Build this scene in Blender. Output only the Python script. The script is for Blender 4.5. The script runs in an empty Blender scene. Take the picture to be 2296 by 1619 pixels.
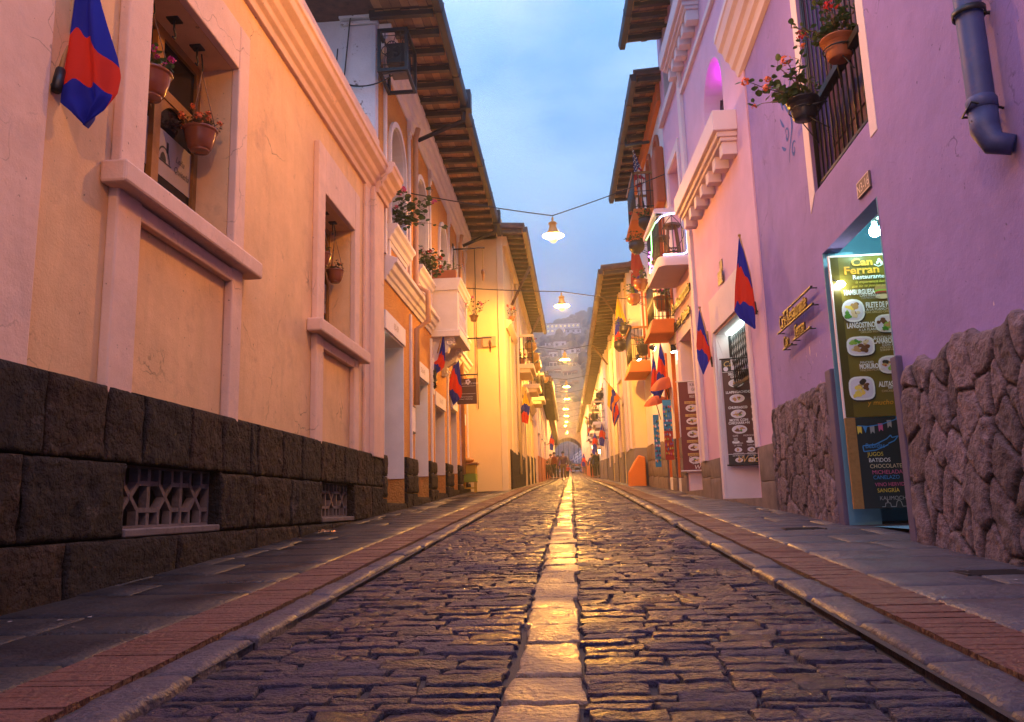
LAMP_W = 2200
HAZE = .0016
import bpy, math, random
from mathutils import Vector, Matrix, noise
from mathutils.geometry import tessellate_polygon
R = random.Random(7)
sc = bpy.context.scene
COL = sc.collection
V = Vector
# ------------------------------------------------------------------ camera (2295 x 1619 picture units)
FL, PX, PY, EYE = 1800.0, 1147.5, 809.5, 0.7
_yd = V((1284-PX, -(1132-PY), -FL)).normalized()
_zd = V((860-PX, -(-9130-PY), -FL)); _zd = (_zd-_yd*_zd.dot(_yd)).normalized()
_xd = _yd.cross(_zd)
def ray(u, v):
    d = V((u-PX, -(v-PY), -FL))
    return V((d.dot(_xd), d.dot(_yd), d.dot(_zd)))
def at(u, v, Y):
    r = ray(u, v); r = r*(Y/r.y)
    return V((r.x, Y, EYE+r.z))
PROF = [(-60, -2.9), (0, 0), (25, 1.2), (51, 2.26), (75, 3.25), (100, 4.75), (125, 5.9), (420, 12)]
def lerp(tab, y):
    if y <= tab[0][0]: return tab[0][1]
    for a, b in zip(tab, tab[1:]):
        if y <= b[0]: return a[1]+(b[1]-a[1])*(y-a[0])/(b[0]-a[0])
    return tab[-1][1]
def gz(y): return lerp(PROF, y)
def gnd(u, v, dz=0):
    r = ray(u, v); r = r/r.y; lo, hi = .3, 400.
    for _ in range(50):
        m = (lo+hi)/2
        if EYE+r.z*m-gz(m)-dz > 0: lo = m
        else: hi = m
    return V((r.x*lo, lo, EYE+r.z*lo))
cam = bpy.data.cameras.new('camera'); camo = bpy.data.objects.new('camera', cam); COL.objects.link(camo)
cam.sensor_width = 36; cam.lens = FL/2295*36; cam.clip_start = .05; cam.clip_end = 3000
m = Matrix((_xd, _yd, _zd)).to_4x4(); m.translation = V((0, 0, EYE))
camo.matrix_world = m
sc.camera = camo

# ------------------------------------------------------------------ facades: coordinates (Y along the street, Z up, n out of the wall)
class F:
    def __init__(s, x0, y0, k, side): s.x0, s.y0, s.k, s.side = x0, y0, k, side
    def P(s, y, z, n=0): return V((s.x0+s.k*(y-s.y0)+s.side*n, y, z))
    def sz(s, u, v, n=0):
        r = ray(u, v); x0 = s.x0+s.side*n
        t = (x0-s.k*s.y0)/(r.x-s.k*r.y)
        return r.y*t, EYE+r.z*t
class G:   # a wall facing the camera: first coordinate is X, n points towards the camera (-Y)
    def __init__(s, y): s.yy = y
    def P(s, x, z, n=0): return V((x, s.yy-n, z))
    def sz(s, u, v, n=0):
        p = at(u, v, s.yy-n); return p.x, p.z

# ------------------------------------------------------------------ mesh builder
class MB:
    def __init__(s): s.v = []; s.f = []; s.mi = []; s.sm = []
    def face(s, pts, mi=0, sm=False):
        b = len(s.v); s.v += [tuple(p) for p in pts]; s.f.append(tuple(range(b, b+len(pts)))); s.mi.append(mi); s.sm.append(sm)
    def raw(s, vs, fs, mi=0, sm=False):
        b = len(s.v); s.v += [tuple(p) for p in vs]
        for f in fs: s.f.append(tuple(b+i for i in f)); s.mi.append(mi); s.sm.append(sm)
    def hexa(s, c, mi=0):   # 8 corners: bottom 4 ring, top 4 ring
        s.raw(c, [(3,2,1,0),(4,5,6,7),(0,1,5,4),(1,2,6,5),(2,3,7,6),(3,0,4,7)], mi)
    def bx(s, f, y0, y1, z0, z1, n0, n1, mi=0):
        P = f.P
        s.hexa([P(y0,z0,n0),P(y1,z0,n0),P(y1,z0,n1),P(y0,z0,n1),P(y0,z1,n0),P(y1,z1,n0),P(y1,z1,n1),P(y0,z1,n1)], mi)
    def box(s, a, b, mi=0):
        x0,y0,z0 = a; x1,y1,z1 = b
        s.hexa([(x0,y0,z0),(x1,y0,z0),(x1,y1,z0),(x0,y1,z0),(x0,y0,z1),(x1,y0,z1),(x1,y1,z1),(x0,y1,z1)], mi)
    def grid(s, fn, nu, nv, mi=0, sm=True, wrap=False):
        vs = [fn(i/nu, j/nv) for j in range(nv+1) for i in range(nu+1)]
        fs = [(j*(nu+1)+i, j*(nu+1)+i+1, (j+1)*(nu+1)+i+1, (j+1)*(nu+1)+i) for j in range(nv) for i in range(nu)]
        s.raw(vs, fs, mi, sm)
    def tube(s, pts, r, k=8, mi=0, sm=True, cap=True):
        pts = [V(p) for p in pts]; n = len(pts); vs = []; fs = []
        rr = r if isinstance(r, (list, tuple)) else [r]*n
        up = None
        for i, p in enumerate(pts):
            d = (pts[min(i+1,n-1)]-pts[max(i-1,0)])
            if d.length < 1e-9: d = V((0,0,1))
            d.normalize()
            if up is None: up = V((0,0,1)) if abs(d.z) < .9 else V((1,0,0))
            a = d.cross(up)
            if a.length < 1e-6: a = d.orthogonal()
            a.normalize(); b = a.cross(d); up = b
            for q in range(k):
                t = 2*math.pi*q/k; vs.append(p+(a*math.cos(t)+b*math.sin(t))*rr[i])
        for i in range(n-1):
            for q in range(k): fs.append((i*k+q, i*k+(q+1)%k, (i+1)*k+(q+1)%k, (i+1)*k+q))
        if cap: fs.append(tuple(range(k-1,-1,-1))); fs.append(tuple((n-1)*k+q for q in range(k)))
        s.raw(vs, fs, mi, sm)
    def lathe(s, prof, c=(0,0,0), k=24, mi=0, sm=True):
        c = V(c); vs = []; n = len(prof)
        for r, z in prof:
            for q in range(k):
                t = 2*math.pi*q/k; vs.append(c+V((r*math.cos(t), r*math.sin(t), z)))
        s.raw(vs, [(i*k+q, i*k+(q+1)%k, (i+1)*k+(q+1)%k, (i+1)*k+q) for i in range(n-1) for q in range(k)], mi, sm)
    def ball(s, c, r, k=10, mi=0, sq=(1,1,1)):
        c = V(c)
        s.grid(lambda a, b: c+V((r*sq[0]*math.sin(math.pi*b)*math.cos(2*math.pi*a), r*sq[1]*math.sin(math.pi*b)*math.sin(2*math.pi*a), -r*sq[2]*math.cos(math.pi*b))), k, max(4,k//2), mi)
    def poly(s, pts, mi=0):   # one flat face outline in 3D, triangulated
        for t in tessellate_polygon([[V(p) for p in pts]]): s.face([pts[i] for i in t], mi)
    def prism(s, f, yz, n0, n1, mi=0):   # outline in facade coordinates given depth
        a = [f.P(y,z,n0) for y,z in yz]; b = [f.P(y,z,n1) for y,z in yz]; n = len(yz)
        s.poly(a, mi); s.poly(b, mi)
        for i in range(n): j = (i+1)%n; s.face([a[i],a[j],b[j],b[i]], mi)
    def sweep(s, f, prof, y0, y1, mi=0):   # profile of (n, z) run along the wall
        a = [f.P(y0,z,n) for n,z in prof]; b = [f.P(y1,z,n) for n,z in prof]; k = len(prof)
        s.poly(a, mi); s.poly(b, mi)
        for i in range(k): j = (i+1)%k; s.face([a[i],a[j],b[j],b[i]], mi)
    def build(s, name, mats, parent=None, bevel=0, seg=2, fixn=True, label=None, weld=True):
        me = bpy.data.meshes.new(name); me.from_pydata(s.v, [], s.f)
        for mm in (mats if isinstance(mats, (list,tuple)) else [mats]): me.materials.append(mm)
        me.polygons.foreach_set('material_index', s.mi); me.polygons.foreach_set('use_smooth', s.sm)
        if fixn or weld:
            import bmesh
            bm = bmesh.new(); bm.from_mesh(me)
            if weld: bmesh.ops.remove_doubles(bm, verts=bm.verts, dist=1e-5)
            if fixn: bmesh.ops.recalc_face_normals(bm, faces=bm.faces)
            bm.to_mesh(me); bm.free()
        me.update()
        o = bpy.data.objects.new(name, me); COL.objects.link(o)
        if bevel:
            b = o.modifiers.new('bevel', 'BEVEL'); b.width = bevel; b.segments = seg; b.limit_method = 'ANGLE'; b.angle_limit = .6
        if parent: adopt(o, parent)
        if label: o['label'] = label
        return o
def root_of(o):
    t = Matrix.Identity(4)
    while o: t = o.matrix_basis.copy() @ t if False else t; o = o.parent
    return t
def adopt(o, parent):
    o.parent = parent
    if parent.type == 'EMPTY': o.matrix_parent_inverse = parent.matrix_basis.inverted()
def thing(name, label, cat, loc=(0,0,0), group=None):
    o = bpy.data.objects.new(name, None); COL.objects.link(o); o.location = loc; o.empty_display_size = .1
    o.matrix_basis = Matrix.Translation(V(loc))
    o['label'] = label; o['category'] = cat
    if group: o['group'] = group
    return o
def tag(o, label, cat, group=None):
    o['label'] = label; o['category'] = cat
    if group: o['group'] = group
    return o
def struct(o, kind='structure'): o['kind'] = kind; return o
def dup(o, loc, label=None, rz=0, sc_=1, parent=None):
    c = o.copy(); COL.objects.link(c)
    if parent: c.parent = parent
    else:
        c.matrix_basis = Matrix.Translation(V(loc)) @ Matrix.Rotation(rz, 4, 'Z') @ Matrix.Scale(sc_, 4)
        if label: c['label'] = label
    for ch in list(o.children): dup(ch, None, None, parent=c)
    return c

# ------------------------------------------------------------------ materials
def mat(name, col, rough=.8, var=.12, vs=3., bump=0, bs=60., bd=.01, metal=0, col2=None, streak=0, spec=.5, emit=None, es=0, coat=0, trans=0, big=.7, dirt=None, dirt_s=1.2, dirt_lo=.55, dirt_hi=.75, bump2=0, bs2=9., crack=0):
    m = bpy.data.materials.new(name); m.use_nodes = True; nt = m.node_tree; N = nt.nodes; L = nt.links
    b = N['Principled BSDF']; b.inputs['Roughness'].default_value = rough; b.inputs['Metallic'].default_value = metal
    b.inputs['Specular IOR Level'].default_value = spec; b.inputs['Coat Weight'].default_value = coat
    tc = N.new('ShaderNodeTexCoord')
    def nz(scale, det=4, rough_=.6, vec=None):
        n = N.new('ShaderNodeTexNoise'); n.inputs['Scale'].default_value = scale; n.inputs['Detail'].default_value = det; n.inputs['Roughness'].default_value = rough_
        L.new(vec or tc.outputs['Object'], n.inputs['Vector']); return n.outputs['Fac']
    def mix(fac, a, c):
        x = N.new('ShaderNodeMix'); x.data_type = 'RGBA'
        for sck, val in ((x.inputs[0], fac), (x.inputs[6], a), (x.inputs[7], c)):
            if isinstance(val, (int, float)): sck.default_value = val
            elif isinstance(val, tuple): sck.default_value = (*val, 1) if len(val) == 3 else val
            else: L.new(val, sck)
        return x.outputs[2]
    def rampf(src, lo, hi):
        r = N.new('ShaderNodeMapRange'); r.inputs[1].default_value = lo; r.inputs[2].default_value = hi; L.new(src, r.inputs[0]); return r.outputs[0]
    c2 = col2 or tuple(max(0, x*(1-2.2*var)) for x in col)
    c3 = tuple(min(1, x*(1+var)) for x in col)
    if var or col2:
        base = mix(rampf(nz(vs, 5), .3, .7), c2, c3)
        base = mix(rampf(nz(vs*.17, 3), .35, .65), base, mix(.5, base, col))
        if dirt:
            base = mix(rampf(nz(dirt_s, 8, .7), dirt_lo, dirt_hi), base, dirt)
        if streak:
            mp = N.new('ShaderNodeMapping'); mp.inputs['Scale'].default_value = (7, 7, .5); L.new(tc.outputs['Object'], mp.inputs['Vector'])
            base = mix(rampf(nz(1.3, 6, .65, mp.outputs[0]), .5, .85), base, tuple(x*(1-streak) for x in col))
        if crack:
            wv = N.new('ShaderNodeTexNoise'); wv.inputs['Scale'].default_value = 2.5; wv.inputs['Detail'].default_value = 6; L.new(tc.outputs['Object'], wv.inputs[0])
            ad = N.new('ShaderNodeVectorMath'); ad.operation = 'MULTIPLY_ADD'; ad.inputs[1].default_value = (.55,.55,.55); L.new(wv.outputs['Color'], ad.inputs[0]); L.new(tc.outputs['Object'], ad.inputs[2])
            vo = N.new('ShaderNodeTexVoronoi'); vo.feature = 'DISTANCE_TO_EDGE'; vo.inputs['Scale'].default_value = 1.0; L.new(ad.outputs[0], vo.inputs['Vector'])
            ln = rampf(vo.outputs['Distance'], .0065, .002); mk = rampf(nz(.9, 3), .52, .60)
            mm_ = N.new('ShaderNodeMath'); mm_.operation = 'MULTIPLY'; L.new(ln, mm_.inputs[0]); L.new(mk, mm_.inputs[1]); m3 = N.new('ShaderNodeMath'); m3.operation = 'MULTIPLY'; m3.inputs[1].default_value = crack; L.new(mm_.outputs[0], m3.inputs[0])
            base = mix(m3.outputs[0], base, tuple(x*.3 for x in col))
            sp_ = rampf(nz(26, 2, .5), .735, .76); base = mix(sp_, base, tuple(x*.42 for x in col))
        L.new(base, b.inputs['Base Color'])
    else: b.inputs['Base Color'].default_value = (*col, 1)
    if bump:
        bp = N.new('ShaderNodeBump'); bp.inputs['Strength'].default_value = bump; bp.inputs['Distance'].default_value = bd
        L.new(nz(bs, 6, .65), bp.inputs['Height'])
        if bump2:
            bq = N.new('ShaderNodeBump'); bq.inputs['Strength'].default_value = bump2; bq.inputs['Distance'].default_value = bd*3
            L.new(nz(bs2, 3, .5), bq.inputs['Height']); L.new(bq.outputs[0], bp.inputs['Normal'])
        L.new(bp.outputs[0], b.inputs['Normal'])
    if emit: b.inputs['Emission Color'].default_value = (*emit, 1); b.inputs['Emission Strength'].default_value = es
    if trans:
        t = N.new('ShaderNodeBsdfTranslucent'); L.new(b.inputs['Base Color'].links[0].from_socket, t.inputs[0]) if b.inputs['Base Color'].links else t.inputs[0].__setattr__('default_value', (*col, 1))
        ms = N.new('ShaderNodeMixShader'); ms.inputs[0].default_value = trans
        L.new(b.outputs[0], ms.inputs[1]); L.new(t.outputs[0], ms.inputs[2]); L.new(ms.outputs[0], N['Material Output'].inputs[0])
    return m
def emitmat(name, col, strength):
    m = bpy.data.materials.new(name); m.use_nodes = True; N = m.node_tree.nodes; N.clear()
    e = N.new('ShaderNodeEmission'); e.inputs[0].default_value = (*col, 1); e.inputs[1].default_value = strength
    o = N.new('ShaderNodeOutputMaterial'); m.node_tree.links.new(e.outputs[0], o.inputs[0]); return m
def banded(name, cols, stops, axis=2, trans=.35, var=0):   # cloth in colour bands along one axis of its own box
    m = bpy.data.materials.new(name); m.use_nodes = True; nt = m.node_tree; N = nt.nodes; L = nt.links
    b = N['Principled BSDF']; b.inputs['Roughness'].default_value = .7; b.inputs['Specular IOR Level'].default_value = .2
    tc = N.new('ShaderNodeTexCoord'); uv = N.new('ShaderNodeUVMap'); sp = N.new('ShaderNodeSeparateXYZ'); L.new(uv.outputs[0], sp.inputs[0])
    r = N.new('ShaderNodeValToRGB'); r.color_ramp.interpolation = 'CONSTANT'
    e = r.color_ramp.elements
    while len(e) < len(cols): e.new(.5)
    for i, (c, s) in enumerate(zip(cols, stops)): e[i].position = s; e[i].color = (*c, 1)
    L.new(sp.outputs[axis], r.inputs[0]); L.new(r.outputs[0], b.inputs['Base Color'])
    t = N.new('ShaderNodeBsdfTranslucent'); L.new(r.outputs[0], t.inputs[0])
    ms = N.new('ShaderNodeMixShader'); ms.inputs[0].default_value = trans
    L.new(b.outputs[0], ms.inputs[1]); L.new(t.outputs[0], ms.inputs[2]); L.new(ms.outputs[0], N['Material Output'].inputs[0])
    return m

# ------------------------------------------------------------------ shared shapes
def wall_sheet(mb, f, y0, y1, z0, z1, holes, mi=0, rmi=None, step=0):
    """front sheet of a wall with openings: (ya, yb, za, zb, depth, rise) and their reveals"""
    rmi = mi if rmi is None else rmi
    ys = sorted({y0, y1, *[h[0] for h in holes], *[h[1] for h in holes]}); zs = sorted({z0, z1, *[h[2] for h in holes], *[h[3] for h in holes]})
    ys = [y for y in ys if y0 <= y <= y1]; zs = [z for z in zs if z0 <= z <= z1]
    for a, b in zip(ys, ys[1:]):
        for c, d in zip(zs, zs[1:]):
            my, mz = (a+b)/2, (c+d)/2
            if any(h[0] < my < h[1] and h[2] < mz < h[3] for h in holes): continue
            mb.face([f.P(a,c),f.P(b,c),f.P(b,d),f.P(a,d)], mi)
    for h in holes:
        a, b, c, d, dep = h[:5]; rise = h[5] if len(h) > 5 else 0
        sp = d-rise; out = [(a,c),(a,sp)]
        if rise:
            n = 14; arc = [((a+b)/2-(b-a)/2*math.cos(math.pi*i/n), sp+rise*math.sin(math.pi*i/n)) for i in range(n+1)]
            out += arc[1:-1]
            for i in range(n):
                cy = a if i < n/2 else b
                mb.face([f.P(*arc[i]),f.P(*arc[i+1]),f.P(cy,d)], mi)
            mb.face([f.P(a,d), f.P(*arc[n//2]), f.P(b,d)], mi) if False else None
        else: pass
        out += [(b,sp),(b,c)]
        for i in range(len(out)):
            j = (i+1) % len(out)
            mb.face([f.P(*out[i]),f.P(*out[j]),f.P(*out[j],-dep),f.P(*out[i],-dep)], rmi)
def house_shell(mb, f, y0, y1, z0, z1, depth, mi=0):
    """ends, back and top behind a front sheet"""
    P = f.P
    mb.face([P(y0,z0),P(y0,z0,-depth),P(y0,z1,-depth),P(y0,z1)], mi); mb.face([P(y1,z0),P(y1,z0,-depth),P(y1,z1,-depth),P(y1,z1)], mi)
    mb.face([P(y0,z1),P(y1,z1),P(y1,z1,-depth),P(y0,z1,-depth)], mi); mb.face([P(y0,z0,-depth),P(y1,z0,-depth),P(y1,z1,-depth),P(y0,z1,-depth)], mi)
def rough_block(mb, f, y0, y1, z0, z1, n0, n1, amp=.012, rnd=.03, res=.05, seed=0, zf0=None, mi=0, gap=.006):
    """a hewn stone: rounded, pitted front face"""
    y0 += gap; y1 -= gap; z0 += gap; z1 -= gap
    nu = max(4, min(28, int((y1-y0)/res))); nv = max(4, min(20, int((z1-z0)/res)))
    def fn(a, b):
        # denser near the edges
        a = .5-.5*math.cos(math.pi*a)*(.55+.45*abs(math.cos(math.pi*a))); b = .5-.5*math.cos(math.pi*b)*(.55+.45*abs(math.cos(math.pi*b)))
        y = y0+(y1-y0)*a; z = z0+(z1-z0)*b
        if zf0: z = max(z, z0)
        e = min(y-y0, y1-y, z-z0, z1-z)
        t = max(0, 1-e/rnd); n = n1-rnd*.7*t*t
        p = V((y*7+seed*3.1, z*7, seed))
        n += amp*(noise.noise(p)+.6*noise.noise(p*2.7)+.35*noise.noise(p*6))
        wy = .006*noise.noise(V((y*5, z*5, seed+9)))
        return f.P(y+wy, z+.006*noise.noise(V((z*5, y*5, seed+4))), n)
    mb.grid(fn, nu, nv, mi)
    P = f.P; k = n1-rnd*.6
    for a, b in (((y0,z0),(y1,z0)),((y1,z0),(y1,z1)),((y1,z1),(y0,z1)),((y0,z1),(y0,z0))):
        mb.face([P(*a,k-.0),P(*b,k-.0),P(*b,n0),P(*a,n0)], mi)
def hsv(h, s, v):
    import colorsys; return colorsys.hsv_to_rgb(h, s, v)
def srgb(r, g, b):
    return tuple(((c/255)/12.92 if c/255 <= .04045 else ((c/255+.055)/1.055)**2.4) for c in (r, g, b))
# ------------------------------------------------------------------ lettering
_font = {}
def glyphs(txt, size, align='CENTER', shear=0, xs=1., bold=0.):
    key = (txt, size, align, shear, xs, bold)
    if key not in _font:
        cu = bpy.data.curves.new('t', 'FONT'); cu.body = txt; cu.size = size; cu.align_x = align; cu.shear = shear; cu.offset = bold; cu.resolution_u = 3
        ob = bpy.data.objects.new('t', cu); COL.objects.link(ob)
        bpy.context.view_layer.update()
        me = ob.evaluated_get(bpy.context.evaluated_depsgraph_get()).to_mesh()
        _font[key] = ([(v.co.x*xs, v.co.y) for v in me.vertices], [tuple(p.vertices) for p in me.polygons])
        ob.to_mesh_clear() if hasattr(ob, 'to_mesh_clear') else None
        bpy.data.objects.remove(ob); bpy.data.curves.remove(cu)
    return _font[key]
def write(mb, txt, place, size, x, z, align='CENTER', shear=0, xs=1., bold=0., mi=0):
    """place(a, b) maps board coordinates to the world"""
    vs, fs = glyphs(txt, size, align, shear, xs, bold)
    mb.raw([place(x+a, z+b) for a, b in vs], fs, mi)
def disc(mb, place, cx, cz, rx, rz, mi=0, k=22, sq=0):
    pts = []
    for i in range(k):
        t = 2*math.pi*i/k; c, s_ = math.cos(t), math.sin(t)
        if sq: c = math.copysign(abs(c)**sq, c); s_ = math.copysign(abs(s_)**sq, s_)
        pts.append(place(cx+rx*c, cz+rz*s_))
    mb.face(pts, mi)
# ================================================================== ground, road, pavements
M_ground = mat('earth', (.09,.08,.07), .9, bump=.3, bs=20)
M_mortar = mat('mortar', (.020,.016,.018), .75, vs=20, bump=.6, bs=120, bd=.01)
def cobble_mat(name, c, c2, ro, b):
    m = mat(name, c, ro, col2=c2, vs=22, bump=b, bs=120, bd=.014, spec=.40, bump2=b*1.1, bs2=40)
    nt = m.node_tree; N = nt.nodes; L = nt.links; p = N['Principled BSDF']
    tc = N.new('ShaderNodeTexCoord'); n = N.new('ShaderNodeTexNoise'); n.inputs['Scale'].default_value = 2.2; n.inputs['Detail'].default_value = 7; L.new(tc.outputs['Object'], n.inputs[0])
    r = N.new('ShaderNodeMapRange'); r.inputs[1].default_value = .35; r.inputs[2].default_value = .65; r.inputs[3].default_value = ro-.15; r.inputs[4].default_value = ro+.22
    L.new(n.outputs[0], r.inputs[0]); L.new(r.outputs[0], p.inputs['Roughness']); return m
M_cobble = cobble_mat('wet_cobble', (.034,.024,.066), (.010,.008,.022), .35, 1.0)
M_cobble2 = cobble_mat('wet_cobble_brown', (.042,.027,.056), (.013,.010,.019), .38, 1.0); M_cobble3 = cobble_mat('wet_cobble_dark', (.022,.018,.050), (.008,.006,.013), .30, 1.0); M_cobble4 = cobble_mat('dry_cobble_grey', (.052,.040,.082), (.022,.018,.030), .50, 1.0)
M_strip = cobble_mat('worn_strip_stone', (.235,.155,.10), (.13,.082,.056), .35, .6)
M_kerb = cobble_mat('kerb_stone', (.060,.046,.062), (.024,.019,.026), .50, .35)
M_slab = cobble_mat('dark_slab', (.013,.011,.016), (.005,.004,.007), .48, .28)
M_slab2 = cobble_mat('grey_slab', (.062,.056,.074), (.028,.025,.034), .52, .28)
M_brick = cobble_mat('paving_brick', (.135,.048,.034), (.065,.024,.019), .5, .5)
EL = [(0,-1.34),(12,-1.33),(40,-1.02),(100,-.95)]; ER = [(0,1.10),(12,1.12),(25,1.08),(60,.95),(100,.8)]
def el(y): return lerp(EL, y)
def er(y): return lerp(ER, y)
WALK = .036
def hl(x, y):   # height of the left pavement, right pavement
    return gz(y)+WALK
b = MB()
ys = [-6+i*2 for i in range(54)]
b.grid(lambda a, t: V((-60+120*a, -8+t*440, gz(-8+t*440)-.30)), 12, 110)
struct(b.build('ground', M_ground))
b = MB()
b.grid(lambda a, t: (lambda y: V((el(y)-.02+(er(y)-el(y)+.04)*a, y, gz(y)-.018)))(-5+t*106), 2, 212)
struct(b.build('road_bed', M_mortar))

def ease(a, n, size):
    if n < 4 or a < 1e-6 or a > 1-1e-6: return a
    w = min(.2, .013/size); return w+(1-2*w)*(a*n-1)/(n-2)
def stone(mb, x0, x1, y0, y1, top, nu, nv, amp, dome, seed, drop=.03, mi=0):
    tx, ty = R.uniform(-.006, .006), R.uniform(-.008, .008); dz = R.uniform(-.0035, .0035)
    if amp < .003: tx *= .15; ty *= .15; dz *= .25
    j = [(R.uniform(-1,1), R.uniform(-1,1)) for _ in range(4)]; jx, jy = .013, .008
    xs = x1-x0; yd = y1-y0
    def fn(a, t):
        ea, et = a, t
        if amp < .0045 or amp > .0059: a = ease(a, nu, xs); t = ease(t, nv, yd); ea, et = a, t
        else: a = .5-.5*math.cos(math.pi*a); t = .5-.5*math.cos(math.pi*t)
        cx = (1-a)*(1-t)*j[0][0]+a*(1-t)*j[1][0]+(1-a)*t*j[2][0]+a*t*j[3][0]; cy = (1-a)*(1-t)*j[0][1]+a*(1-t)*j[1][1]+(1-a)*t*j[2][1]+a*t*j[3][1]
        x = x0+xs*a+jx*cx; y = y0+yd*t+jy*cy
        e = min(ea, 1-ea)*xs; e2 = min(et, 1-et)*yd; q = min(e, e2)
        edge = max(0, 1-q/.015)
        z = top(x, y)+dz+(a-.5)*tx+(t-.5)*ty+dome*(1-(2*a-1)**4)*(1-(2*t-1)**4)-.013*edge*edge
        if amp: z += amp*(noise.noise(V((x*11, y*16, seed)))+.7*noise.noise(V((x*26, y*34, seed))))
        if amp: x += .012*noise.noise(V((x*9, y*9, seed+5))); y += .006*noise.noise(V((x*9, y*9, seed+8)))
        return V((x, y, z))
    vs = [fn(i/nu, k/nv) for k in range(nv+1) for i in range(nu+1)]
    fs = [(k*(nu+1)+i, k*(nu+1)+i+1, (k+1)*(nu+1)+i+1, (k+1)*(nu+1)+i) for k in range(nv) for i in range(nu)]
    rim = [i for i in range(nu+1)]+[k*(nu+1)+nu for k in range(1, nv+1)]+[nv*(nu+1)+i for i in range(nu-1, -1, -1)]+[k*(nu+1) for k in range(nv-1, 0, -1)]
    base = len(vs); vs += [V((vs[i].x, vs[i].y, vs[i].z-drop)) for i in rim]
    n = len(rim); fs += [(rim[i], base+i, base+(i+1) % n, rim[(i+1) % n]) for i in range(n)]
    mb.raw(vs, fs, mi, True)
top0 = lambda x, y: gz(y)
SX0, SX1 = -.245, .015
cb = MB(); y = 1.3
while y < 99:
    d = R.uniform(.085, .15) if y < 40 else R.uniform(.16, .26)
    near = y < 7; mid = y < 22
    for lo, hi in ((el(y)+.015, SX0+.004), (SX1-.004, er(y)-.015)):
        x = lo
        while x < hi-.03:
            w = R.uniform(.12, .33)
            if hi-(x+w) < .13: w = hi-x
            g = R.uniform(.003, .006) if R.random() < .88 else .010
            mi = R.choice((0,0,0,1,1,2,2,3))
            if near: stone(cb, x+g, x+w-g, y+g, y+d-g, top0, 12, 8, .0058, .0022, R.random()*50, mi=mi)
            elif mid: stone(cb, x+g, x+w-g, y+g, y+d-g, top0, 6, 4, .0048, .002, R.random()*50, mi=mi)
            else: stone(cb, x+g*.8, x+w-g*.8, y+g, y+d-g, top0, 3, 3, .004, .005, 3, mi=mi)
            x += w
    y += d
struct(cb.build('road', [M_cobble,M_cobble2,M_cobble3,M_cobble4], fixn=False, weld=False))
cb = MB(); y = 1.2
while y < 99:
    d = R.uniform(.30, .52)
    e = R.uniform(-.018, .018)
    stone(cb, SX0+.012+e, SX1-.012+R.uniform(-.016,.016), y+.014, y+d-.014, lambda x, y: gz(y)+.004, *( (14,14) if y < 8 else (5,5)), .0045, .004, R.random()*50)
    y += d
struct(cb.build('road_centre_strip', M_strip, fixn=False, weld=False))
# joints of small chips along the strip
kb = MB(); pb = MB(); sl = MB(); sr = MB()
def kerb_top(x, y): return gz(y)+.026
for side in (-1, 1):
    y = .8
    while y < 99:
        d = R.uniform(.42, .85)
        e = el(y) if side < 0 else er(y)
        x0, x1 = (e-.17, e-.012) if side < 0 else (e+.012, e+.20)
        w = R.uniform(-.02, .02); 
        if side < 0: x1 += w
        else: x0 += w
        stone(kb, x0, x1, y+.008, y+d-.008, kerb_top, *((8,14) if y < 10 else (3,4)), .006, .006, R.random()*50, drop=.09)
        y += d
    y = .8
    while y < 99:
        d = .062 if y < 30 else .13
        e = el(y)-.185 if side < 0 else er(y)+.215
        x0, x1 = (e-.33, e) if side < 0 else (e, e+.31)
        g = .0022
        dz = R.uniform(-.002, .002); tz = R.uniform(-.002, .002); h = gz(y)+WALK+dz; h2 = gz(y+d)+WALK+dz
        pb.hexa([(x0,y+g,h-.03),(x1,y+g,h-.03),(x1,y+d-g,h2-.03),(x0,y+d-g,h2-.03),(x0,y+g,h),(x1,y+g,h+tz),(x1,y+d-g,h2+tz),(x0,y+d-g,h2)])
        y += d
    y = .6
    e_in = (lambda yy: el(yy)-.525) if side < 0 else (lambda yy: er(yy)+.535)
    far = -3.6 if side < 0 else 3.4
    mbs = sl if side < 0 else sr
    while y < 99:
        d = R.uniform(.38, .72)
        x = e_in(y); s = side; tot = abs(far-x); k = 0
        while abs(far-x) > .05:
            w = min(R.uniform(.5, 1.1), abs(far-x))
            if abs(far-x)-w < .3: w = abs(far-x)
            x2 = x+s*w
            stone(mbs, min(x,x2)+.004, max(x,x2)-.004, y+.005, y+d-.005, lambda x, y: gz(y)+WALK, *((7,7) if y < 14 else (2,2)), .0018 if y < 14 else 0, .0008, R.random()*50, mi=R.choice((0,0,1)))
            x = x2
        y += d
struct(kb.build('kerb', M_kerb, fixn=False, weld=False)); struct(pb.build('brick_edging', M_brick, fixn=False, weld=False))
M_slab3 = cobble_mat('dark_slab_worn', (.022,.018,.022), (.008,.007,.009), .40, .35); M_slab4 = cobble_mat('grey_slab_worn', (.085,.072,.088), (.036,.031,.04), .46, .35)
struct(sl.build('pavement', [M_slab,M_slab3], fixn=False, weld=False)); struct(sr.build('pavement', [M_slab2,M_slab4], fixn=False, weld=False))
b = MB()
for side in (-1, 1):
    b.grid(lambda a, t: (lambda y: V(((el(y)-.0-4.6*a) if side < 0 else (er(y)+.0+4.6*a), y, gz(y)+WALK-.022)))(-5+t*106), 1, 106)
struct(b.build('pavement_bed', M_mortar))
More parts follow.
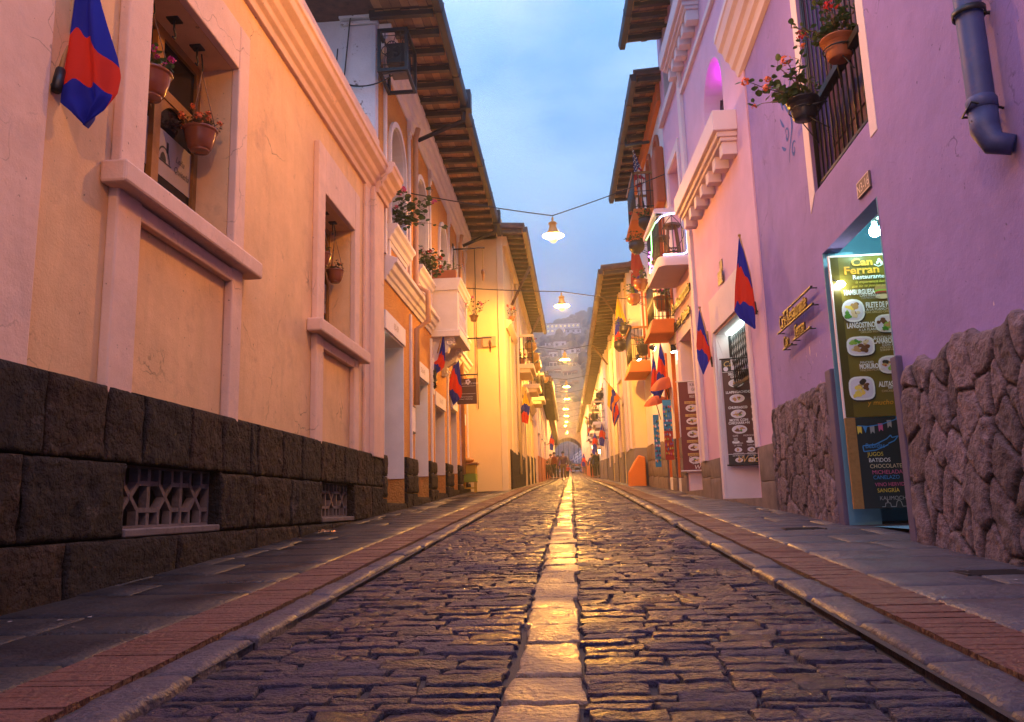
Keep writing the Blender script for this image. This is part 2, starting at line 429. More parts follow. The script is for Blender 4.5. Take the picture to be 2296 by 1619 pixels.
# ================================================================== string of street lamps
M_bulb = bpy.data.materials.new('lamp_glass'); M_bulb.use_nodes = True
_n = M_bulb.node_tree.nodes; _n.clear(); _o = _n.new('ShaderNodeOutputMaterial'); _e = _n.new('ShaderNodeEmission'); _t = _n.new('ShaderNodeBsdfTransparent'); _m = _n.new('ShaderNodeMixShader')
_e.inputs[0].default_value = (1,.66,.20,1); _e.inputs[1].default_value = 2.6; _t.inputs[0].default_value = (1,.9,.75,1); _m.inputs[0].default_value = .35
for a_, b_ in ((_t.outputs[0],_m.inputs[1]),(_e.outputs[0],_m.inputs[2]),(_m.outputs[0],_o.inputs[0])): M_bulb.node_tree.links.new(a_, b_)
_l = bpy.data.lights.new('lamp_light','POINT'); _l.energy = LAMP_W; _l.color = (1,.44,.085); _l.shadow_soft_size = .045
M_shade = mat('enamel_shade', (.62,.38,.08), .45, var=.05)
M_shade_in = mat('enamel_white', (.85,.80,.66), .5, var=.02)
M_iron = mat('black_iron', (.012,.012,.014), .45, var=.1, bump=.2, bs=90)
M_wire = mat('cable_rubber', (.02,.02,.022), .6, var=0)
_l2 = _l.copy(); _l2.energy = LAMP_W*.24; _l3 = _l.copy(); _l3.energy = LAMP_W*.86; _l3.color = (1,.47,.075)
def make_lamp(far=False):
    r = thing('street_lamp', '', 'street lamp', (0,0,0), 'bell lamps strung above the street')
    b = MB(); b.lathe([(.001,-.005),(.022,-.01),(.024,-.05),(.016,-.055),(.02,-.075),(.045,-.095),(.085,-.125),(.088,-.14),(.068,-.15),(.070,-.20),(.09,-.27),(.118,-.315),(.12,-.33),(.21,-.385),(.212,-.392)])
    b.build('lamp_shade', M_shade, r)
    b = MB(); b.lathe([(.206,-.3935),(.12,-.345),(.10,-.30),(.05,-.28),(.001,-.275)])
    b.build('shade_lining', M_shade_in, r)
    b = MB(); b.lathe([(.03,-.30),(.05,-.345),(.078,-.40),(.088,-.445),(.075,-.495),(.045,-.525),(.001,-.535)], k=12)
    b.build('bulb', M_bulb, r)
    b = MB(); b.tube([(0,0,-.02),(0,0,.02),(.012,0,.035),(.02,0,.02)], .006, 6); b.build('hook', M_iron, r)
    lo = bpy.data.objects.new('lamp_light', _l); COL.objects.link(lo); lo.location = (0,0,-.455); adopt(lo, r)
    return r
lamp0 = make_lamp()
LAMPS = [(None,-8),(None,.6),(None,7.5),((1238,487),15.3),((1258,656),22),((1265,786),33),((1269,852),45),((1270,882),54),((1267,906),62),((1269,923),70),((1270,937),78),((1267,946),85),((1270,963),93)]
names = ['nearest','second','third','fourth','fifth','sixth','seventh','eighth','ninth','tenth']
vis = 0
for i, (p, Y) in enumerate(LAMPS):
    q = at(*p, Y) if p else V((-.1, Y, 6.5 if Y > 5 else 5.9))
    if p is None: lab = ['yellow bell lamp behind the viewpoint, above the street','yellow bell lamp overhead, just out of the top of the picture','yellow bell lamp above the two flower windows, out of the picture'][i]
    else:
        lab = ['large yellow bell lamp highest in the sky, biggest of the lit row','yellow bell lamp second from the top of the row, below the largest','yellow bell lamp third from the top, in front of the green hillside','yellow bell lamp fourth from the top, against the lower hillside','yellow bell lamp fifth from the top of the lit row','yellow bell lamp sixth from the top of the lit row','yellow bell lamp seventh from the top of the lit row','yellow bell lamp eighth from the top of the lit row','yellow bell lamp second lowest of the row, above the arch','yellow bell lamp lowest of the row, just above the arch crown'][i-3]
    if i == 0: o = lamp0; o.matrix_basis = Matrix.Translation(q); o['label'] = lab
    else: o = dup(lamp0, q, lab)
    if i < 2 or i > 3: [setattr(ch, 'data', _l2 if i < 2 else _l3) for ch in o.children if ch.type == 'LIGHT']
    # its cable from wall to wall
    hl_, hr_ = (.45, 1.05) if i == 3 else (.35, .45)
    xl, xr = (-3.05, 2.6) if Y < 20 else (-1.95, 2.1) if Y < 50 else (-1.6, 1.8)
    if i == 3: a = V((-3.05, 15.2, at(970,430,15.2).z)); c = at(1489, 391, 17.0)
    elif i == 4: a = V((-3.0, 22.2, q.z+.34)); c = V((2.15, 24.8, q.z+.42))
    else: a = V((xl, Y, q.z+hl_)); c = V((xr, Y+.3, q.z+hr_))
    h = q+V((0,0,.03)); b = MB()
    def sag(s, e): return [s.lerp(e, t/8)+V((0,0,-.10*(t/8)*(1-t/8)*(1 if Y > 10 else 1))) for t in range(9)]
    b.tube(sag(a,h)+sag(h,c)[1:], .011 if Y < 20 else .013, 6)
    cb_ = tag(b.build('lamp_cable', M_wire), 'thin dark cable carrying the '+lab.replace('yellow bell lamp','bell lamp').split(',')[0].replace('large ','').replace(' of the lit row',''), 'cable', 'cables carrying the lamps')
# ================================================================== left side of the street
M_cream = mat('peach_plaster', (.79,.50,.245), .85, var=.07, vs=2.2, bump=.45, bs=55, bd=.006, dirt=(.46,.27,.16), dirt_s=1.9, dirt_lo=.55, dirt_hi=.80, bump2=.5, bs2=5, streak=.16, crack=.8)
M_trim = mat('pale_trim_plaster', (.76,.52,.39), .85, var=.06, bump=.4, bs=60, bd=.006, dirt=(.52,.38,.33), dirt_s=2.4, dirt_lo=.56, dirt_hi=.82, bump2=.5, bs2=6, streak=.12, crack=.6)
M_white = mat('white_plaster', (.78,.74,.72), .85, var=.05, bump=.35, bs=50, bd=.006, dirt=(.5,.44,.42), dirt_s=2, dirt_lo=.62, dirt_hi=.85)
M_volc = mat('volcanic_stone', (.040,.026,.022), .88, col2=(.013,.009,.008), vs=11, bump=1, bs=42, bd=.035, spec=.25, bump2=.9, bs2=15, dirt=(.12,.09,.08), dirt_s=4, dirt_lo=.62, dirt_hi=.74)
M_volc2 = mat('volcanic_stone_grey', (.034,.026,.025), .88, col2=(.012,.009,.009), vs=16, bump=1, bs=60, bd=.03, spec=.25, bump2=.9, bs2=20, dirt=(.15,.12,.11), dirt_s=3, dirt_lo=.60, dirt_hi=.72)
M_volc3 = mat('volcanic_stone_rust', (.050,.029,.021), .88, col2=(.016,.010,.008), vs=8, bump=1, bs=34, bd=.04, spec=.25, bump2=.9, bs2=11, dirt=(.10,.08,.07), dirt_s=6, dirt_lo=.58, dirt_hi=.70)
M_orange = mat('orange_roughcast', (.74,.36,.085), .9, col2=(.46,.19,.045), vs=38, bump=1, bs=70, bd=.02, bump2=.5, bs2=30)
M_wood = mat('varnished_wood', (.34,.16,.035), .38, col2=(.16,.07,.015), vs=5, bump=.25, bs=30)
M_dwood = mat('dark_timber', (.055,.032,.022), .6, col2=(.02,.012,.009), vs=6, bump=.3, bs=40)
M_glass = mat('window_glass', (.010,.008,.010), .10, var=0, spec=.22)
M_frost = mat('frosted_film', (.30,.24,.22), .5, var=.04)
M_conc = mat('grey_concrete', (.15,.12,.12), .85, dirt=(.05,.04,.04), dirt_s=5, dirt_lo=.5, dirt_hi=.7, bump=.5, bs=60, bd=.008)
M_black = mat('black_paint', (.010,.009,.010), .5, var=0)
M_dark = mat('dark_room', (.012,.010,.010), .9, var=0)
M_tile = mat('clay_boards', (.46,.24,.10), .85, col2=(.22,.11,.05), vs=4.5, bump=.5, bs=25, bd=.01)
M_gutter = mat('dark_gutter', (.012,.010,.016), .5, var=.1)
M_pipe = mat('peach_pipe', (.62,.36,.18), .6)
# ---------------------------------------------------------------- white house with the flower windows
M_cool = emitmat('cool_door_light', (.72,1,.86), 14)
L1 = F(-3.05, 0, 0, 1)
h = thing('plaster_house', 'peach plastered house with dark stone base, vent grilles and two recessed flower windows', 'house', (-3.05, 4.5, 0))
W1, W2 = (5.24,6.79,3.07,4.85), (9.50,10.92,2.98,4.70)
b = MB(); wall_sheet(b, L1, -4, 12.5, 1.5, 5.85, [(*W1,.34),(*W2,.34)]); house_shell(b, L1, -4, 12.5, -.4, 6.3, 5)
b.build('wall', M_cream, h)
for (ya,yb,za,zb), (oy0,oy1), pz, sy in ((W1,(4.93,7.02),2.77,(4.82,7.22)), (W2,(9.22,11.17),2.68,(9.05,11.40))):
    b = MB(); t = .075
    b.bx(L1,oy0,ya,1.50,5.30,0,t); b.bx(L1,yb,oy1,1.50,5.30,0,t); b.bx(L1,ya,yb,zb,5.30,0,t-.002); b.bx(L1,ya,yb,pz,za-.18,0,t-.002)
    b.build('window_surround', M_trim, h, bevel=.012)
    b = MB(); b.sweep(L1, [(0,za-.21),(.10,za-.20),(.175,za-.155),(.18,za-.03),(.17,za),(-.32,za+.012),(-.32,za-.2)], sy[0], sy[1]) if False else b.bx(L1, sy[0], sy[1], za-.17, za-.01, .001, .185)
    b.bx(L1, ya+.002, yb-.002, za-.14, za+.008, -.33, .05); b.build('sill', M_trim, h, bevel=.02)
    # the timber window set back in the opening
    n0 = -.30; b = MB(); fw = .075
    mid = (ya+yb)/2; tz = zb-.62
    b.bx(L1,ya,yb,za,za+.09,n0-.06,n0); b.bx(L1,ya,yb,zb-.08,zb,n0-.06,n0); b.bx(L1,ya,ya+fw,za+.09,zb-.08,n0-.06,n0); b.bx(L1,yb-fw,yb,za+.09,zb-.08,n0-.06,n0)
    b.bx(L1,mid-.055,mid+.055,za+.09,zb-.08,n0-.055,n0+.02); b.bx(L1,ya+fw,mid-.055,tz,tz+.09,n0-.055,n0+.01); b.bx(L1,mid+.055,yb-fw,tz,tz+.09,n0-.055,n0+.01)
    for q0, q1 in ((ya+fw,mid-.055),(mid+.055,yb-fw)):   # arched heads of the lower lights
        for s in (0,1):
            a = q0 if s == 0 else q1; c = (q0+q1)/2; pts = [(a,tz)]+[(a+(c-a)*i/8, tz-.20*(1-i/8)**2.2) for i in range(9)]
            b.prism(L1, pts, n0-.045, n0-.004)
    wf = b.build('window_frame', M_wood, h, bevel=.008)
    b = MB(); b.face([L1.P(ya,za,n0-.03),L1.P(yb,za,n0-.03),L1.P(yb,zb,n0-.03),L1.P(ya,zb,n0-.03)]); b.build('pane', M_glass, wf)
    b = MB()
    for q0, q1 in ((ya+fw,mid-.055),(mid+.055,yb-fw)):
        b.face([L1.P(q0,za+.48,n0-.026),L1.P(q1,za+.48,n0-.026),L1.P(q1,za+.90,n0-.026),L1.P(q0,za+.90,n0-.026)])
    b.build('frosted_band', M_frost, wf)
    b = MB()
    for q0, q1 in ((ya+fw,mid-.055),(mid+.055,yb-fw)):
        pl = lambda a, c: L1.P(q0+a, za+.48+c, n0-.0235)
        write(b,'Leña',pl,.085,.44,.23,shear=.4); write(b,'Quiteña',pl,.085,.47,.13,shear=.4)
        for k in range(10):   # oven emblem: dome outline, mouth and chimney
            t0, t1 = math.pi*k/10, math.pi*(k+1)/10
            b.face([pl(.16+.105*math.cos(t0),.15+.13*math.sin(t0)),pl(.16+.105*math.cos(t1),.15+.13*math.sin(t1)),pl(.16+.09*math.cos(t1),.15+.115*math.sin(t1)),pl(.16+.09*math.cos(t0),.15+.115*math.sin(t0))])
        b.face([pl(.10,.15)]+[pl(.15-.05*math.cos(math.pi*k/8),.15+.075*math.sin(math.pi*k/8)) for k in range(9)]); b.face([pl(.20,.24),pl(.235,.24),pl(.235,.34),pl(.20,.34)]); b.face([pl(.04,.135),pl(.29,.135),pl(.29,.147),pl(.04,.147)])
    b.build('window_lettering', M_black, wf)
    for q in (ya+(yb-ya)*.22, ya+(yb-ya)*.47, ya+(yb-ya)*.74):
        b = MB(); p = L1.P(q, zb-.002, -.15); b.box((p.x-.05,p.y-.05,p.z-.012),(p.x+.05,p.y+.05,p.z)); b.tube([p+V((0,0,-.012)),p+V((0,.0,-.09)),p+V((0,.03,-.13)),p+V((0,.02,-.17)),p+V((0,-.02,-.17))],.009,6); b.build('ceiling_hook', M_iron, h)
b = MB()
for a, c, t in ((3.05,4.20,.05),(11.92,12.56,.11),(11.62,11.92,.045)): b.bx(L1,a,c,1.5,5.80,0,t)
b.build('pilaster', M_trim, h, bevel=.012)
prof = [(0,5.72),(.05,5.72),(.06,5.80),(.11,5.83),(.12,5.89),(.17,5.93),(.19,6.0),(.27,6.05),(.285,6.13),(.31,6.15),(.31,6.22),(.10,6.27),(-.3,6.27),(-.3,5.72)]
b = MB(); b.sweep(L1, prof, -4, 12.02); b.sweep(L1, [(n+.10 if n > 0 else n-.004, z+.001) for n, z in prof], 12.0, 12.72); b.build('cornice', M_trim, h, bevel=.008)
b = MB(); b.bx(L1,-4,12.35,6.2,6.72,-.30,-.02); b.bx(L1,-4,12.45,6.72,6.82,-.36,.06); b.bx(L1,11.75,12.42,6.2,6.95,-.33,.02); b.build('parapet', M_trim, h, bevel=.01)
G1, G2 = (5.20,6.66,.58,1.06), (9.46,10.88,.59,1.06)
b = MB(); sd = 0
cuts = [-4,-2.6,-1.2,.2,1.5,2.6,3.5,4.35,4.95,5.42,6.12,6.70,7.30,7.48,8.15,8.75,9.45,10.0,10.45,11.1,11.55,12.05,12.58]
for a, c in zip(cuts, cuts[1:]): sd += 1; rough_block(b, L1, a, c, 1.06, 1.55, -.2, .085, .014, .02, .028 if c > 3 else .2, sd, mi=sd*7%3)
cuts = [-4,-2.5,-1,.4,1.7,3.0,4.18,5.20,6.66,7.4,8.4,9.46,10.88,11.35,11.9,12.58]
for a, c in zip(cuts, cuts[1:]):
    if any(abs(a-g[0]) < .01 for g in (G1,G2)): continue
    sd += 1; rough_block(b, L1, a, c, .57, 1.06, -.2, .095, .018, .025, .028 if c > 3 else .2, sd, mi=sd*5%3)
cuts = [-4,-2,0,1.6,3.3,4.55,5.9,7.4,8.6,9.8,11.2,12.58]
for a, c in zip(cuts, cuts[1:]): sd += 1; rough_block(b, L1, a, c, -.3, .57, -.2, .125, .014, .02, .032 if c > 3 else .2, sd, mi=sd*5%3)
b.bx(L1,-4,12.55,-.3,.55,-.2,.06); b.bx(L1,-4,5.2,.5,1.5,-.2,.045); b.bx(L1,6.66,9.46,.5,1.5,-.2,.045); b.bx(L1,10.88,12.55,.5,1.5,-.2,.045); b.bx(L1,5.2,10.88,1.06,1.5,-.2,.045)
b.build('stone_base', [M_volc,M_volc2,M_volc3], h)
for g in (G1,G2):
    b = MB(); y0,y1,z0,z1 = g; wd = y1-y0; hh = z1-z0; z0b = z0+.05
    def seg(p, q, t=.017):
        a = V((y0+wd*p[0], z0b+(hh-.05)*p[1], 0)); c = V((y0+wd*q[0], z0b+(hh-.05)*q[1], 0)); d = (c-a); L_ = d.length; d.normalize(); e = V((-d.y, d.x, 0))*t
        pts = [a-e-d*t*.5, c-e+d*t*.5, c+e+d*t*.5, a+e-d*t*.5]; b.prism(L1, [(p_.x,p_.y) for p_ in pts], -.075+R.uniform(0,.002), -.012+R.uniform(-.003,.003))
    for k in range(3):
        o = k/3; s = 1/3
        seg((o,0),(o,1),.022); 
        for f0 in (0,1):
            zz = lambda t: t if f0 == 0 else 1-t
            seg((o+.30*s,zz(1)),(o+.30*s,zz(.72))); seg((o+.70*s,zz(1)),(o+.70*s,zz(.72))); seg((o,zz(.72)),(o+.30*s,zz(.72))); seg((o+.70*s,zz(.72)),(o+s,zz(.72)))
            seg((o+.30*s,zz(.72)),(o+.5*s,zz(.5))); seg((o+.70*s,zz(.72)),(o+.5*s,zz(.5)))
    seg((1,0),(1,1),.022); seg((0,1),(1,1),.015); seg((0,0),(1,0),.015)
    gr = b.build('vent_grille', M_conc, h)
    b = MB(); b.bx(L1,y0+.003,y1-.003,z0-.01,z0+.045,-.19,.10); b.build('grille_ledge', M_conc, gr, bevel=.01)
    b = MB(); b.face([L1.P(y0,z0,-.19),L1.P(y1,z0,-.19),L1.P(y1,z1,-.19),L1.P(y0,z1,-.19)]); b.build('dark_vent', M_dark, gr)

# ---------------------------------------------------------------- orange house
L2 = F(-3.03, 0, 0, 1); y0, y1 = 12.58, 23.8
h2 = thing('orange_house', 'orange roughcast house with white arched windows, white doorways and a deep tiled eave', 'house', (-3.03, 18, .8))
aw = [(13.36,14.62),(15.78,17.0),(18.75,19.95),(20.75,21.75),(22.35,23.3)]
dr = [(12.95,14.52,.0,3.70),(15.58,17.02,.0,3.36),(17.93,19.33,0,3.02),(20.35,21.4,0,3.25),(22.3,23.1,0,3.05)]
hs = [(a,c,5.62,7.75,.42,.6) for a, c in aw]+[(a,c,gz(a)+.18,d,.42) for a, c, _, d in dr]
b = MB(); wall_sheet(b, L2, y0, y1, 0, 9.1, hs); house_shell(b, L2, y0, y1, 0, 9.1, 5)
b.build('wall', [M_orange], h2)
def liner(mb, f, a, c, z0, z1, dep, t=.02, rise=0):   # plastered lining of an opening
    mb.bx(f,a,a+t,z0,z1-rise,-dep,.003); mb.bx(f,c-t,c,z0,z1-rise,-dep,.003)
    if not rise: mb.bx(f,a+t,c-t,z1-t,z1,-dep,.003)
    else:
        n = 16; cy = (a+c)/2; r = (c-a)/2
        for i in range(n):
            t0, t1 = math.pi*i/n, math.pi*(i+1)/n
            q = lambda tt, rr: (cy-rr*math.cos(tt), z1-rise+rise*rr/r*math.sin(tt))
            mb.prism(f, [q(t0,r),q(t1,r),q(t1,r-t),q(t0,r-t)], -dep, .003)
def arch_trim(mb, f, a, c, z0, z1, rise, w, t):
    mb.bx(f,a-w,a,z0,z1-rise,0,t); mb.bx(f,c,c+w,z0,z1-rise,0,t); n = 16; cy = (a+c)/2; r = (c-a)/2
    q = lambda tt, rr, hh: (cy-rr*math.cos(tt), z1-rise+hh*math.sin(tt))
    for i in range(n):
        t0, t1 = math.pi*i/n, math.pi*(i+1)/n
        mb.prism(f, [q(t0,r,rise),q(t1,r,rise),q(t1,r+w,rise+w),q(t0,r+w,rise+w)], 0, t)
for i, (a, c) in enumerate(aw):
    b = MB(); arch_trim(b, L2, a, c, 5.62, 7.75, .6, .10, .05); liner(b, L2, a, c, 5.62, 7.75, .40, .02, .58)
    wf = b.build('arched_window', M_white, h2)
    b = MB(); b.bx(L2,a,c,5.62,7.75,-.42,-.39); b.build('pane', M_glass, wf)
    b = MB(); cy = (a+c)/2
    for q in (a+.05, cy, c-.05): b.bx(L2,q-.04,q+.04,5.62,7.5,-.385,-.33)
    b.bx(L2,a,c,6.7,6.78,-.38,-.34); b.build('sash', M_dwood, wf)
    b = MB(); b.sweep(L2, [(0,5.34),(.05,5.34),(.07,5.42),(.12,5.45),(.14,5.52),(.19,5.56),(.19,5.62),(-.3,5.63),(-.3,5.34)], a-.2, c+.2); b.bx(L2,a-.14,a-.02,4.98,5.36,0,.035); b.bx(L2,c+.02,c+.14,4.98,5.36,0,.035); b.bx(L2,a-.02,c+.02,5.26,5.35,0,.03)
    b.build('sill', M_white, h2, bevel=.006)
for i, (a, c, _, d) in enumerate(dr):
    b = MB(); g0 = gz(a)+.18
    b.bx(L2,a-.03,c+.03,d,d+.32,0,.035); liner(b, L2, a, c, g0+.45, d, .40, .03); fr = b.build('doorway', M_white, h2, bevel=.006)
    b = MB(); b.bx(L2,a,c,g0,d,-.46,-.42); b.bx(L2,a+.15,a+.2,g0,d,-.42,-.40); b.bx(L2,a+.1,c-.1,2.2,2.26,-.42,-.40); b.build('door_leaf', M_wood, fr)
    if i < 2: b = MB(); b.bx(L2,a+.12,a+.20,d-.07,d-.035,-.38,-.15); b.build('door_light', M_cool, fr)
    b = MB(); rough_block(b, L2, a-.01, c+.01, g0-.5, g0+.02, -.5, .06, .01, .03, .08, i+30); b.build('doorstep', M_volc, fr)
    b = MB(); write(b, ['E5-29','Oe3-45','Oe3-57','Oe3-63','Oe3-71'][i], lambda p, q: L2.P((a+c)/2+p, d+.12+q, .039), .15, 0, 0); b.build('door_number', mat('faded_number', (.35,.26,.2), .8, var=0) if i == 0 else bpy.data.materials['faded_number'], fr)
prof = [(0,4.55),(.03,4.55),(.05,4.62),(.08,4.64),(.10,4.70),(.14,4.73),(.17,4.82),(.22,4.85),(.23,4.92),(.08,4.98),(0,5.0)]
b = MB(); b.sweep(L2, prof, 12.95, 17.45); b.sweep(L2, prof, 19.9, 23.5); b.build('string_cornice', M_white, h2, bevel=.006)
b = MB(); b.sweep(L2, [(0,8.42),(.03,8.42),(.05,8.55),(.10,8.58),(.11,8.72),(.16,8.76),(.18,8.86),(.22,8.90),(.22,9.04),(0,9.04)], y0-.05, y1-.02); b.build('eave_cornice', M_white, h2, bevel=.005)
b = MB()
for y in (12.95,15.05,17.42,20.3,22.05,23.6): b.bx(L2,y-.06,y+.06,5.0,8.3,0,.045); b.bx(L2,y-.10,y+.10,8.22,8.43,0,.09); b.bx(L2,y-.08,y+.08,8.12,8.22,0,.065)
for y in (12.70,15.1,17.4,19.75,22.0,23.55): b.bx(L2,y-.045,y+.045,1.2,4.45,0,.045)
b.build('pilaster', M_white, h2, bevel=.006)
b = MB(); b.tube([L2.P(15.32,8.45,.16),L2.P(15.32,8.2,.10),L2.P(15.32,5.1,.09),L2.P(15.32,4.95,.33),L2.P(15.32,4.35,.33),L2.P(15.32,4.2,.10),L2.P(15.32,2.7,.09)],.055,10); b.build('drainpipe', M_pipe, h2)
b = MB(); b.tube([L2.P(22.0,8.45,.16),L2.P(22.0,8.2,.10),L2.P(22.0,1.6,.09)],.055,10); b.build('drainpipe', M_pipe, h2)
b = MB(); sd = 60
doors = sorted((a-.02,c+.02) for a, c, *_ in dr); edges = []; p = 12.6
for a, c in doors:
    if a-p > .1: edges.append((p,a))
    p = c
edges.append((p,23.8))
for a, c in edges:
    g = gz((a+c)/2); z = g-.3; 
    for top in (g+.28, g+.62, g+.98-.02*(a-12)):
        n = max(1, round((c-a)/.55)); y = a
        for k in range(n): sd += 1; rough_block(b, L2, a+(c-a)*k/n, a+(c-a)*(k+1)/n, z, top, -.1, .055+R.uniform(0,.03), .014, .035, .06, sd)
        z = top
b.build('stone_base', M_volc, h2)
def roof(parent, f, y0, y1, z, over, drop, M_g, sp=.42, slope_up=.5, thick=.10, board=.15, zig=True):
    """open eave: rafters, boards between them, gutter along the edge, tiles above"""
    r = MB(); bd = MB(); y = y0+.1
    zi = lambda n: z-drop*(n/over)
    while y < y1:
        P = f.P; wdt = .05
        r.hexa([P(y-wdt,zi(-.1)-.11,-.1),P(y+wdt,zi(-.1)-.11,-.1),P(y+wdt,zi(over)-.10,over-.06),P(y-wdt,zi(over)-.10,over-.06),P(y-wdt,zi(-.1)+.02,-.1),P(y+wdt,zi(-.1)+.02,-.1),P(y+wdt,zi(over)+.02,over-.06),P(y-wdt,zi(over)+.02,over-.06)])
        y += sp
    y = y0
    while y < y1-.01:
        ye = min(y+sp, y1); n = 0; k = 0
        while n < over-.02:
            n2 = min(n+board*R.uniform(.85,1.15), over); s0 = R.uniform(-.012,.012)
            P = f.P; c0, c1 = y+.03, ye-.03
            # each board dips in the middle
            seg = 4
            for q in range(seg):
                a = c0+(c1-c0)*q/seg; e = c0+(c1-c0)*(q+1)/seg
                da = -.035*math.sin(math.pi*q/seg); de = -.035*math.sin(math.pi*(q+1)/seg)
                bd.face([P(a,zi(n)+s0+da,n+.004),P(e,zi(n)+s0+de,n+.004),P(e,zi(n2)+s0+de,n2-.004),P(a,zi(n2)+s0+da,n2-.004)], k % 3)
            n = n2; k = R.randrange(3)
        y = ye
    rf = MB(); P = f.P
    rf.hexa([P(y0,zi(-.1)+.03,-.1),P(y1,zi(-.1)+.03,-.1),P(y1,zi(over)+.03,over),P(y0,zi(over)+.03,over),P(y0,zi(-.1)+.03+thick,-.1),P(y1,zi(-.1)+.03+thick,-.1),P(y1,zi(over)+.03+thick,over),P(y0,zi(over)+.03+thick,over)])
    rf.hexa([P(y0,zi(-.1)+.04,-3.5),P(y1,zi(-.1)+.04,-3.5),P(y1,zi(-.1)+.04,-.1),P(y0,zi(-.1)+.04,-.1),P(y0,zi(-.1)+slope_up*3.4,-3.5),P(y1,zi(-.1)+slope_up*3.4,-3.5),P(y1,zi(-.1)+.03+thick,-.1),P(y0,zi(-.1)+.03+thick,-.1)])
    y = y0+.08    # barrel tiles run down the slope
    while y < y1:
        rf.tube([P(y,zi(over)+thick+.04,over+.03),P(y,zi(-.1)+thick+.05,-.1),P(y,zi(-.1)+slope_up*3.4+.02,-3.5)],.075,6); y += .19
    o = rf.build('roof', M_rooftile, parent, weld=False)
    r.build('rafters', M_dwood, o); bd.build('soffit_boards', [M_tile,M_tile2,M_tile3], o, weld=False)
    g = MB(); g.sweep(f, [(over-.02,zi(over)-.12),(over+.10,zi(over)-.12),(over+.13,zi(over)-.02),(over+.13,zi(over)+.05),(over-.02,zi(over)+.05)], y0-.03, y1+.03)
    yy = y0+1.2
    while yy < y1: g.sweep(f, [(over-.03,zi(over)-.13),(over+.11,zi(over)-.13),(over+.14,zi(over)-.02),(over+.14,zi(over)+.06),(over-.03,zi(over)+.06)], yy, yy+.04); yy += 2.1
    g.build('gutter', M_g, o)
    return o
M_rooftile = mat('roof_tile', (.16,.075,.05), .85, col2=(.06,.035,.03), vs=7, bump=.5, bs=30)
M_tile2 = mat('clay_boards_dark', (.25,.13,.06), .85, col2=(.12,.06,.035), vs=4.5, bump=.5, bs=25, bd=.01)
M_tile3 = mat('clay_boards_pale', (.45,.28,.15), .85, col2=(.25,.14,.07), vs=4.5, bump=.5, bs=25, bd=.01)
ro = roof(h2, L2, 11.0, 24.2, 9.10, 1.06, .02, M_gutter, sp=.60)
for y in (15.6, 22.6):
    b = MB(); b.tube([L2.P(y,8.32,.10),L2.P(y+.02,8.62,.82),L2.P(y+.02,8.72,1.06),L2.P(y+.02,9.15,1.10)],.05,4,sm=False); b.box(tuple(L2.P(y-.12,8.92,1.02)),tuple(L2.P(y+.12,9.35,1.24))); b.build('spout', M_gutter, ro)
# gable end over the neighbour's roof
b = MB(); g = G(12.55)
b.bx(g,-3.16,-3.04,6.6,9.0,-.02,.03); b.bx(g,-3.62,-3.06,6.5,8.98,0,.10); b.bx(g,-3.68,-3.02,9.0,9.06,0,.13); b.bx(g,-3.70,-3.0,9.10,9.22,0,.17); b.bx(g,-3.74,-2.98,9.26,9.9,0,.20); b.bx(g,-6,-3.63,6.4,10.4,0,.03)
b.build('gable_wall', M_gable if 'M_gable' in globals() else mat('flaking_white', (.70,.68,.72), .85, var=.06, bump=.6, bs=30, bd=.02, dirt=(.13,.09,.08), dirt_s=3.2, dirt_lo=.60, dirt_hi=.635), h2, bevel=.01)
for p in ([at(790,0,12.4),at(783,60,12.4),at(770,190,12.4)], [at(757,110,12.4),at(752,170,12.4),at(745,205,12.4)]):
    b = MB(); b.tube(p,.012,5); b.build('hanging_wire', M_wire, h2)
# balcony
BY0, BY1, BN = 17.62, 19.35, .60
b = MB(); b.bx(L2,BY0-.06,BY1+.06,4.52,4.66,0,BN+.05); b.build('balcony_slab', M_white, h2, bevel=.01)
bs_ = h2.children[-1] if False else None
b = MB()
b.bx(L2,BY0,BY0+.06,4.66,5.62,0,BN); b.bx(L2,BY1-.06,BY1,4.66,5.62,0,BN)
b.bx(L2,BY0+.06,BY1-.06,4.66,4.80,BN-.07,BN)
for y in (BY0+.06,BY1-.20): b.bx(L2,y,y+.14,4.80,5.62,BN-.07,BN-.001)
b.sweep(L2,[(-.0,5.60),(BN+.02,5.60),(BN+.03,5.68),(BN+.06,5.72),(BN+.07,5.80),(BN+.10,5.84),(BN+.10,5.88),(0,5.88)],BY0-.06,BY1+.06)
bo = b.build('balcony', M_white, h2, bevel=.006)
for k in range(7):
    y = BY0+.30+(BY1-BY0-.60)*k/6; b = MB(); c = L2.P(y,4.80,BN-.035); b.lathe([(.05,0),(.05,.06),(.025,.10),(.06,.25),(.045,.38),(.022,.46),(.04,.52),(.022,.60),(.05,.72),(.05,.80)],c,10); b.build('baluster', M_white, bo)
for y in (BY0+.22,BY1-.22):
    b = MB(); pts = [(0,3.85),(.06,3.86),(.13,3.95),(.12,4.08),(.20,4.13),(.34,4.20),(.38,4.32),(.46,4.36),(.50,4.46),(.48,4.52),(0,4.52)]
    b.sweep(L2, pts, y-.13, y+.13)
    for (n,z,r) in ((.40,4.40,.10),(.10,3.95,.075),(.20,4.24,.07)):
        for s_ in (-.14,.14):
            c = L2.P(y,z,n); b.tube([c+V((r*math.cos(t*.7)*(1-t/14), s_, r*math.sin(t*.7)*(1-t/14))) for t in range(12)],.016,5)
    b.build('corbel', M_white, bo, bevel=.01)
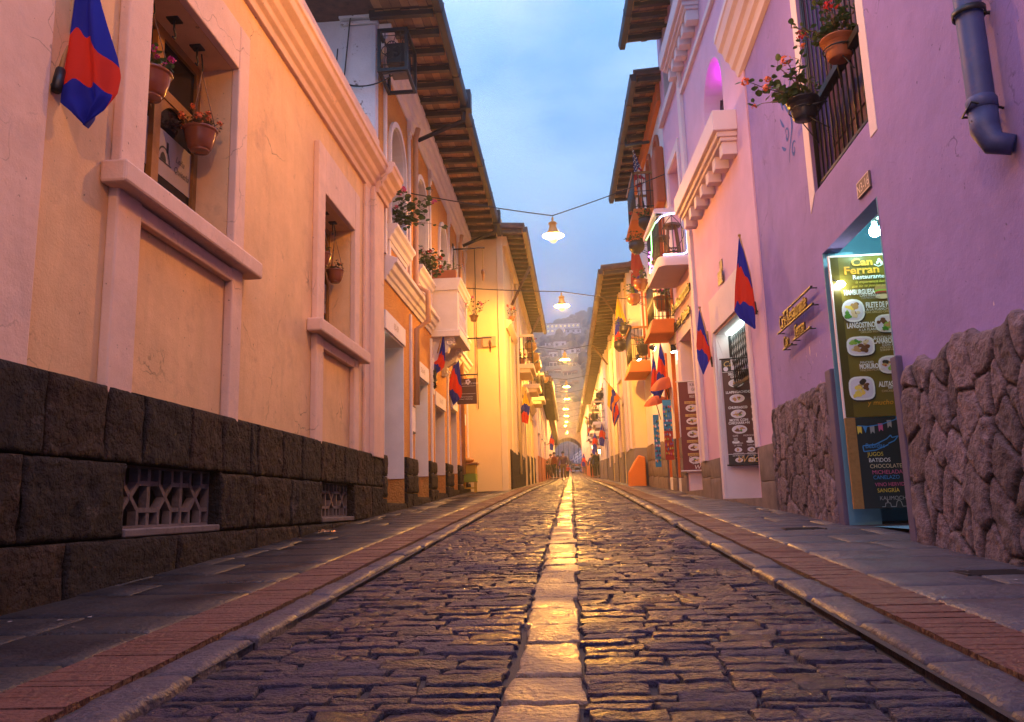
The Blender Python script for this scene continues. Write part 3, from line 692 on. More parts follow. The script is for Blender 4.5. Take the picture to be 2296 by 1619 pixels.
# ================================================================== right side of the street
M_purple = mat('lilac_plaster', (.31,.215,.50), .85, var=.09, vs=1.6, bump=.5, bs=45, bd=.006, dirt=(.24,.16,.40), dirt_s=1.4, dirt_lo=.55, dirt_hi=.8, bump2=.6, bs2=4, crack=.7)
M_pink = mat('pink_plaster', (.75,.46,.60), .85, var=.05, vs=2, bump=.35, bs=50, bd=.005, bump2=.4, bs2=5, dirt=(.60,.37,.48), dirt_s=1.8, dirt_lo=.6, dirt_hi=.85)
M_pinkw = mat('pinkish_white_trim', (.80,.66,.66), .8, var=.04, bump=.3, bs=60, bd=.005)
M_teal = mat('teal_paint', (.12,.30,.42), .6, var=.06, bump=.2, bs=50)
M_jamb = mat('grey_lilac_jamb', (.11,.085,.15), .8, var=.08, bump=.3, bs=60)
M_rub = mat('rubble_stone', (.27,.185,.20), .9, col2=(.10,.066,.074), vs=11, bump=1, bs=70, bd=.02, bump2=.8, bs2=26, dirt=(.34,.25,.25), dirt_s=5, dirt_lo=.6, dirt_hi=.75)
_N = M_rub.node_tree.nodes; _L = M_rub.node_tree.links; _a = _N.new('ShaderNodeAttribute'); _a.attribute_name = 'stone_tone'; _mx = _N.new('ShaderNodeMix'); _mx.data_type = 'RGBA'; _mx.blend_type = 'MULTIPLY'; _mx.inputs[0].default_value = .85
_p = _N['Principled BSDF']; _s = _p.inputs['Base Color'].links[0].from_socket; _L.new(_s, _mx.inputs[6]); _L.new(_a.outputs['Color'], _mx.inputs[7]); _L.new(_mx.outputs[2], _p.inputs['Base Color'])
M_slabw = mat('grey_stone_slab', (.22,.165,.15), .85, col2=(.11,.08,.075), vs=5, bump=.7, bs=55, bd=.01)
M_orangeP = mat('orange_paint', (.72,.20,.035), .75, var=.06, bump=.3, bs=60)
M_terra = mat('terracotta_paint', (.42,.10,.035), .8, var=.06, bump=.3, bs=60)
M_whiteD = mat('white_house_plaster', (.80,.76,.74), .85, var=.04, bump=.3, bs=50)
M_bluep = mat('blue_paint', (.03,.09,.36), .7, var=.05)
M_blueP = mat('blue_pipe_paint', (.045,.065,.20), .55, col2=(.03,.04,.12), vs=3, bump=.2, bs=40, dirt=(.10,.07,.15), dirt_s=6, dirt_lo=.55, dirt_hi=.75)
M_shut = mat('plum_shutter', (.10,.045,.085), .6, var=.1, vs=6, bump=.2, bs=50)
M_brass = mat('bronze_letters', (.085,.035,.014), .5, metal=.2, var=.1)
M_plate = mat('number_plate', (.16,.10,.09), .5, var=.05)
M_cream2 = mat('plate_lettering', (.75,.6,.5), .6, var=0)
# ---------------------------------------------------------------- lilac house
RP = F(2.72, 10.84, .015, -1)
p = thing('lilac_house', 'lilac plastered house with rubble stone base, barred window and lit restaurant doorway', 'house', (2.72, 6, 0))
PW = (6.60,8.24,3.86,6.7); PD = (6.62,8.20,.34,3.18)
b = MB(); wall_sheet(b, RP, -4, 10.84, -.3, 9.5, [(*PW,.24),(PD[0],PD[1],PD[2],PD[3],.16)]); house_shell(b, RP, -4, 10.84, -.3, 9.5, 6)
wl = b.build('wall', M_purple, p)
# peeled patches of paint
b = MB()
for (u, v, s) in ((1815,785,.05),(1772,748,.02),(1830,795,.022),(1822,812,.016),(1838,768,.012),(1853,800,.012),(1808,800,.014),(1840,855,.014),(2228,682,.014),(1930,765,.012)):
    y, z = RP.sz(u, v); n = 9; b.face([RP.P(y+s*.55*math.cos(t*6.283/n)*R.uniform(.4,1.1), z+s*1.6*math.sin(t*6.283/n)*R.uniform(.4,1.1), .002) for t in range(n)])
b.build('peeled_paint', mat('bare_plaster', (.75,.55,.62), .8, var=.05), wl)
b = MB()
b.bx(RP,PW[0]-.16,PW[0],3.70,6.7,0,.006); b.prism(RP,[(PW[1],3.86),(PW[1],6.7),(PW[1]+.19,6.7),(PW[1]+.19,3.70)],0,.006); b.build('window_surround', M_pinkw, p)
b = MB(); b.bx(RP,PW[0],PW[1],PW[2],PW[3],-.34,-.24); 
for q in (PW[0]+.03,(PW[0]+PW[1])/2): b.bx(RP,q+.04,q+.09,PW[2],PW[3],-.24,-.225)
for z in (4.35,5.1): b.bx(RP,PW[0]+.03,PW[1]-.03,z,z+.05,-.24,-.225)
b.build('shutter', M_shut, p)
b = MB()
for k in range(13): y = PW[0]+.04+(PW[1]-PW[0]-.08)*k/12; b.tube([RP.P(y,PW[2]+.005,-.06),RP.P(y,PW[3],-.06)],.009,6)
b.tube([RP.P(PW[1]-.02,PW[2],-.05),RP.P(PW[1]-.02,PW[3],-.05)],.022,6); b.bx(RP,PW[0],PW[1],3.93,3.96,-.075,-.045)
b.bx(RP,PW[0]-.02,PW[1]+.05,4.68,4.75,-.03,.02); b.bx(RP,PW[0],PW[1],4.72,4.735,-.09,-.03)
b.build('iron_bars', M_iron, p)
# doorway and the lit hall behind it
a, c, z0, z1 = PD
b = MB(); b.bx(RP,c-.015,c+.001,z0,z1,-.30,.004); b.bx(RP,a-.001,a+.015,z0,z1,-.30,.004); 
jm = b.build('door_jamb', M_teal, p)
b = MB(); b.bx(RP,c,c+.19,.1,1.98,-.02,.045); b.build('jamb_foot', M_jamb, p, bevel=.015); b = MB(); b.bx(RP,a-.13,a,.1,1.80,-.02,.05); b.build('jamb_foot', M_jamb, p, bevel=.015)
b = MB(); X0, X1 = RP.P(7,0,-.16).x, 5.2
hy0, hy1, hz = a-.5, c+.35, 3.75
b.face([(X0,hy1,.3),(X1,hy1,.3),(X1,hy1,hz),(X0,hy1,hz)]); b.face([(X0,hy0,.3),(X1,hy0,.3),(X1,hy0,hz),(X0,hy0,hz)]); b.face([(X1,hy0,.3),(X1,hy1,.3),(X1,hy1,hz),(X1,hy0,hz)])
b.face([(X0,hy0,hz),(X1,hy0,hz),(X1,hy1,hz),(X0,hy1,hz)]); b.face([(X0,hy0,.42),(X1,hy0,.42),(X1,hy1,.42),(X0,hy1,.42)])
b.face([(X0,hy0,.3),(X0,a,.3),(X0,a,hz),(X0,hy0,hz)]); b.face([(X0,c,.3),(X0,hy1,.3),(X0,hy1,hz),(X0,c,hz)]); b.face([(X0,a,z1),(X0,c,z1),(X0,c,hz),(X0,a,hz)])
b.build('hall', M_teal, p, fixn=False, weld=False)
b = MB(); rough_block(b, RP, a+.005, c-.005, gz(7)-.2, z0+.02, -.9, .03, .014, .03, .05, 77); b.bx(RP,a+.005,c-.005,.1,z0+.004,-.9,.02); b.build('doorstep', M_volc, p)
def rubble(mb, f, ya, yb, top, amp, cell, res, seed, jw=.2):
    nu = int(abs(yb-ya)/res); nv = int(1.9/res)
    def fn(s, t):
        y = ya+(yb-ya)*s; zt = top(y); zb = gz(y)-.12; z = zb+(zt-zb)*t
        q = V((y/(cell*.86)+.35*noise.noise(V((y*2.2,z*2.2,seed))), z/(cell*1.3)+.35*noise.noise(V((y*2,z*2,seed+3))), seed))
        d, _ = noise.voronoi(q, distance_metric='DISTANCE')
        e = d[1]-d[0]; k = min(1, e/jw); hgt = amp*(k*(2-k))**.5; tone.append(min(1, e/.07)*(.55+.75*abs(noise.cell(_[0]*7))))
        h = hgt*(.75+.5*noise.noise(V((_[0].x*3,_[0].y*3,1))))+amp*.18*noise.noise(V((y*5,z*5,seed)))+amp*.16*noise.noise(V((y*14,z*14,seed)))+amp*.09*noise.noise(V((y*31,z*31,seed)))
        edge = min(1, (1-t)*nv*res/.10); ee = min(1, min(s,1-s)*abs(yb-ya)/.05)
        return f.P(y, z, .02+h*min(edge,1)**.5*ee**.5 if t < 1 else -.01)
    mb.grid(fn, nu, nv)
def toned(o):
    at_ = o.data.color_attributes.new('stone_tone','FLOAT_COLOR','POINT'); vals = []
    for t_ in tone: vals += [t_,t_,t_,1]
    if len(vals) == len(o.data.vertices)*4: at_.data.foreach_set('color', vals)
    tone.clear()
tone = []
b = MB(); rubble(b, RP, 8.385, 10.90, lambda y: 1.88+.05*noise.noise(V((y*4,0,3)))+.04*noise.noise(V((y*9,2,3))), .045, .23, .018, 5.5, .18)
toned(b.build('stone_base', M_rub, p, weld=False))
b = MB(); rubble(b, RP, 3.2, 6.50, lambda y: 1.72+.10*noise.noise(V((y*2.3,0,8)))+.06*noise.noise(V((y*6,2,3)))-.30*max(0,(y-6.0))**1.2, .060, .29, .015, 2.5, .16); rubble(b, RP, -3.5, 3.2, lambda y: 1.72, .15, .36, .12, 2.5, .26)
toned(b.build('stone_base', M_rub, p, weld=False))
prof = [(0,6.78),(.06,6.80),(.09,6.90),(.14,6.93),(.17,7.03),(.22,7.06),(.26,7.18),(.31,7.22),(.34,7.34),(.36,7.36),(.36,7.46),(0,7.55)]
b = MB(); b.sweep(RP, prof, -2, 11.08); b.build('cornice', M_pinkw, p, bevel=.006)
q0 = at(2212,0,4.6); q1 = at(2243,318,4.6); x = RP.P(4.6,3,.12).x
b = MB(); b.tube([(x,4.6,9),(x,4.6,2.90),(x-.005,4.6,2.84)],.075,18); b.lathe([(.076,.22),(.086,.225),(.086,.28),(.076,.30)],(x,4.6,2.70),18); b.tube([(x,4.6,2.92),(x,4.6,2.80),(x+.02,4.57,2.70),(x+.10,4.52,2.66)],[.080,.080,.07,.058],16)
pp = b.build('drainpipe', M_blueP, p)
for zz in (3.55,5.2):
    b = MB(); b.lathe([(.088,-.02),(.094,-.02),(.094,.02),(.088,.02)],(x,4.6,zz),18); b.tube([(x+.08,4.6,zz),(x+.16,4.6,zz)],.012,6); b.build('strap', M_iron, pp)
b = MB(); b.tube([(x+.12,4.6,2.93),(x-.1,4.52,2.94),(x-.08,4.68,2.92),(x+.12,4.7,2.93)],.008,5); b.build('pipe_wire', M_iron, pp)
b = MB(); b.bx(RP,6.69,7.00,3.30,3.45,.001,.02); npl = b.build('number_plate', M_plate, p, bevel=.006)
b = MB(); pl = lambda s, t: RP.P(6.845-s, 3.375+t, .0225); write(b,'N3-16',pl,.115,0,-.04); 
for q in ((-.15,-.07,.15,-.062),(-.15,.062,.15,.07),(-.15,-.062,-.142,.062),(.142,-.062,.15,.062)): b.face([pl(q[0],q[1]),pl(q[2],q[1]),pl(q[2],q[3]),pl(q[0],q[3])])
b.build('plate_digits', M_cream2, npl)
# blue scroll painted on the wall
b = MB()
def scroll(cy, cz, r, turns, ph, sgn, w=.016):
    pts = []; n = 22
    for i in range(n+1):
        t = i/n; rr = r*(1-t*.8); an = ph+sgn*turns*2*math.pi*t; pts.append((cy-rr*math.cos(an), cz+rr*math.sin(an)))
    ribbon(pts, w)
def ribbon(pts, w):
    for i in range(len(pts)-1):
        (y0,z0),(y1,z1) = pts[i], pts[i+1]; d = math.hypot(y1-y0,z1-z0) or 1; ny, nz_ = -(z1-z0)/d, (y1-y0)/d
        w0 = w*math.sin(math.pi*(i+.3)/(len(pts)-.4))+.004; w1 = w*math.sin(math.pi*(i+1.3)/(len(pts)-.4)+1e-6)+.004
        b.face([RP.P(y0+ny*w0,z0+nz_*w0,.004),RP.P(y1+ny*w1,z1+nz_*w1,.004),RP.P(y1-ny*w1,z1-nz_*w1,.004),RP.P(y0-ny*w0,z0-nz_*w0,.004)])
cy, cz = 8.93, 5.05
ribbon([(cy+.12*math.sin(t*.42),cz+.5-t*.052) for t in range(20)],.02); scroll(cy-.10,cz-.42,.10,1.1,.4,1); scroll(cy+.12,cz-.15,.10,1.1,2.5,-1); scroll(cy-.10,cz+.12,.09,1,.2,1); scroll(cy+.10,cz+.33,.08,1.1,2.2,-1)
for dy, dz, an in ((.20,.0,.6),(.2,-.28,.2),(-.2,-.1,2.6),(.17,.2,.9),(-.16,.3,2.2)): ribbon([(cy+dy+t*.03*math.cos(an),cz+dz+t*.03*math.sin(an)+.002*t*t) for t in range(7)],.018)
b.build('painted_scroll', M_bluep, p)

# ---------------------------------------------------------------- pink house
RK = F(2.7, 10.86, -.035, -1)
k = thing('pink_house', 'pink house with bracketed ledge, round arched windows and a rope lit white balcony', 'house', (2.6, 14, .6))
K1 = (11.77,13.95,.0,3.56); K2 = (15.95,17.30,0,4.12); KA = (12.08,13.50,6.46,8.05); KB = (16.20,17.25,9.6,11.3); KW = (16.1,17.35,5.5,8.0)
b = MB(); wall_sheet(b, RK, 10.86, 17.8, -.1, 11.7, [(K1[0],K1[1],gz(13)+.1,K1[3],.80),(K2[0],K2[1],gz(16.5)+.12,K2[3],.80),(*KA,.34,.71),(*KB,.3,.52),(*KW,.3)]); house_shell(b, RK, 10.86, 17.8, -.1, 11.7, 6)
b.build('wall', M_pink, k)
b = MB(); rough = [(10.88,11.60),(14.1,14.95),(14.95,15.78),(17.45,17.8)]; sd = 200
for (a, c) in rough:
    g = gz(a); 
    for z0, z1 in ((g-.3,g+.42),(g+.42,1.43)): sd += 1; rough_block(b, RK, a, c, z0, z1, -.1, .045, .004, .012, .08, sd, gap=.003)
b.bx(RK,11.60,14.1,.2,gz(12.8)+.11,-.4,.04); b.bx(RK,15.78,17.45,.3,gz(16.4)+.13,-.4,.04)
b.build('stone_plinth', M_slabw, k, bevel=.006)
b = MB(); a, c, _, z1 = K1
b.bx(RK,c,c+.17,gz(13)+.1,z1+.02,0,.035); b.bx(RK,a-.17,a,1.43,z1+.02,0,.035); b.bx(RK,a-.17,c+.17,z1+.02,z1+.62,0,.034); b.bx(RK,c-.02,c,gz(13)+.1,z1,-.8,.0); b.bx(RK,a,c-.02,z1-.02,z1,-.8,0); b.build('door_surround', M_pinkw, k, bevel=.006)
b = MB(); b.bx(RK,a,c,.7,z1,-.95,-.81)
for q in (a+.1,a+.75,a+1.4): b.bx(RK,q,q+.06,.8,z1,-.81,-.79)
b.build('door_leaf', M_dwood, k)
b = MB(); zl = 2.62
for i in range(26):
    for sgn in (-1,1):
        y = a+.02+(c-a)*1.45*i/26-(.4 if sgn > 0 else 0); p0 = (y, zl); p1 = (y+sgn*.42, z1)
        def clip(p0, p1):
            (ya,za),(yb,zb) = p0, p1
            lo, hi = 0., 1.
            for s_, e_ in ((ya-a, yb-ya), (c-ya, ya-yb)):
                if abs(e_) < 1e-9: continue
                t_ = -s_/e_
                if e_ > 0: lo = max(lo, t_)
                else: hi = min(hi, t_)
            return None if lo >= hi else ((ya+(yb-ya)*lo, za+(zb-za)*lo),(ya+(yb-ya)*hi, za+(zb-za)*hi))
        cc = clip(p0, p1)
        if cc: b.tube([RK.P(*cc[0],-.24),RK.P(*cc[1],-.24)],.008,4)
b.bx(RK,a,c,zl-.03,zl+.02,-.26,-.22); b.bx(RK,a,a+.03,zl,z1,-.26,-.22); b.bx(RK,c-.03,c,zl,z1,-.26,-.22); b.bx(RK,a+.9,a+.93,zl,z1,-.255,-.225); b.build('transom_lattice', M_iron, k)
b = MB(); b.bx(RK,a+.1,c-.1,z1-.05,z1-.022,-.28,-.18); b.build('door_light', emitmat('cool_tube', (.75,1,.93), 13), k)
b = MB(); a, c, _, z1 = K2
b.bx(RK,c,c+.13,1.3,z1,0,.03); b.bx(RK,a-.12,a,1.4,z1,0,.03); b.bx(RK,a-.12,c+.13,z1,z1+.35,0,.029); b.bx(RK,a,c,.7,z1,-.95,-.81); b.bx(RK,c-.02,c,.8,z1,-.8,0); b.build('door_surround', M_pinkw, k, bevel=.006)
b = MB(); q0, q1 = RK.P(16.1,3.9,-.2), RK.P(16.1,1.3,-.2)
for i in range(9): q = q0.lerp(q1,i/8); b.tube([q,q+V((-.05,-.10,0))],.012,5)
b.tube([q0,q1],.01,5); b.build('bead_strip', M_iron, k)
# bracketed ledges
def ledge(y0, y1, zb, name, nd):
    b = MB(); b.bx(RK,y0,y1,zb+.30,zb+.62,0,.36); b.bx(RK,y0+.05,y1-.05,zb+.22,zb+.30,0,.30); b.bx(RK,y0+.08,y1-.08,zb+.16,zb+.22,0,.25)
    o = b.build(name, M_pinkw, k, bevel=.012)
    for i in range(nd):
        y = y0+.12+(y1-y0-.24-.20)*i/(nd-1); b = MB(); b.bx(RK,y,y+.20,zb-.04,zb+.16,0,.22); b.build('dentil', M_pinkw, o, bevel=.01)
ledge(11.40,15.0,5.85,'window_ledge',7); ledge(13.2,15.6,9.25,'upper_ledge',6)
b = MB(); b.bx(RK,10.9,15.2,8.78,8.90,0,.06); b.bx(RK,15.62,17.75,9.30,9.42,0,.10); b.bx(RK,15.62,17.75,9.42,9.60,0,.06); b.build('string_course', M_pinkw, k, bevel=.008)
b = MB(); b.bx(RK,15.20,15.42,1.43,11.6,0,.07); b.bx(RK,15.47,15.62,1.43,11.6,0,.045); b.build('pilaster', M_pinkw, k, bevel=.008)
b = MB(); a, c, z0, z1 = KW
b.bx(RK,a-.16,a,z0,z1+.2,0,.04); b.bx(RK,c,c+.16,z0,z1+.2,0,.04); b.bx(RK,a,c,z1,z1+.2,0,.039); b.bx(RK,a,c,z0,z1,-.34,-.3); b.build('balcony_door', M_pinkw, k)
for (a, c, z0, z1), rs in ((KA,.71),(KB,.52)):
    b = MB(); liner(b, RK, a, c, z0, z1, .32, .012, rs); w = b.build('arched_window', M_pinkw, k)
    b = MB(); b.bx(RK,a-.1,c+.1,z0,z1+.1,-.40,-.33); b.build('pane', M_glass, w)
    b = MB(); 
    for q in (a+.06,(a+c)/2,c-.06): b.bx(RK,q-.035,q+.035,z0,z1,-.33,-.28)
    for z in (z0+.5,z0+1.0): b.bx(RK,a,c,z,z+.05,-.325,-.285)
    b.build('sash', M_dwood, w)
b = MB(); y = (KA[0]+KA[1])/2
b.tube([RK.P(y-.30,7.78,-.27),RK.P(y,7.93,-.27),RK.P(y+.30,7.78,-.27)],.02,6); b.build('neon_strip', emitmat('magenta_neon', (.75,.02,1), 22), k)
roof(k, RK, 10.7, 17.4, 11.35, .83, .05, M_gutter)
# corner balcony with wrought iron sides
BA, BB, Bn, Bz = 15.66, 17.45, .62, 5.36
b = MB()
def rr(n0, y0, n1, y1, r=.16):   # rounded plan outline in (n, y)
    pts = [(0,y0)]
    for i in range(7): t = math.pi/2*i/6; pts.append((n1-r+r*math.sin(t), y0+r-r*math.cos(t)))
    for i in range(7): t = math.pi/2*i/6; pts.append((n1-r+r*math.cos(t), y1-r+r*math.sin(t)))
    return pts+[(0,y1)]
def plate(mb, f, out, z0, z1):
    A = [f.P(y,z0,n) for n, y in out]; B_ = [f.P(y,z1,n) for n, y in out]; mb.poly(A); mb.poly(B_)
    for i in range(len(out)): j = (i+1)%len(out); mb.face([A[i],A[j],B_[j],B_[i]])
plate(b, RK, rr(0,BA,Bn,BB), Bz, Bz+.20); bal = b.build('balcony', M_pinkw, k, bevel=.012)
b = MB(); b.bx(RK,BA-.02,BA+.14,Bz+1.10,Bz+1.20,0,Bn); b.bx(RK,BA,BB,Bz+1.10,Bz+1.20,Bn-.13,Bn+.03); b.build('handrail', M_pinkw, bal, bevel=.008)
b = MB()
for i in range(8): n = .04+(Bn-.08)*i/7; b.tube([RK.P(BA+.04,Bz+.2,n),RK.P(BA+.04,Bz+1.1,n)],.008,5) if i in (0,7) else None
for i in range(15): y = BA+.1+(BB-BA-.16)*i/14; b.tube([RK.P(y,Bz+.2,Bn-.05),RK.P(y,Bz+1.1,Bn-.05)],.009,5)
def arcp(n0, z0, n1, z1, bow): return [RK.P(BA+.04, z0+(z1-z0)*t/10, n0+(n1-n0)*t/10+bow*math.sin(math.pi*t/10)) for t in range(11)]
b.tube(arcp(.30,Bz+1.06,.30,Bz+.3,.22),.008,5); b.tube(arcp(.30,Bz+1.06,.30,Bz+.3,-.22),.008,5); b.tube(arcp(.30,Bz+1.08,.30,Bz+.2,0),.008,5); b.tube(arcp(.12,Bz+.2,.12,Bz+1.1,0),.008,5); b.tube(arcp(.48,Bz+.2,.48,Bz+1.1,0),.008,5)
b.build('balustrade', M_iron, bal)
b = MB(); r = .012
path = [RK.P(BA-.01,Bz+.22,Bn-.1),RK.P(BA-.01,Bz+.22,.12),RK.P(BA-.01,Bz+.25,.05),RK.P(BA-.01,Bz+.32,.03),RK.P(BA-.01,Bz+.95,.03),RK.P(BA-.01,Bz+1.05,.06),RK.P(BA-.01,Bz+1.08,.14),RK.P(BA-.01,Bz+1.07,.36),RK.P(BA-.01,Bz+1.02,.52),RK.P(BA+.05,Bz+.92,.62)]
b.tube(path, r, 6); b.build('rope_light', emitmat('led_white_blue', (.42,.55,1), 9), bal)
b = MB(); b.tube([RK.P(BA+.05,Bz+.92,.63),RK.P(BA+.6,Bz+.90,.66),RK.P(BA+1.2,Bz+.95,.67)], r, 6); b.tube([RK.P(BA+.5,Bz+.9,.66),RK.P(BA+.55,Bz+.5,.66),RK.P(BA+.9,Bz+.1,.68)], r, 6); b.build('rope_light', emitmat('led_green', (.35,1,.3), 4), bal)
b = MB(); 
for i in range(9): c = RK.P(BA+.75+.06*math.sin(i*2.1),Bz+.10+.05*i,.67+.02*math.cos(i*1.7)); b.ball(c,.022,6)
b.build('rope_light', emitmat('led_mixed', (.9,.15,.9), 6), bal)
b = MB(); 
write(b,'Bar Restaurante',lambda s,t: RK.P(16.65-s,4.80+t,.05),.34,0,0,shear=.3); write(b,'Balcón Quiteño',lambda s,t: RK.P(16.65-s,4.38+t,.05),.30,0,0,shear=.3); o = b.build('wall_lettering', M_iron, k)
sl_ = o.modifiers.new('thick','SOLIDIFY'); sl_.thickness = .03
b = MB(); 
for y, z, t in ((14.55,3.60,'93'),(15.6,4.25,'N3')): b.bx(RK,y-.09,y+.09,z-.13,z+.13,.001,.015)
y, z = RK.sz(1620,622); b.bx(RK,y-.15,y+.15,z-.11,z+.11,.036,.05); y2, z2 = RK.sz(1617,597); b.bx(RK,y2-.10,y2+.10,z2-.1,z2+.1,.001,.012)
b.build('number_plate', M_plate, k); b = MB(); write(b,'N3-20',lambda s,t: RK.P(y-s,z+t,.053),.11,0,-.035); b.build('plate_digits', M_cream2, k)

# ---------------------------------------------------------------- white house with orange trim
RD = F(2.48, 17.82, -.02, -1)
d = thing('white_house', 'white house with orange arched trim, stacked orange balconies and a tiled eave', 'house', (2.4, 21, 1))
nich = [(18.35,18.95,gz(18.5)+.35,4.2),(19.65,20.35,gz(19.8)+.35,4.2)]
arcs = [(18.7,19.5,6.6,9.6),(20.25,21.0,8.2,9.8),(22.4,23.1,8.2,9.7)]
lows = [(18.1,18.8,5.0,6.4),(22.9,23.7,4.8,7.0)]
b = MB(); wall_sheet(b, RD, 17.82, 24.7, .4, 10.55, [(*q,.4) for q in nich]+[(*q,.2,.35) for q in arcs]+[(*q,.25) for q in lows]); house_shell(b, RD, 17.82, 24.7, .4, 10.55, 5)
b.build('wall', M_whiteD, d)
b = MB(); sd = 300
for (a, c) in ((17.84,18.34),(18.96,19.62),(20.36,21.2),(21.2,22.2),(22.2,23.3),(23.3,24.6)):
    g = gz(a); z = g-.3; 
    for top in (g+.35,g+.8,g+1.25): sd += 1; rough_block(b, RD, a, c, z, top, -.1, .05, .006, .02, .1, sd); z = top
b.build('stone_plinth', M_slabw, d)
for i, q in enumerate(nich):
    b = MB(); b.bx(RD,q[0],q[1],q[2],q[3],-.45,-.36); b.bx(RD,q[1]-.02,q[1],q[2],q[3],-.36,0); b.bx(RD,q[0]-.06,q[0],1.9,4.3,0,.04) if i else None; b.build('shop_doorway', M_orangeP, d)
for q in arcs:
    b = MB(); arch_trim(b, RD, *q, .35, .14, .05); liner(b, RD, *q, .18, .02, .33); w = b.build('arched_window', M_terra, d); b = MB(); b.bx(RD,q[0],q[1],q[2],q[3],-.28,-.19); b.build('pane', M_glass, w)
for q in lows:
    b = MB(); b.bx(RD,q[0]-.1,q[0],q[2],q[3]+.1,0,.05); b.bx(RD,q[1],q[1]+.1,q[2],q[3]+.1,0,.05); b.bx(RD,q[0],q[1],q[3],q[3]+.1,0,.049); w = b.build('balcony_door', M_terra, d); b = MB(); b.bx(RD,q[0],q[1],q[2],q[3],-.3,-.24); b.build('pane', M_dwood, w)
b = MB(); b.bx(RD,17.84,24.7,10.05,10.5,0,.10); b.build('orange_band', M_orangeP, d)
b = MB(); b.bx(RD,18.0,18.62,7.6,9.0,0,.22); b.build('bay_hood', M_terra, d, bevel=.05)
rD = roof(d, RD, 17.5, 25.2, 10.55, .62, .03, mat('dark_gutter_brown', (.055,.038,.035), .5), sp=.5)
b = MB(); b.tube([RD.P(20.6,10.5,.6),RD.P(20.6,10.25,.58),RD.P(19.7,9.9,.1)],.04,8); b.build('spout', M_gutter, rD)
def orange_balcony(y0, y1, zb, nn, hgt, mslab, rail=True):
    b = MB(); P = RD.P
    b.hexa([P(y0,zb,0),P(y1,zb,0),P(y1,zb,nn+.03),P(y0,zb,nn+.03),P(y0,zb+.34,0),P(y1,zb+.34,0),P(y1,zb+.34,nn-.06),P(y0,zb+.34,nn-.06)]); o = b.build('balcony', mslab, d, bevel=.03)
    b = MB(); z = zb+.34; n1 = nn-.1
    def bar(A, B_, r_=.010): b.tube([A,B_], r_, 5)
    n = max(4, int((y1-y0)/.11))
    for i in range(n+1): y = y0+.04+(y1-y0-.08)*i/n; bar(P(y,z,n1),P(y,z+hgt,n1))
    for i in range(6): nn_ = n1*i/5; bar(P(y0+.04,z,nn_),P(y0+.04,z+hgt,nn_)); bar(P(y1-.04,z,nn_),P(y1-.04,z+hgt,nn_))
    for zz in (z+.06,z+hgt*.5): bar(P(y0+.04,zz,0),P(y0+.04,zz,n1)); bar(P(y0+.04,zz,n1),P(y1-.04,zz,n1))
    b.build('balustrade', M_iron, o)
    b = MB(); b.bx(RD,y0,y0+.07,z+hgt,z+hgt+.05,0,n1+.03); b.bx(RD,y0,y1,z+hgt,z+hgt+.05,n1-.035,n1+.035); b.bx(RD,y1-.07,y1,z+hgt,z+hgt+.05,0,n1-.035); b.build('handrail', M_wood, o)
    return o
orange_balcony(17.95,19.15,4.46,.56,.92,M_orangeP); orange_balcony(22.75,24.3,4.36,.62,.95,M_orangeP); orange_balcony(19.9,21.6,7.85,.62,.95,M_orangeP)
# ================================================================== houses further along, both sides
M_yellow = mat('warm_yellow_plaster', (.86,.66,.32), .85, var=.04, vs=1.6, bump=.3, bs=40, bd=.006, dirt=(.62,.44,.2), dirt_s=1.5, dirt_lo=.62, dirt_hi=.85)
M_yellowp = mat('pale_yellow_trim', (.82,.68,.42), .85, var=.03, bump=.3, bs=50)
M_pinkpale = mat('pale_pink_plaster', (.80,.60,.56), .85, var=.05, bump=.3, bs=50)
M_brown = mat('brown_timber', (.13,.06,.035), .65, col2=(.06,.03,.02), vs=8, bump=.3, bs=30)
M_greyd = mat('grey_dado', (.22,.19,.21), .8, var=.08, bump=.2, bs=40)
M_rustdado = mat('orange_dado', (.55,.17,.07), .8, var=.1, bump=.2, bs=40)
M_gbrown = mat('brown_gutter', (.10,.06,.035), .5, var=.1)
M_soff = M_tile
# ---- yellow corner house on the left
LY = F(-1.85, 23.8, .008, 1); y = thing('yellow_house', 'pale yellow house whose blank side wall juts into the street beyond the orange house', 'house', (-1.85, 30, 1.4))
YE = 38.5; zt = 9.1
yo = [(25.6,26.5,2.2,6.2),(31.0,32.0,1.3,4.6),(33.6,34.6,1.35,4.6),(36.2,37.1,1.5,4.6)]; yu = [(28.4,29.3,6.5,8.3),(32.4,33.3,6.5,8.3),(35.4,36.3,6.5,8.3)]
b = MB(); wall_sheet(b, LY, 23.8, YE, .7, zt, [(*q,.25) for q in yo+yu]); house_shell(b, LY, 23.8, YE, .7, zt, 6); b.build('wall', M_yellow, y)
g = G(23.8); b = MB(); b.bx(g,-3.05,-1.86,zt-.2,9.55,-6,0); b.build('side_wall_top', M_yellow, y)
b = MB(); b.bx(g,-2.04,-1.852,1.0,zt,0,.03); b.build('corner_strip', M_yellowp, y, bevel=.01)
b = MB(); b.bx(g,-3.1,-2.04,1.0,3.62,0,.02); b.build('lower_render', M_yellow, y)
x0, z0 = g.sz(1082,779); x1, z1 = g.sz(1112,755); b = MB(); b.bx(g,x0,x1,z0,z1,0,.12); b.build('meter_box', mat('beige_metal', (.50,.34,.22), .5), y, bevel=.01)
b = MB(); b.tube([(-2.72,23.76,8.6),(-2.70,23.76,3.6)],.012,5); b.build('wall_cable', M_wire, y)
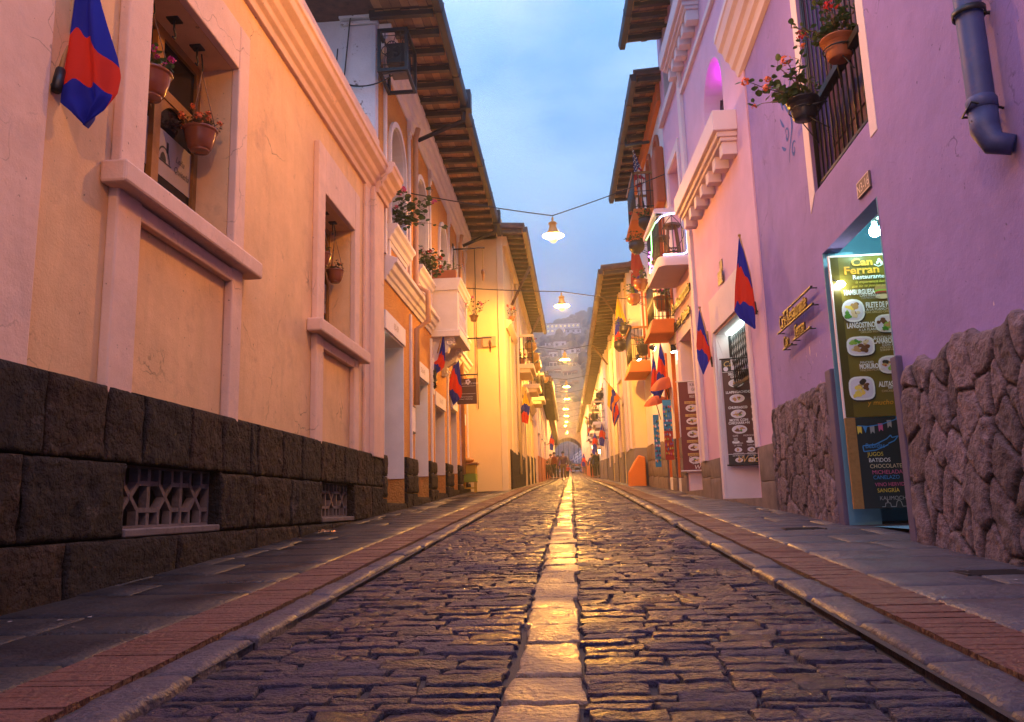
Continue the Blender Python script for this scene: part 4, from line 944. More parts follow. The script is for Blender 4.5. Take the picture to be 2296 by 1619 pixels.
for q in yo+yu:
    b = MB(); b.bx(LY,q[0]-.14,q[0],q[2],q[3]+.14,0,.05); b.bx(LY,q[1],q[1]+.14,q[2],q[3]+.14,0,.05); b.bx(LY,q[0],q[1],q[3],q[3]+.14,0,.049); w = b.build('window' if q[2] > 2 else 'doorway', M_yellowp, y)
    b = MB(); b.bx(LY,q[0],q[1],q[2],q[3],-.3,-.24); b.bx(LY,(q[0]+q[1])/2-.04,(q[0]+q[1])/2+.04,q[2],q[3],-.24,-.2); b.build('leaf', M_brown, w)
b = MB(); sd = 400
for a, c in ((24.6,27.5),(27.5,30.9),(32.05,33.5),(34.7,36.1),(37.2,38.4)):
    gq = gz(a); rough_block(b, LY, a, c, gq-.3, gq+1.25, -.1, .06, .02, .05, .15, a)
b.build('stone_base', M_volc, y)
b = MB()
for q in (26.9,29.9,34.2): b.bx(LY,q-.12,q+.12,2.4,8.7,0,.06)
b.build('pilaster', M_yellowp, y)
b = MB(); b.sweep(LY,[(0,6.15),(.05,6.15),(.16,6.3),(.18,6.4),(0,6.42)],24.2,27.2); b.sweep(LY,[(0,4.9),(.05,4.9),(.20,5.1),(.22,5.2),(0,5.22)],30.4,38); b.bx(LY,23.9,38,8.7,9.0,0,.12); b.build('string_cornice', M_yellowp, y)
roof(y, LY, 23.5, YE, zt+.02, .68, .04, M_gbrown, sp=.5)
ro = y.children[-1]
for q in (26.3,33.5):
    b = MB(); b.tube([LY.P(q,7.4,.05),LY.P(q+.1,8.75,.70)],.05,5); b.build('eave_strut', M_brown, ro)
b = MB(); b.tube([LY.P(28.0,8.6,.08),LY.P(28.0,1.8,.08)],.05,8); b.build('drainpipe', M_yellowp, y)
def balcony(house, f, y0, y1, zb, nn, hgt, ms, mi, th=.18, step=.12):
    b = MB(); b.bx(f,y0,y1,zb,zb+th,0,nn); b.bx(f,y0+.05,y1-.05,zb-.14,zb,0,nn*.8); o = b.build('balcony', ms, house, bevel=.02)
    b = MB(); n = max(3,int((y1-y0)/step)); z = zb+th
    for i in range(n+1): q = y0+.04+(y1-y0-.08)*i/n; b.tube([f.P(q,z,nn-.05),f.P(q,z+hgt,nn-.05)],.012,4)
    for i in range(5):
        q = (nn-.05)*i/4
        for e in (y0+.04,y1-.04): b.tube([f.P(e,z,q),f.P(e,z+hgt,q)],.012,4); b.ball(f.P(e,z+.22,q),.035,6)
    for zz in (z+.22,z+hgt*.55): b.tube([f.P(y0+.04,zz,0),f.P(y0+.04,zz,nn-.05),f.P(y1-.04,zz,nn-.05)],.012,4)
    b.build('balustrade', mi, o)
    b = MB(); b.bx(f,y0,y0+.08,z+hgt,z+hgt+.09,0,nn+.02); b.bx(f,y0+.08,y1,z+hgt,z+hgt+.09,nn-.08,nn+.02); b.build('handrail', M_yellowp if ms is not M_pinkpale else ms, o)
    return o
YB = LY.sz(1155,815)
balcony(y, LY, 28.3, 30.3, 5.55, .62, .98, M_yellowp, M_iron); balcony(y, LY, 31.9, 33.6, 5.35, .66, .95, M_yellowp, M_iron); balcony(y, LY, 35.0, 36.6, 5.25, .70, .95, M_yellowp, M_iron)
# ---- pale house with the low dark eave
def row_house(name, label, f, y0, y1, ztop, mw, doors, wins, dado=None, eave=None, dh=1.3, depth=5, mtrim=None, leafm=None):
    t = thing(name, label, 'house', tuple(f.P((y0+y1)/2, gz((y0+y1)/2))))
    b = MB(); g0 = gz(y0)-.5; wall_sheet(b, f, y0, y1, g0, ztop, [(a,c,gz(a)+.1,gz(a)+q,.25) for a,c,q in doors]+[(*q,.2) for q in wins]); house_shell(b, f, y0, y1, g0, ztop, depth); b.build('wall', mw, t)
    for a, c, q in doors:
        b = MB(); b.bx(f,a,c,gz(a)+.1,gz(a)+q,-.3,-.24); b.bx(f,(a+c)/2-.03,(a+c)/2+.03,gz(a)+.1,gz(a)+q,-.24,-.21); b.build('door', leafm or M_brown, t)
    for q in wins:
        b = MB(); b.bx(f,q[0]-.1,q[0],q[2]-.1,q[3]+.1,0,.05); b.bx(f,q[1],q[1]+.1,q[2]-.1,q[3]+.1,0,.05); b.bx(f,q[0],q[1],q[3],q[3]+.1,0,.049); b.bx(f,q[0],q[1],q[2]-.1,q[2],0,.08); w = b.build('window', mtrim or M_whiteD, t)
        b = MB(); b.bx(f,q[0],q[1],q[2],q[3],-.25,-.19); b.bx(f,(q[0]+q[1])/2-.03,(q[0]+q[1])/2+.03,q[2],q[3],-.19,-.16); b.build('sash', M_brown, w)
    if dado:
        b = MB(); ds = sorted((a,c) for a,c,_ in doors); e = y0
        for a, c in ds+[(y1,y1)]:
            if a-e > .05: P = f.P; b.hexa([P(e,gz(e)-.4,-.02),P(a,gz(a)-.4,-.02),P(a,gz(a)-.4,.035),P(e,gz(e)-.4,.035),P(e,gz(e)+dh,-.02),P(a,gz(a)+dh,-.02),P(a,gz(a)+dh,.035),P(e,gz(e)+dh,.035)])
            e = c
        b.build('dado', dado, t)
    if eave: roof(t, f, y0-.2, y1, ztop+.02, eave[0], eave[1], eave[2], sp=.55, board=.22)
    return t
LW = F(-1.56, 38.5, -.002, 1)
lw = row_house('low_eave_house', 'narrow pale house with orange dado and deep dark eave hanging low past the yellow house', LW, 38.5, 57, 6.75, M_pinkpale, [(41.5,42.6,2.5),(46,47,2.4),(51,52.2,2.5)], [(39.3,40.2,4.3,5.9),(44,45,4.4,6.0),(49,50,4.6,6.2)], M_rustdado, (.72,.10,M_gbrown))
LX = F(-1.75, 57, -.004, 1)
row_house('plain_house', 'plain pale house between the low dark eave and the stone arch', LX, 57, 99.5, 8.1, M_pinkpale, [(60,61.3,2.6),(66,67.3,2.6),(73,74.3,2.6),(82,83.3,2.6)], [(63,64.2,5.6,7.1),(70,71.2,5.8,7.3),(78,79.2,6.2,7.5),(87,88.2,6.4,7.6)], M_rustdado, (.45,.05,M_gbrown))
# ---- right: house jutting out, with blank yellow lit side
RC = F(1.97, 24.72, -.008, -1)
c_ = row_house('cream_house', 'cream house with grey dado and orange buttress jutting out after the orange balconies', RC, 24.72, 38.5, 7.95, M_yellowp, [(28.3,29.5,2.9),(31.6,32.6,2.9),(35.2,36.4,2.9)], [(29.0,30.0,5.2,6.9),(33.0,34.0,5.3,7.0),(36.6,37.5,5.4,7.0)], M_greyd, (.75,.05,M_gbrown), dh=1.15)
b = MB()
for q in (26.0,27.4,30.6,34.6,37.9): b.bx(RC,q-.22,q+.22,2.4,7.9,0,.07)
b.build('pilaster', M_pinkw, c_)
g = G(24.72); b = MB(); b.bx(g,1.955,2.6,.9,2.35,0,.035); b.build('side_dado', M_greyd, c_); b = MB()
xx = 1.97; b.prism(g,[(1.70,.9),(2.22,.9),(2.22,2.05),(2.02,2.12),(1.72,1.62)],-.3,.34); b.build('corner_buttress', M_orangeP, c_, bevel=.04)
b = MB(); b.tube([RC.P(27.2,6.9,.05),RC.P(27.0,7.85,.72)],.04,5); b.tube([RC.P(36,6.9,.05),RC.P(36,7.85,.72)],.04,5); b.build('eave_strut', M_brown, c_)
RE_ = F(1.86, 38.5, -.006, -1)
re_ = row_house('long_white_house', 'long white house with flower pot balconies and brown doors beyond the cream house', RE_, 38.5, 62, 8.35, M_whiteD, [(40.2,41.3,2.6),(44.6,45.6,2.6),(49,50.2,2.6),(54,55.2,2.6),(58.5,59.6,2.6)], [(42.4,43.4,5.2,6.9),(47,48,5.4,7.0),(52,53,5.6,7.2),(57,58,5.8,7.4)], M_greyd, (.62,.05,M_gbrown), dh=1.1)
balcony(re_, RE_, 41.9, 43.9, 4.75, .62, 1.0, M_whiteD, M_iron); balcony(re_, RE_, 46.4, 48.6, 4.7, .66, 1.0, M_whiteD, M_iron); balcony(re_, RE_, 51.4, 53.6, 4.8, .66, 1.0, M_whiteD, M_iron)
RG = F(1.66, 62, -.009, -1)
rg = row_house('pinkish_house', 'pinkish white house next to the arch with an orange pillar foot', RG, 62, 99.5, 9.6, M_pinkpale, [(66,67.1,2.6),(71,72.1,2.6),(77,78.1,2.6),(84,85.1,2.6)], [(64,65,6.2,7.8),(69,70,6.4,8),(75,76,6.6,8.2)], M_rustdado, (.40,.05,M_gbrown), dh=1.2)
b = MB(); b.bx(G(61.9),1.50,1.95,3.2,9.5,0,.25); b.build('corner_pier', M_pinkpale, rg); b = MB(); b.bx(G(61.9),1.46,1.96,2.4,4.0,.24,.29); b.bx(G(61.9),1.455,1.50,2.4,4.0,-.1,.24); b.build('pier_foot', M_rustdado, rg)
# ---- stone bridge with the arch
M_brickw = mat('bridge_masonry', (.34,.24,.18), .9, col2=(.17,.12,.10), vs=2.4, bump=.6, bs=14, bd=.03)
def brick_nodes(m, sx, mort):
    nt = m.node_tree; N = nt.nodes; L = nt.links; p_ = N['Principled BSDF']
    tc = N.new('ShaderNodeTexCoord'); mp = N.new('ShaderNodeMapping'); mp.inputs['Rotation'].default_value = (math.radians(90),0,0); L.new(tc.outputs['Object'], mp.inputs[0])
    br = N.new('ShaderNodeTexBrick'); br.inputs['Scale'].default_value = sx; br.inputs['Mortar Size'].default_value = .022; br.inputs['Color1'].default_value = (.40,.28,.20,1); br.inputs['Color2'].default_value = (.24,.16,.12,1); br.inputs['Mortar'].default_value = (*mort,1); L.new(mp.outputs[0], br.inputs[0])
    mx = N.new('ShaderNodeMix'); mx.data_type = 'RGBA'; mx.inputs[0].default_value = .75; old = p_.inputs['Base Color'].links[0].from_socket; L.new(old, mx.inputs[6]); L.new(br.outputs[0], mx.inputs[7]); L.new(mx.outputs[2], p_.inputs['Base Color'])
brick_nodes(M_brickw, 2.2, (.5,.4,.33))
class GA(G): pass
ga = G(99.6); br = thing('stone_bridge', 'masonry bridge with a round arch closing the end of the street', 'bridge', (0,100,4.7))
ax0, _ = ga.sz(1240,1040); ax1, _ = ga.sz(1307,1040); _, acz = ga.sz(1274,981); ag = gz(99.6); az = acz-(ax1-ax0)/2
_, bt = ga.sz(1265,902)
b = MB(); wall_sheet(b, ga, -14, 14, ag-1, bt, [(ax0,ax1,ag-1,acz,6.0,(ax1-ax0)/2)]); house_shell(b, ga, -14, 14, ag-1, bt, 6.0) if False else None
P = ga.P; b.face([P(-14,bt),P(14,bt),P(14,bt,-6),P(-14,bt,-6)]); b.build('wall', M_brickw, br)
b = MB(); arch_trim(b, ga, ax0, ax1, az-.01, acz, (ax1-ax0)/2, .55, .06); b.build('arch_ring', mat('arch_stone', (.42,.30,.20), .9, col2=(.26,.18,.12), vs=6), br)
_, pz = ga.sz(1265,946); b = MB(); b.bx(ga,-14,14,pz-.12,pz,0,.18); b.bx(ga,-14,14,bt-.25,bt+.02,-.4,.12); b.build('coping', M_brickw, br)
# ---- plaza seen through the arch
M_pave = mat('plaza_stone', (.26,.27,.31), .6, var=.12, vs=1.2, bump=.3, bs=10)
b = MB(); b.face([(-14,106,gz(106)-.02),(14,106,gz(106)-.02),(14,124,gz(124)),(-14,124,gz(124))]); struct(b.build('plaza', M_pave))
b = MB(); b.face([(-5,99,gz(99)+.012),(4,99,gz(99)+.012),(4,106.2,gz(106)),(-5,106.2,gz(106))]); struct(b.build('passage_floor', M_pave))
rw = thing('retaining_wall', 'blue grey sloping stone wall seen through the arch', 'wall', (0,124,5.8)); b = MB()
for i in range(26):
    z = 5.2+i*.42; yv = 124+i*.22; b.box((-16,yv,z),(16,yv+3,z+.40+R.uniform(-.02,.02)))
b.build('stone_courses', mat('blue_grey_masonry', (.23,.23,.27), .85, col2=(.12,.12,.15), vs=3, bump=.6, bs=8), rw)
rl = thing('stair_railing', 'pale railing panel with dark letters climbing to the right, seen through the arch', 'railing', (0,118,5.5)); b = MB()
q0, q1, q2, q3 = at(1285,1031,118), at(1304,1018,118), at(1304,1008,118), at(1285,1021,118)
b.face([q0,q1,q2,q3]); b.build('panel', M_whiteD, rl, fixn=False)
b = MB(); dx = (q1-q0); dz = (q3-q0); pl = lambda s, t: q0+dx*s+dz*t+V((0,-.03,0)); write(b,'VIA U',pl,.9,.5,.16,xs=.36,bold=.02); b.build('panel_letters', M_dark, rl)
b = MB(); s0, s1 = at(1258,1047,118), at(1306,1014,118); b.tube([s0,s1],.06,5); b.tube([s0+V((0,0,-.5)),s1+V((0,0,-.5))],.04,5)
for i in range(9): q = s0.lerp(s1,i/8); b.tube([q,q+V((0,0,-1.0))],.04,5)
b.build('rails', M_whiteD, rl)
for u, v0, v1 in ((1252,1000,1046),(1263,990,1042),(1275,986,1036),(1287,988,1030),(1297,994,1022)):
    b = MB(); b.tube([at(u,v1,112),at(u,v0-8,112)],.07,6); tag(b.build('lamp_post', M_iron), {1252:'thin dark post closest to the tunnel side, behind the arch',1263:'thin dark post second in from the tunnel side, behind the arch',1275:'thin dark post in the middle of the arch opening',1287:'thin dark post at the lower end of the lettered railing panel',1297:'thin dark post at the upper end of the lettered railing panel'}[u], 'post', 'thin posts behind the arch')
# ---- hill
M_hill = mat('hill_vegetation', (.075,.095,.075), .95, col2=(.03,.045,.038), vs=.05, bump=.8, bs=.3, bd=2, big=.1)
def hill_z(x, yy):
    # ridge measured on the picture's skyline
    t = max(0, (yy-135)/(620-135)); ridge = 128+10*math.sin(x*.013+1)+6*math.sin(x*.037)
    base = 9+ridge*(t**1.05) if t < 1 else 9+ridge-(yy-620)*.25
    return base+3.0*noise.noise(V((x*.02,yy*.02,0)))*min(1,t*3)+1.3*noise.noise(V((x*.08,yy*.08,4)))*min(1,t*3)
b = MB(); b.grid(lambda s, t: (lambda X, Y: V((X,Y,hill_z(X,Y))))(-260+520*s, 135+620*t), 90, 110); struct(b.build('hill', M_hill))
M_hw = mat('hill_house_white', (.70,.70,.76), .8, var=.15, vs=.1); M_hr = mat('hill_house_roof', (.16,.11,.10), .85, var=.1); M_hwin = mat('hill_window', (.03,.03,.04), .3, var=0); M_lit = emitmat('lit_windows', (1,.85,.35), 1.6)
HB = [(1262,745,90,24,'lit'),(1285,748,60,12,'low'),(1255,777,40,16,'w'),(1232,776,30,12,'low'),(1275,793,46,18,'w'),(1240,800,34,20,'w'),(1290,790,30,16,'w'),(1303,800,30,20,'tall'),(1312,795,24,18,'tall'),(1296,812,22,12,'w'),(1228,806,24,12,'w'),(1258,815,26,12,'low'),(1240,820,26,16,'tall'),(1283,822,26,10,'w'),(1250,838,26,14,'w'),(1272,842,26,10,'low'),(1232,838,18,12,'w'),(1288,840,20,10,'w'),(1262,860,22,12,'w'),(1278,868,22,12,'tall'),(1252,872,20,14,'w'),(1290,862,18,12,'w'),(1262,884,20,12,'w'),(1281,890,20,12,'w'),(1250,893,18,10,'low'),(1330,752,20,5,'low')]
HL = ['long pavilion with yellow lit windows high on the hill', 'long low pale terrace next to the lit pavilion', 'wide white house just under the lit pavilion', 'low flat building under the pavilion, touching the yellow house balcony', 'white house directly behind the third lamp', 'tall fronted white house beside the third lamp, towards the balcony pots', 'white house on the same level as the third lamp, towards the cream house eave', 'white apartment block whose side touches the cream house eave line', 'white apartment block higher against the cream house eave', 'small white house a step below the apartment blocks by the eave', 'small white house above the ochre pots of the iron balcony', 'low flat building just under the third lamp', 'white apartment block beside the lowest ochre balcony pot', 'small white house below the third lamp, on the eave side', 'white house between the third and fourth lamps, balcony side', 'low flat building between the third and fourth lamps, in their line', 'little white house close to the dark ochre pot', 'little white house between the third and fourth lamps, on the eave side', 'white house level with the fourth lamp', 'white apartment block beside the fourth lamp, on the eave side', 'white house over the low dark eave, level with the fourth lamp', 'white house level with the fourth lamp, farther on the eave side', 'white house just behind the fifth lamp', 'white house beside the fifth lamp, on the eave side', 'low flat building over the low dark eave, level with the fifth lamp', 'long thin roof line high on the hill, alone by the cream house eave']
HP = []
for i, (u, v, wpx, hpx, kd) in enumerate(HB):
    # march along the sight line until it meets the hillside
    Yd = 140
    while Yd < 640 and at(u,v,Yd).z > hill_z(at(u,v,Yd).x, Yd): Yd += 3
    s_ = Yd/FL; w_, h_ = wpx*s_*(.85 if kd == 'lit' else R.uniform(.45,.75)), hpx*s_*(.9 if kd == 'lit' else R.uniform(.6,.95)); dpt = min(10, w_*.7); q = at(u,v,Yd)+V((0,0,h_*.5+dpt*.14)); M_hill_n = 0
    HP.append((q.x, q.y, w_*.5))
    n_ = {'lit':'lit_pavilion','low':'low_house','w':'hill_house','tall':'apartment_block'}[kd]
    _pos = ('high on the hill' if v < 785 else 'halfway up the hill' if v < 830 else 'at the foot of the hill')+', '+('left of' if u < 1258 else 'right of' if u > 1280 else 'behind')+' the lamp row'
    t = thing(n_, HL[i], 'building', tuple(q), None if kd == 'lit' else 'buildings on the hillside')
    b = MB(); b.box((q.x-w_/2,q.y-dpt/2,q.z-h_-2),(q.x+w_/2,q.y+dpt/2,q.z)); b.build('walls', M_hw, t)
    b = MB(); b.box((q.x-w_/2-.3,q.y-dpt/2-.3,q.z),(q.x+w_/2+.3,q.y+dpt/2+.3,q.z+.5)); b.build('roof', M_hr, t)
    nx = max(2,int(w_/2.6)); nz_ = max(1,int(h_/2.6)); b = MB()
    for ix in range(nx):
        for iz in range(nz_):
            cx = q.x-w_/2+w_*(ix+.5)/nx; cz = q.z-h_*(iz+.5)/nz_; b.face([(cx-.55,q.y-dpt/2-.06,cz-.6),(cx+.55,q.y-dpt/2-.06,cz-.6),(cx+.55,q.y-dpt/2-.06,cz+.6),(cx-.55,q.y-dpt/2-.06,cz+.6)])
    b.build('windows', M_lit if kd == 'lit' else M_hwin, t)
    if kd == 'lit': t.children[-1]['label'] = 'glowing yellow windows'

b = MB()
for _ in range(1500):
    yv = R.uniform(140,610); xv = R.uniform(-.09,.06)*yv; r_ = R.uniform(1.0,2.6); c = V((xv,yv,hill_z(xv,yv)+r_*.5))
    if any(abs(xv-hx) < hw+2.5 and -34 < yv-hy < 5 for hx, hy, hw in HP): continue
    b.ball(c, r_, 6, sq=(1,1,R.uniform(.7,1.5)))
struct(b.build('hill_trees', mat('hill_tree_leaves', (.035,.055,.035), .95, col2=(.015,.025,.018), vs=.15)), 'stuff')
# ================================================================== flower pots and plants
M_pot = mat('glazed_brown_pot', (.23,.075,.035), .22, var=.1, vs=5)
M_potT = mat('terracotta_pot', (.36,.12,.045), .6, var=.08, bump=.15, bs=60)
M_potB = mat('black_plastic_pot', (.022,.020,.030), .38, var=.12, bump=.1, bs=40)
M_potY = mat('ochre_pot', (.42,.22,.05), .35, var=.1)
M_soil = mat('potting_soil', (.035,.022,.015), .95, bump=.8, bs=70)
M_leaf = mat('geranium_leaf', (.085,.135,.035), .55, col2=(.035,.070,.018), vs=14, trans=.25)
M_leafd = mat('dry_leaf', (.20,.12,.04), .7, col2=(.10,.07,.02), vs=14, trans=.25)
M_stem = mat('stem', (.13,.085,.04), .7, var=.15, vs=20)
M_fl = {'pink': mat('pink_petals', (.72,.12,.24), .55, var=.15, vs=30, trans=.3), 'orange': mat('orange_petals', (.85,.20,.05), .55, var=.15, vs=30, trans=.3), 'red': mat('red_petals', (.62,.03,.03), .55, var=.15, vs=30, trans=.3), 'magenta': mat('magenta_petals', (.62,.04,.30), .55, var=.15, vs=30, trans=.3), 'white': mat('white_petals', (.80,.70,.66), .6, var=.1, trans=.3)}
def leaf(mb, p, d, up, L_, W_, mi=0):
    d = d.normalized(); s = d.cross(up)
    if s.length < 1e-4: s = d.orthogonal()
    s.normalize(); u = s.cross(d)
    o = [(0,0,0),(.25,.42,.05),(.6,.5,.10),(.9,.28,.06),(1,0,0),(.9,-.28,.06),(.6,-.5,.10),(.25,-.42,.05)]
    pts = [p+d*a*L_+s*b_*W_+u*c*L_ for a,b_,c in o]; m_ = p+d*.55*L_-u*.04*L_
    for i in range(8): mb.face([m_,pts[i],pts[(i+1)%8]], mi, True)
def flower(mb, p, r, n=26):
    for i in range(n):
        v = V((R.gauss(0,1),R.gauss(0,1),R.gauss(0,1)+.4)); v.normalize(); q = p+v*r*R.uniform(.55,1)
        a = v.orthogonal().normalized(); c = v.cross(a); s_ = r*.42; ph = R.uniform(0,6.28); a, c = a*math.cos(ph)+c*math.sin(ph), c*math.cos(ph)-a*math.sin(ph)
        mb.face([q-a*s_, q+c*s_*.7, q+a*s_, q-c*s_*.7], 0, True)
def plant(parent, c, stems, leaf_l, fcol=None, frad=.03, fprob=.5, spread=.5, bias=(0,0,0), lmat=None, thick=.006, nl=7):
    """stems: list of (length) grown from c, arching outwards"""
    st, lf, fl = MB(), MB(), MB(); c = V(c); bias = V(bias); nf = 0
    for L_ in stems:
        a = R.uniform(0,6.283); d = V((math.cos(a)*spread, math.sin(a)*spread, 1))+bias; d.normalize(); p = c+V((math.cos(a),math.sin(a),0))*.05*R.random(); pts = [p]; n = 8; dd = d.copy()
        for i in range(n):
            dd = (dd+V((R.gauss(0,.16),R.gauss(0,.16),R.gauss(0,.10)-.03))).normalized(); p = p+dd*L_/n; pts.append(p)
        st.tube(pts, [thick*(1-.6*i/n) for i in range(n+1)], 5)
        for k in range(nl):
            t = .25+.75*k/max(1,nl-1); i = min(n-1, int(t*n)); q = pts[i].lerp(pts[i+1], t*n-i if i < n-1 else .9)
            o = V((R.gauss(0,1),R.gauss(0,1),R.gauss(0,.5)+.25)).normalized(); pet = leaf_l*R.uniform(.3,.9); e = q+o*pet
            st.tube([q,e], thick*.3, 3, cap=False); s_ = leaf_l*R.uniform(.6,1.15); leaf(lf, e, (o+V((0,0,-.3))).normalized(), V((R.gauss(0,.4),R.gauss(0,.4),1)), s_, s_*.95)
        if fcol and R.random() < fprob: flower(fl, pts[-1], frad*R.uniform(.75,1.2)); nf += 1
    st.build('stems', M_stem, parent); lf.build('foliage', lmat or M_leaf, parent, fixn=False, weld=False)
    if nf: fl.build('flowers', M_fl[fcol], parent, fixn=False, weld=False)
PROFS = {
 'bowl': [(.001,0),(.55,0),(.60,.06),(.56,.07),(.62,.09),(.72,.16),(.90,.55),(.96,.80),(1.0,.86),(1.06,.88),(1.07,.95),(1.02,.97),(.95,.94),(.90,.80),(.001,.78)],
 'bell': [(.001,0),(.62,0),(.64,.03),(.70,.10),(.78,.50),(.84,.80),(.88,.82),(.86,.86),(.98,.88),(1.02,1.05),(1.06,1.07),(1.06,1.14),(.98,1.15),(.94,1.06),(.001,1.04)],
 'round': [(.001,0),(.42,0),(.45,.08),(.42,.10),(.70,.28),(.95,.62),(1.0,.95),(.96,1.22),(.90,1.36),(.98,1.40),(1.02,1.46),(.96,1.50),(.86,1.46),(.84,1.34),(.001,1.3)],
}
PZ = {'bowl': 1.55, 'bell': 1.15, 'round': 1.0}
def pot(label, c, r, style, m, group, hang=None, soil=True, name='flower_pot', rim=None):
    """c = centre of the pot's base"""
    t = thing(name, label, 'flower pot', tuple(c), group); b = MB(); pr = PROFS[style]
    b.lathe([(a*r, z*r*PZ[style]) for a, z in pr], c, 26); b.build('pot', m, t)
    top = V(c)+V((0,0,(pr[-1][1] if style != 'bowl' else .78)*r*PZ[style]))
    if soil: b = MB(); b.lathe([(r*.85,-.004),(r*.5,.012),(.001,.018)], top, 14); b.build('soil', M_soil, t)
    if hang is not None:
        b = MB()
        for i in range(3):
            a = 2*math.pi*i/3+.4; b.tube([top+V((r*.97*math.cos(a),r*.97*math.sin(a),.01)), V(hang)], .0045, 4)
        b.build('hanging_cord', mat('jute_cord', (.20,.12,.07), .9, var=0) if 'jute_cord' not in bpy.data.materials else bpy.data.materials['jute_cord'], t)
    return t, top
def on_wall(f, u, v, n, dz=0):
    y, z = f.sz(u, v, n); return f.P(y, z+dz, n)
GW = 'flower pots hanging in the window recesses'
HB_ = []
for (u, vb, r, hy, lab, fc, dry) in ((336,222,.150,5.58,'brown glazed pot with pink geranium hung in the lettered window, half behind its edge','magenta',0),(447,341,.142,6.36,'brown glazed pot with orange dried flowers hung fully in view in the lettered window','orange',1),(722,597,.115,9.85,'plain brown pot hung in the smaller second window, half behind its edge',None,1),(751,634,.118,10.50,'small brown pot with sprouting plant hung fully in view in the second window','orange',1)):
    y, z = L1.sz(u, vb, -.13); zt = 4.66 if u < 500 else 4.52; c = L1.P(y, z, -.13)
    t, top = pot(lab, c, r, 'bowl', M_pot, GW, hang=L1.P(y, zt, -.14))
    if u == 336: plant(t, top, [R.uniform(.12,.26) for _ in range(22)], .055, 'magenta', .035, .55, .8, thick=.004)
    elif u == 447: plant(t, top, [R.uniform(.14,.26) for _ in range(24)], .034, 'orange', .034, .6, .6, lmat=M_leafd, thick=.003, nl=8)
    elif u == 722: plant(t, top, [R.uniform(.08,.14) for _ in range(6)], .028, None, spread=.6, thick=.003)
    else: plant(t, top, [R.uniform(.12,.22) for _ in range(11)], .034, 'orange', .02, .2, .7, lmat=M_leafd, thick=.003)
    b = MB(); p = L1.P(y, zt, -.14); q = L1.P(y, 4.83 if u < 500 else 4.68, -.15); b.tube([q, p+V((0,.02,.04)), p+V((0,0,-.01))], .007, 5); b.build('hook', M_iron, t)
# the two bracket pots of the lilac house
for (u, vb, Y, r, st, m, lab, fc, ln) in ((1803,268,7.75,.155,'bell',M_potB,'black pot with leggy orange geranium on an iron bracket by the barred window','orange',[.80,.74,.62,.58,.48,.44,.5,.36,.4,.3]),(1883,134,6.95,.152,'bell',M_potT,'terracotta pot with red geranium on an iron bracket, above the black pot','red',[.5,.44,.42,.36,.38,.34,.40,.3,.32])):
    c = at(u, vb, Y); t, top = pot(lab, c, r, st, m, 'bracket pots beside the barred window')
    plant(t, top, ln, .074 if fc == 'orange' else .062, fc, .045, .5, .6, bias=(-.45,.1,.1), thick=.0085, nl=15)
    plant(t, top, [R.uniform(.12,.25) for _ in range(9)], .06, None, .04, 0, .8, thick=.006, nl=10)
    b = MB(); rr_ = r*.93; ring = [c+V((rr_*math.cos(a*math.pi/8), rr_*math.sin(a*math.pi/8), r*.62)) for a in range(17)]; b.tube(ring, .007, 5)
    wx = RP.P(c.y+.05, 0, 0).x
    for dy in (-.13,.16): b.tube([V((c.x, c.y+dy*.9, c.z+r*.62)), V((wx, c.y+dy*1.3, c.z+r*.62))], .008, 5); b.tube([V((c.x, c.y+dy*.5, c.z+.01)), V((wx, c.y+dy*1.2, c.z-.18))], .006, 5)
    b.build('bracket', M_iron, t)
# trailing geraniums of the orange house
GS = 'plants on the sills and balconies of the left houses'
def bush(label, c, stems, fc, r=.10, m=M_potB, st='bell', bias=(.9,0,-.1), leafl=.065, fr=.05, group=GS, spread=.6, fp=.5, nl=9, name='flower_pot', lm=None):
    t, top = pot(label, c, r, st, m, group, name=name); plant(t, top, stems, leafl, fc, fr, fp, spread, bias=bias, nl=nl, lmat=lm, thick=.006); return t
bush('pot of trailing pink geranium spilling from the first arched window of the orange house', L2.P(13.75,5.63,.02), [.6,.75,.9,1.0,.7,.55,.8,.65,.5,.9,.4,.45,.7,.85,.6,.5], 'pink', leafl=.10, fr=.065, nl=13)
bush('pot of white flowered plant in the second arched window, orange house', L2.P(16.1,5.63,.02), [.4,.5,.45,.35,.5,.3,.4,.45,.35], 'white', fp=.8, leafl=.08, nl=12)
bush('pot of small red flowers at the far side of the second arched window', L2.P(16.75,5.63,.05), [.4,.5,.6,.45,.5,.4,.55,.5,.35,.6], 'red', fp=.8, leafl=.09, nl=12)
t = thing('planter_box', 'long terracotta planter box lying on the top of the white balcony', 'planter', tuple(L2.P(17.7,5.88,.3)), GS); b = MB(); b.bx(L2,17.60,17.82,5.885,6.08,.02,.58); b.build('box', M_potT, t, bevel=.01)
plant(t, L2.P(17.7,6.06,.42), [.35,.42,.3,.28,.36,.4], .06, None, spread=.7); plant(t, L2.P(17.7,6.06,.15), [.16,.2,.14], .06, None, spread=.7)
bush('yellow pot with pink geranium hung on the white balcony front', L2.P(18.9,5.15,.82), [.35,.4,.45,.5,.7], 'pink', r=.11, m=M_potY, bias=(.3,0,.4), fp=.9)
b = MB(); q = L2.P(18.9,5.3,.70); b.tube([q,q+V((.02,0,0))],.01,5)
bush('small pot of orange flowers fixed high on the yellow house wall', LY.P(25.0,6.55,.14), [.35,.3,.4,.25], 'orange', r=.10, m=M_potT, bias=(.3,0,.2), fp=.9)
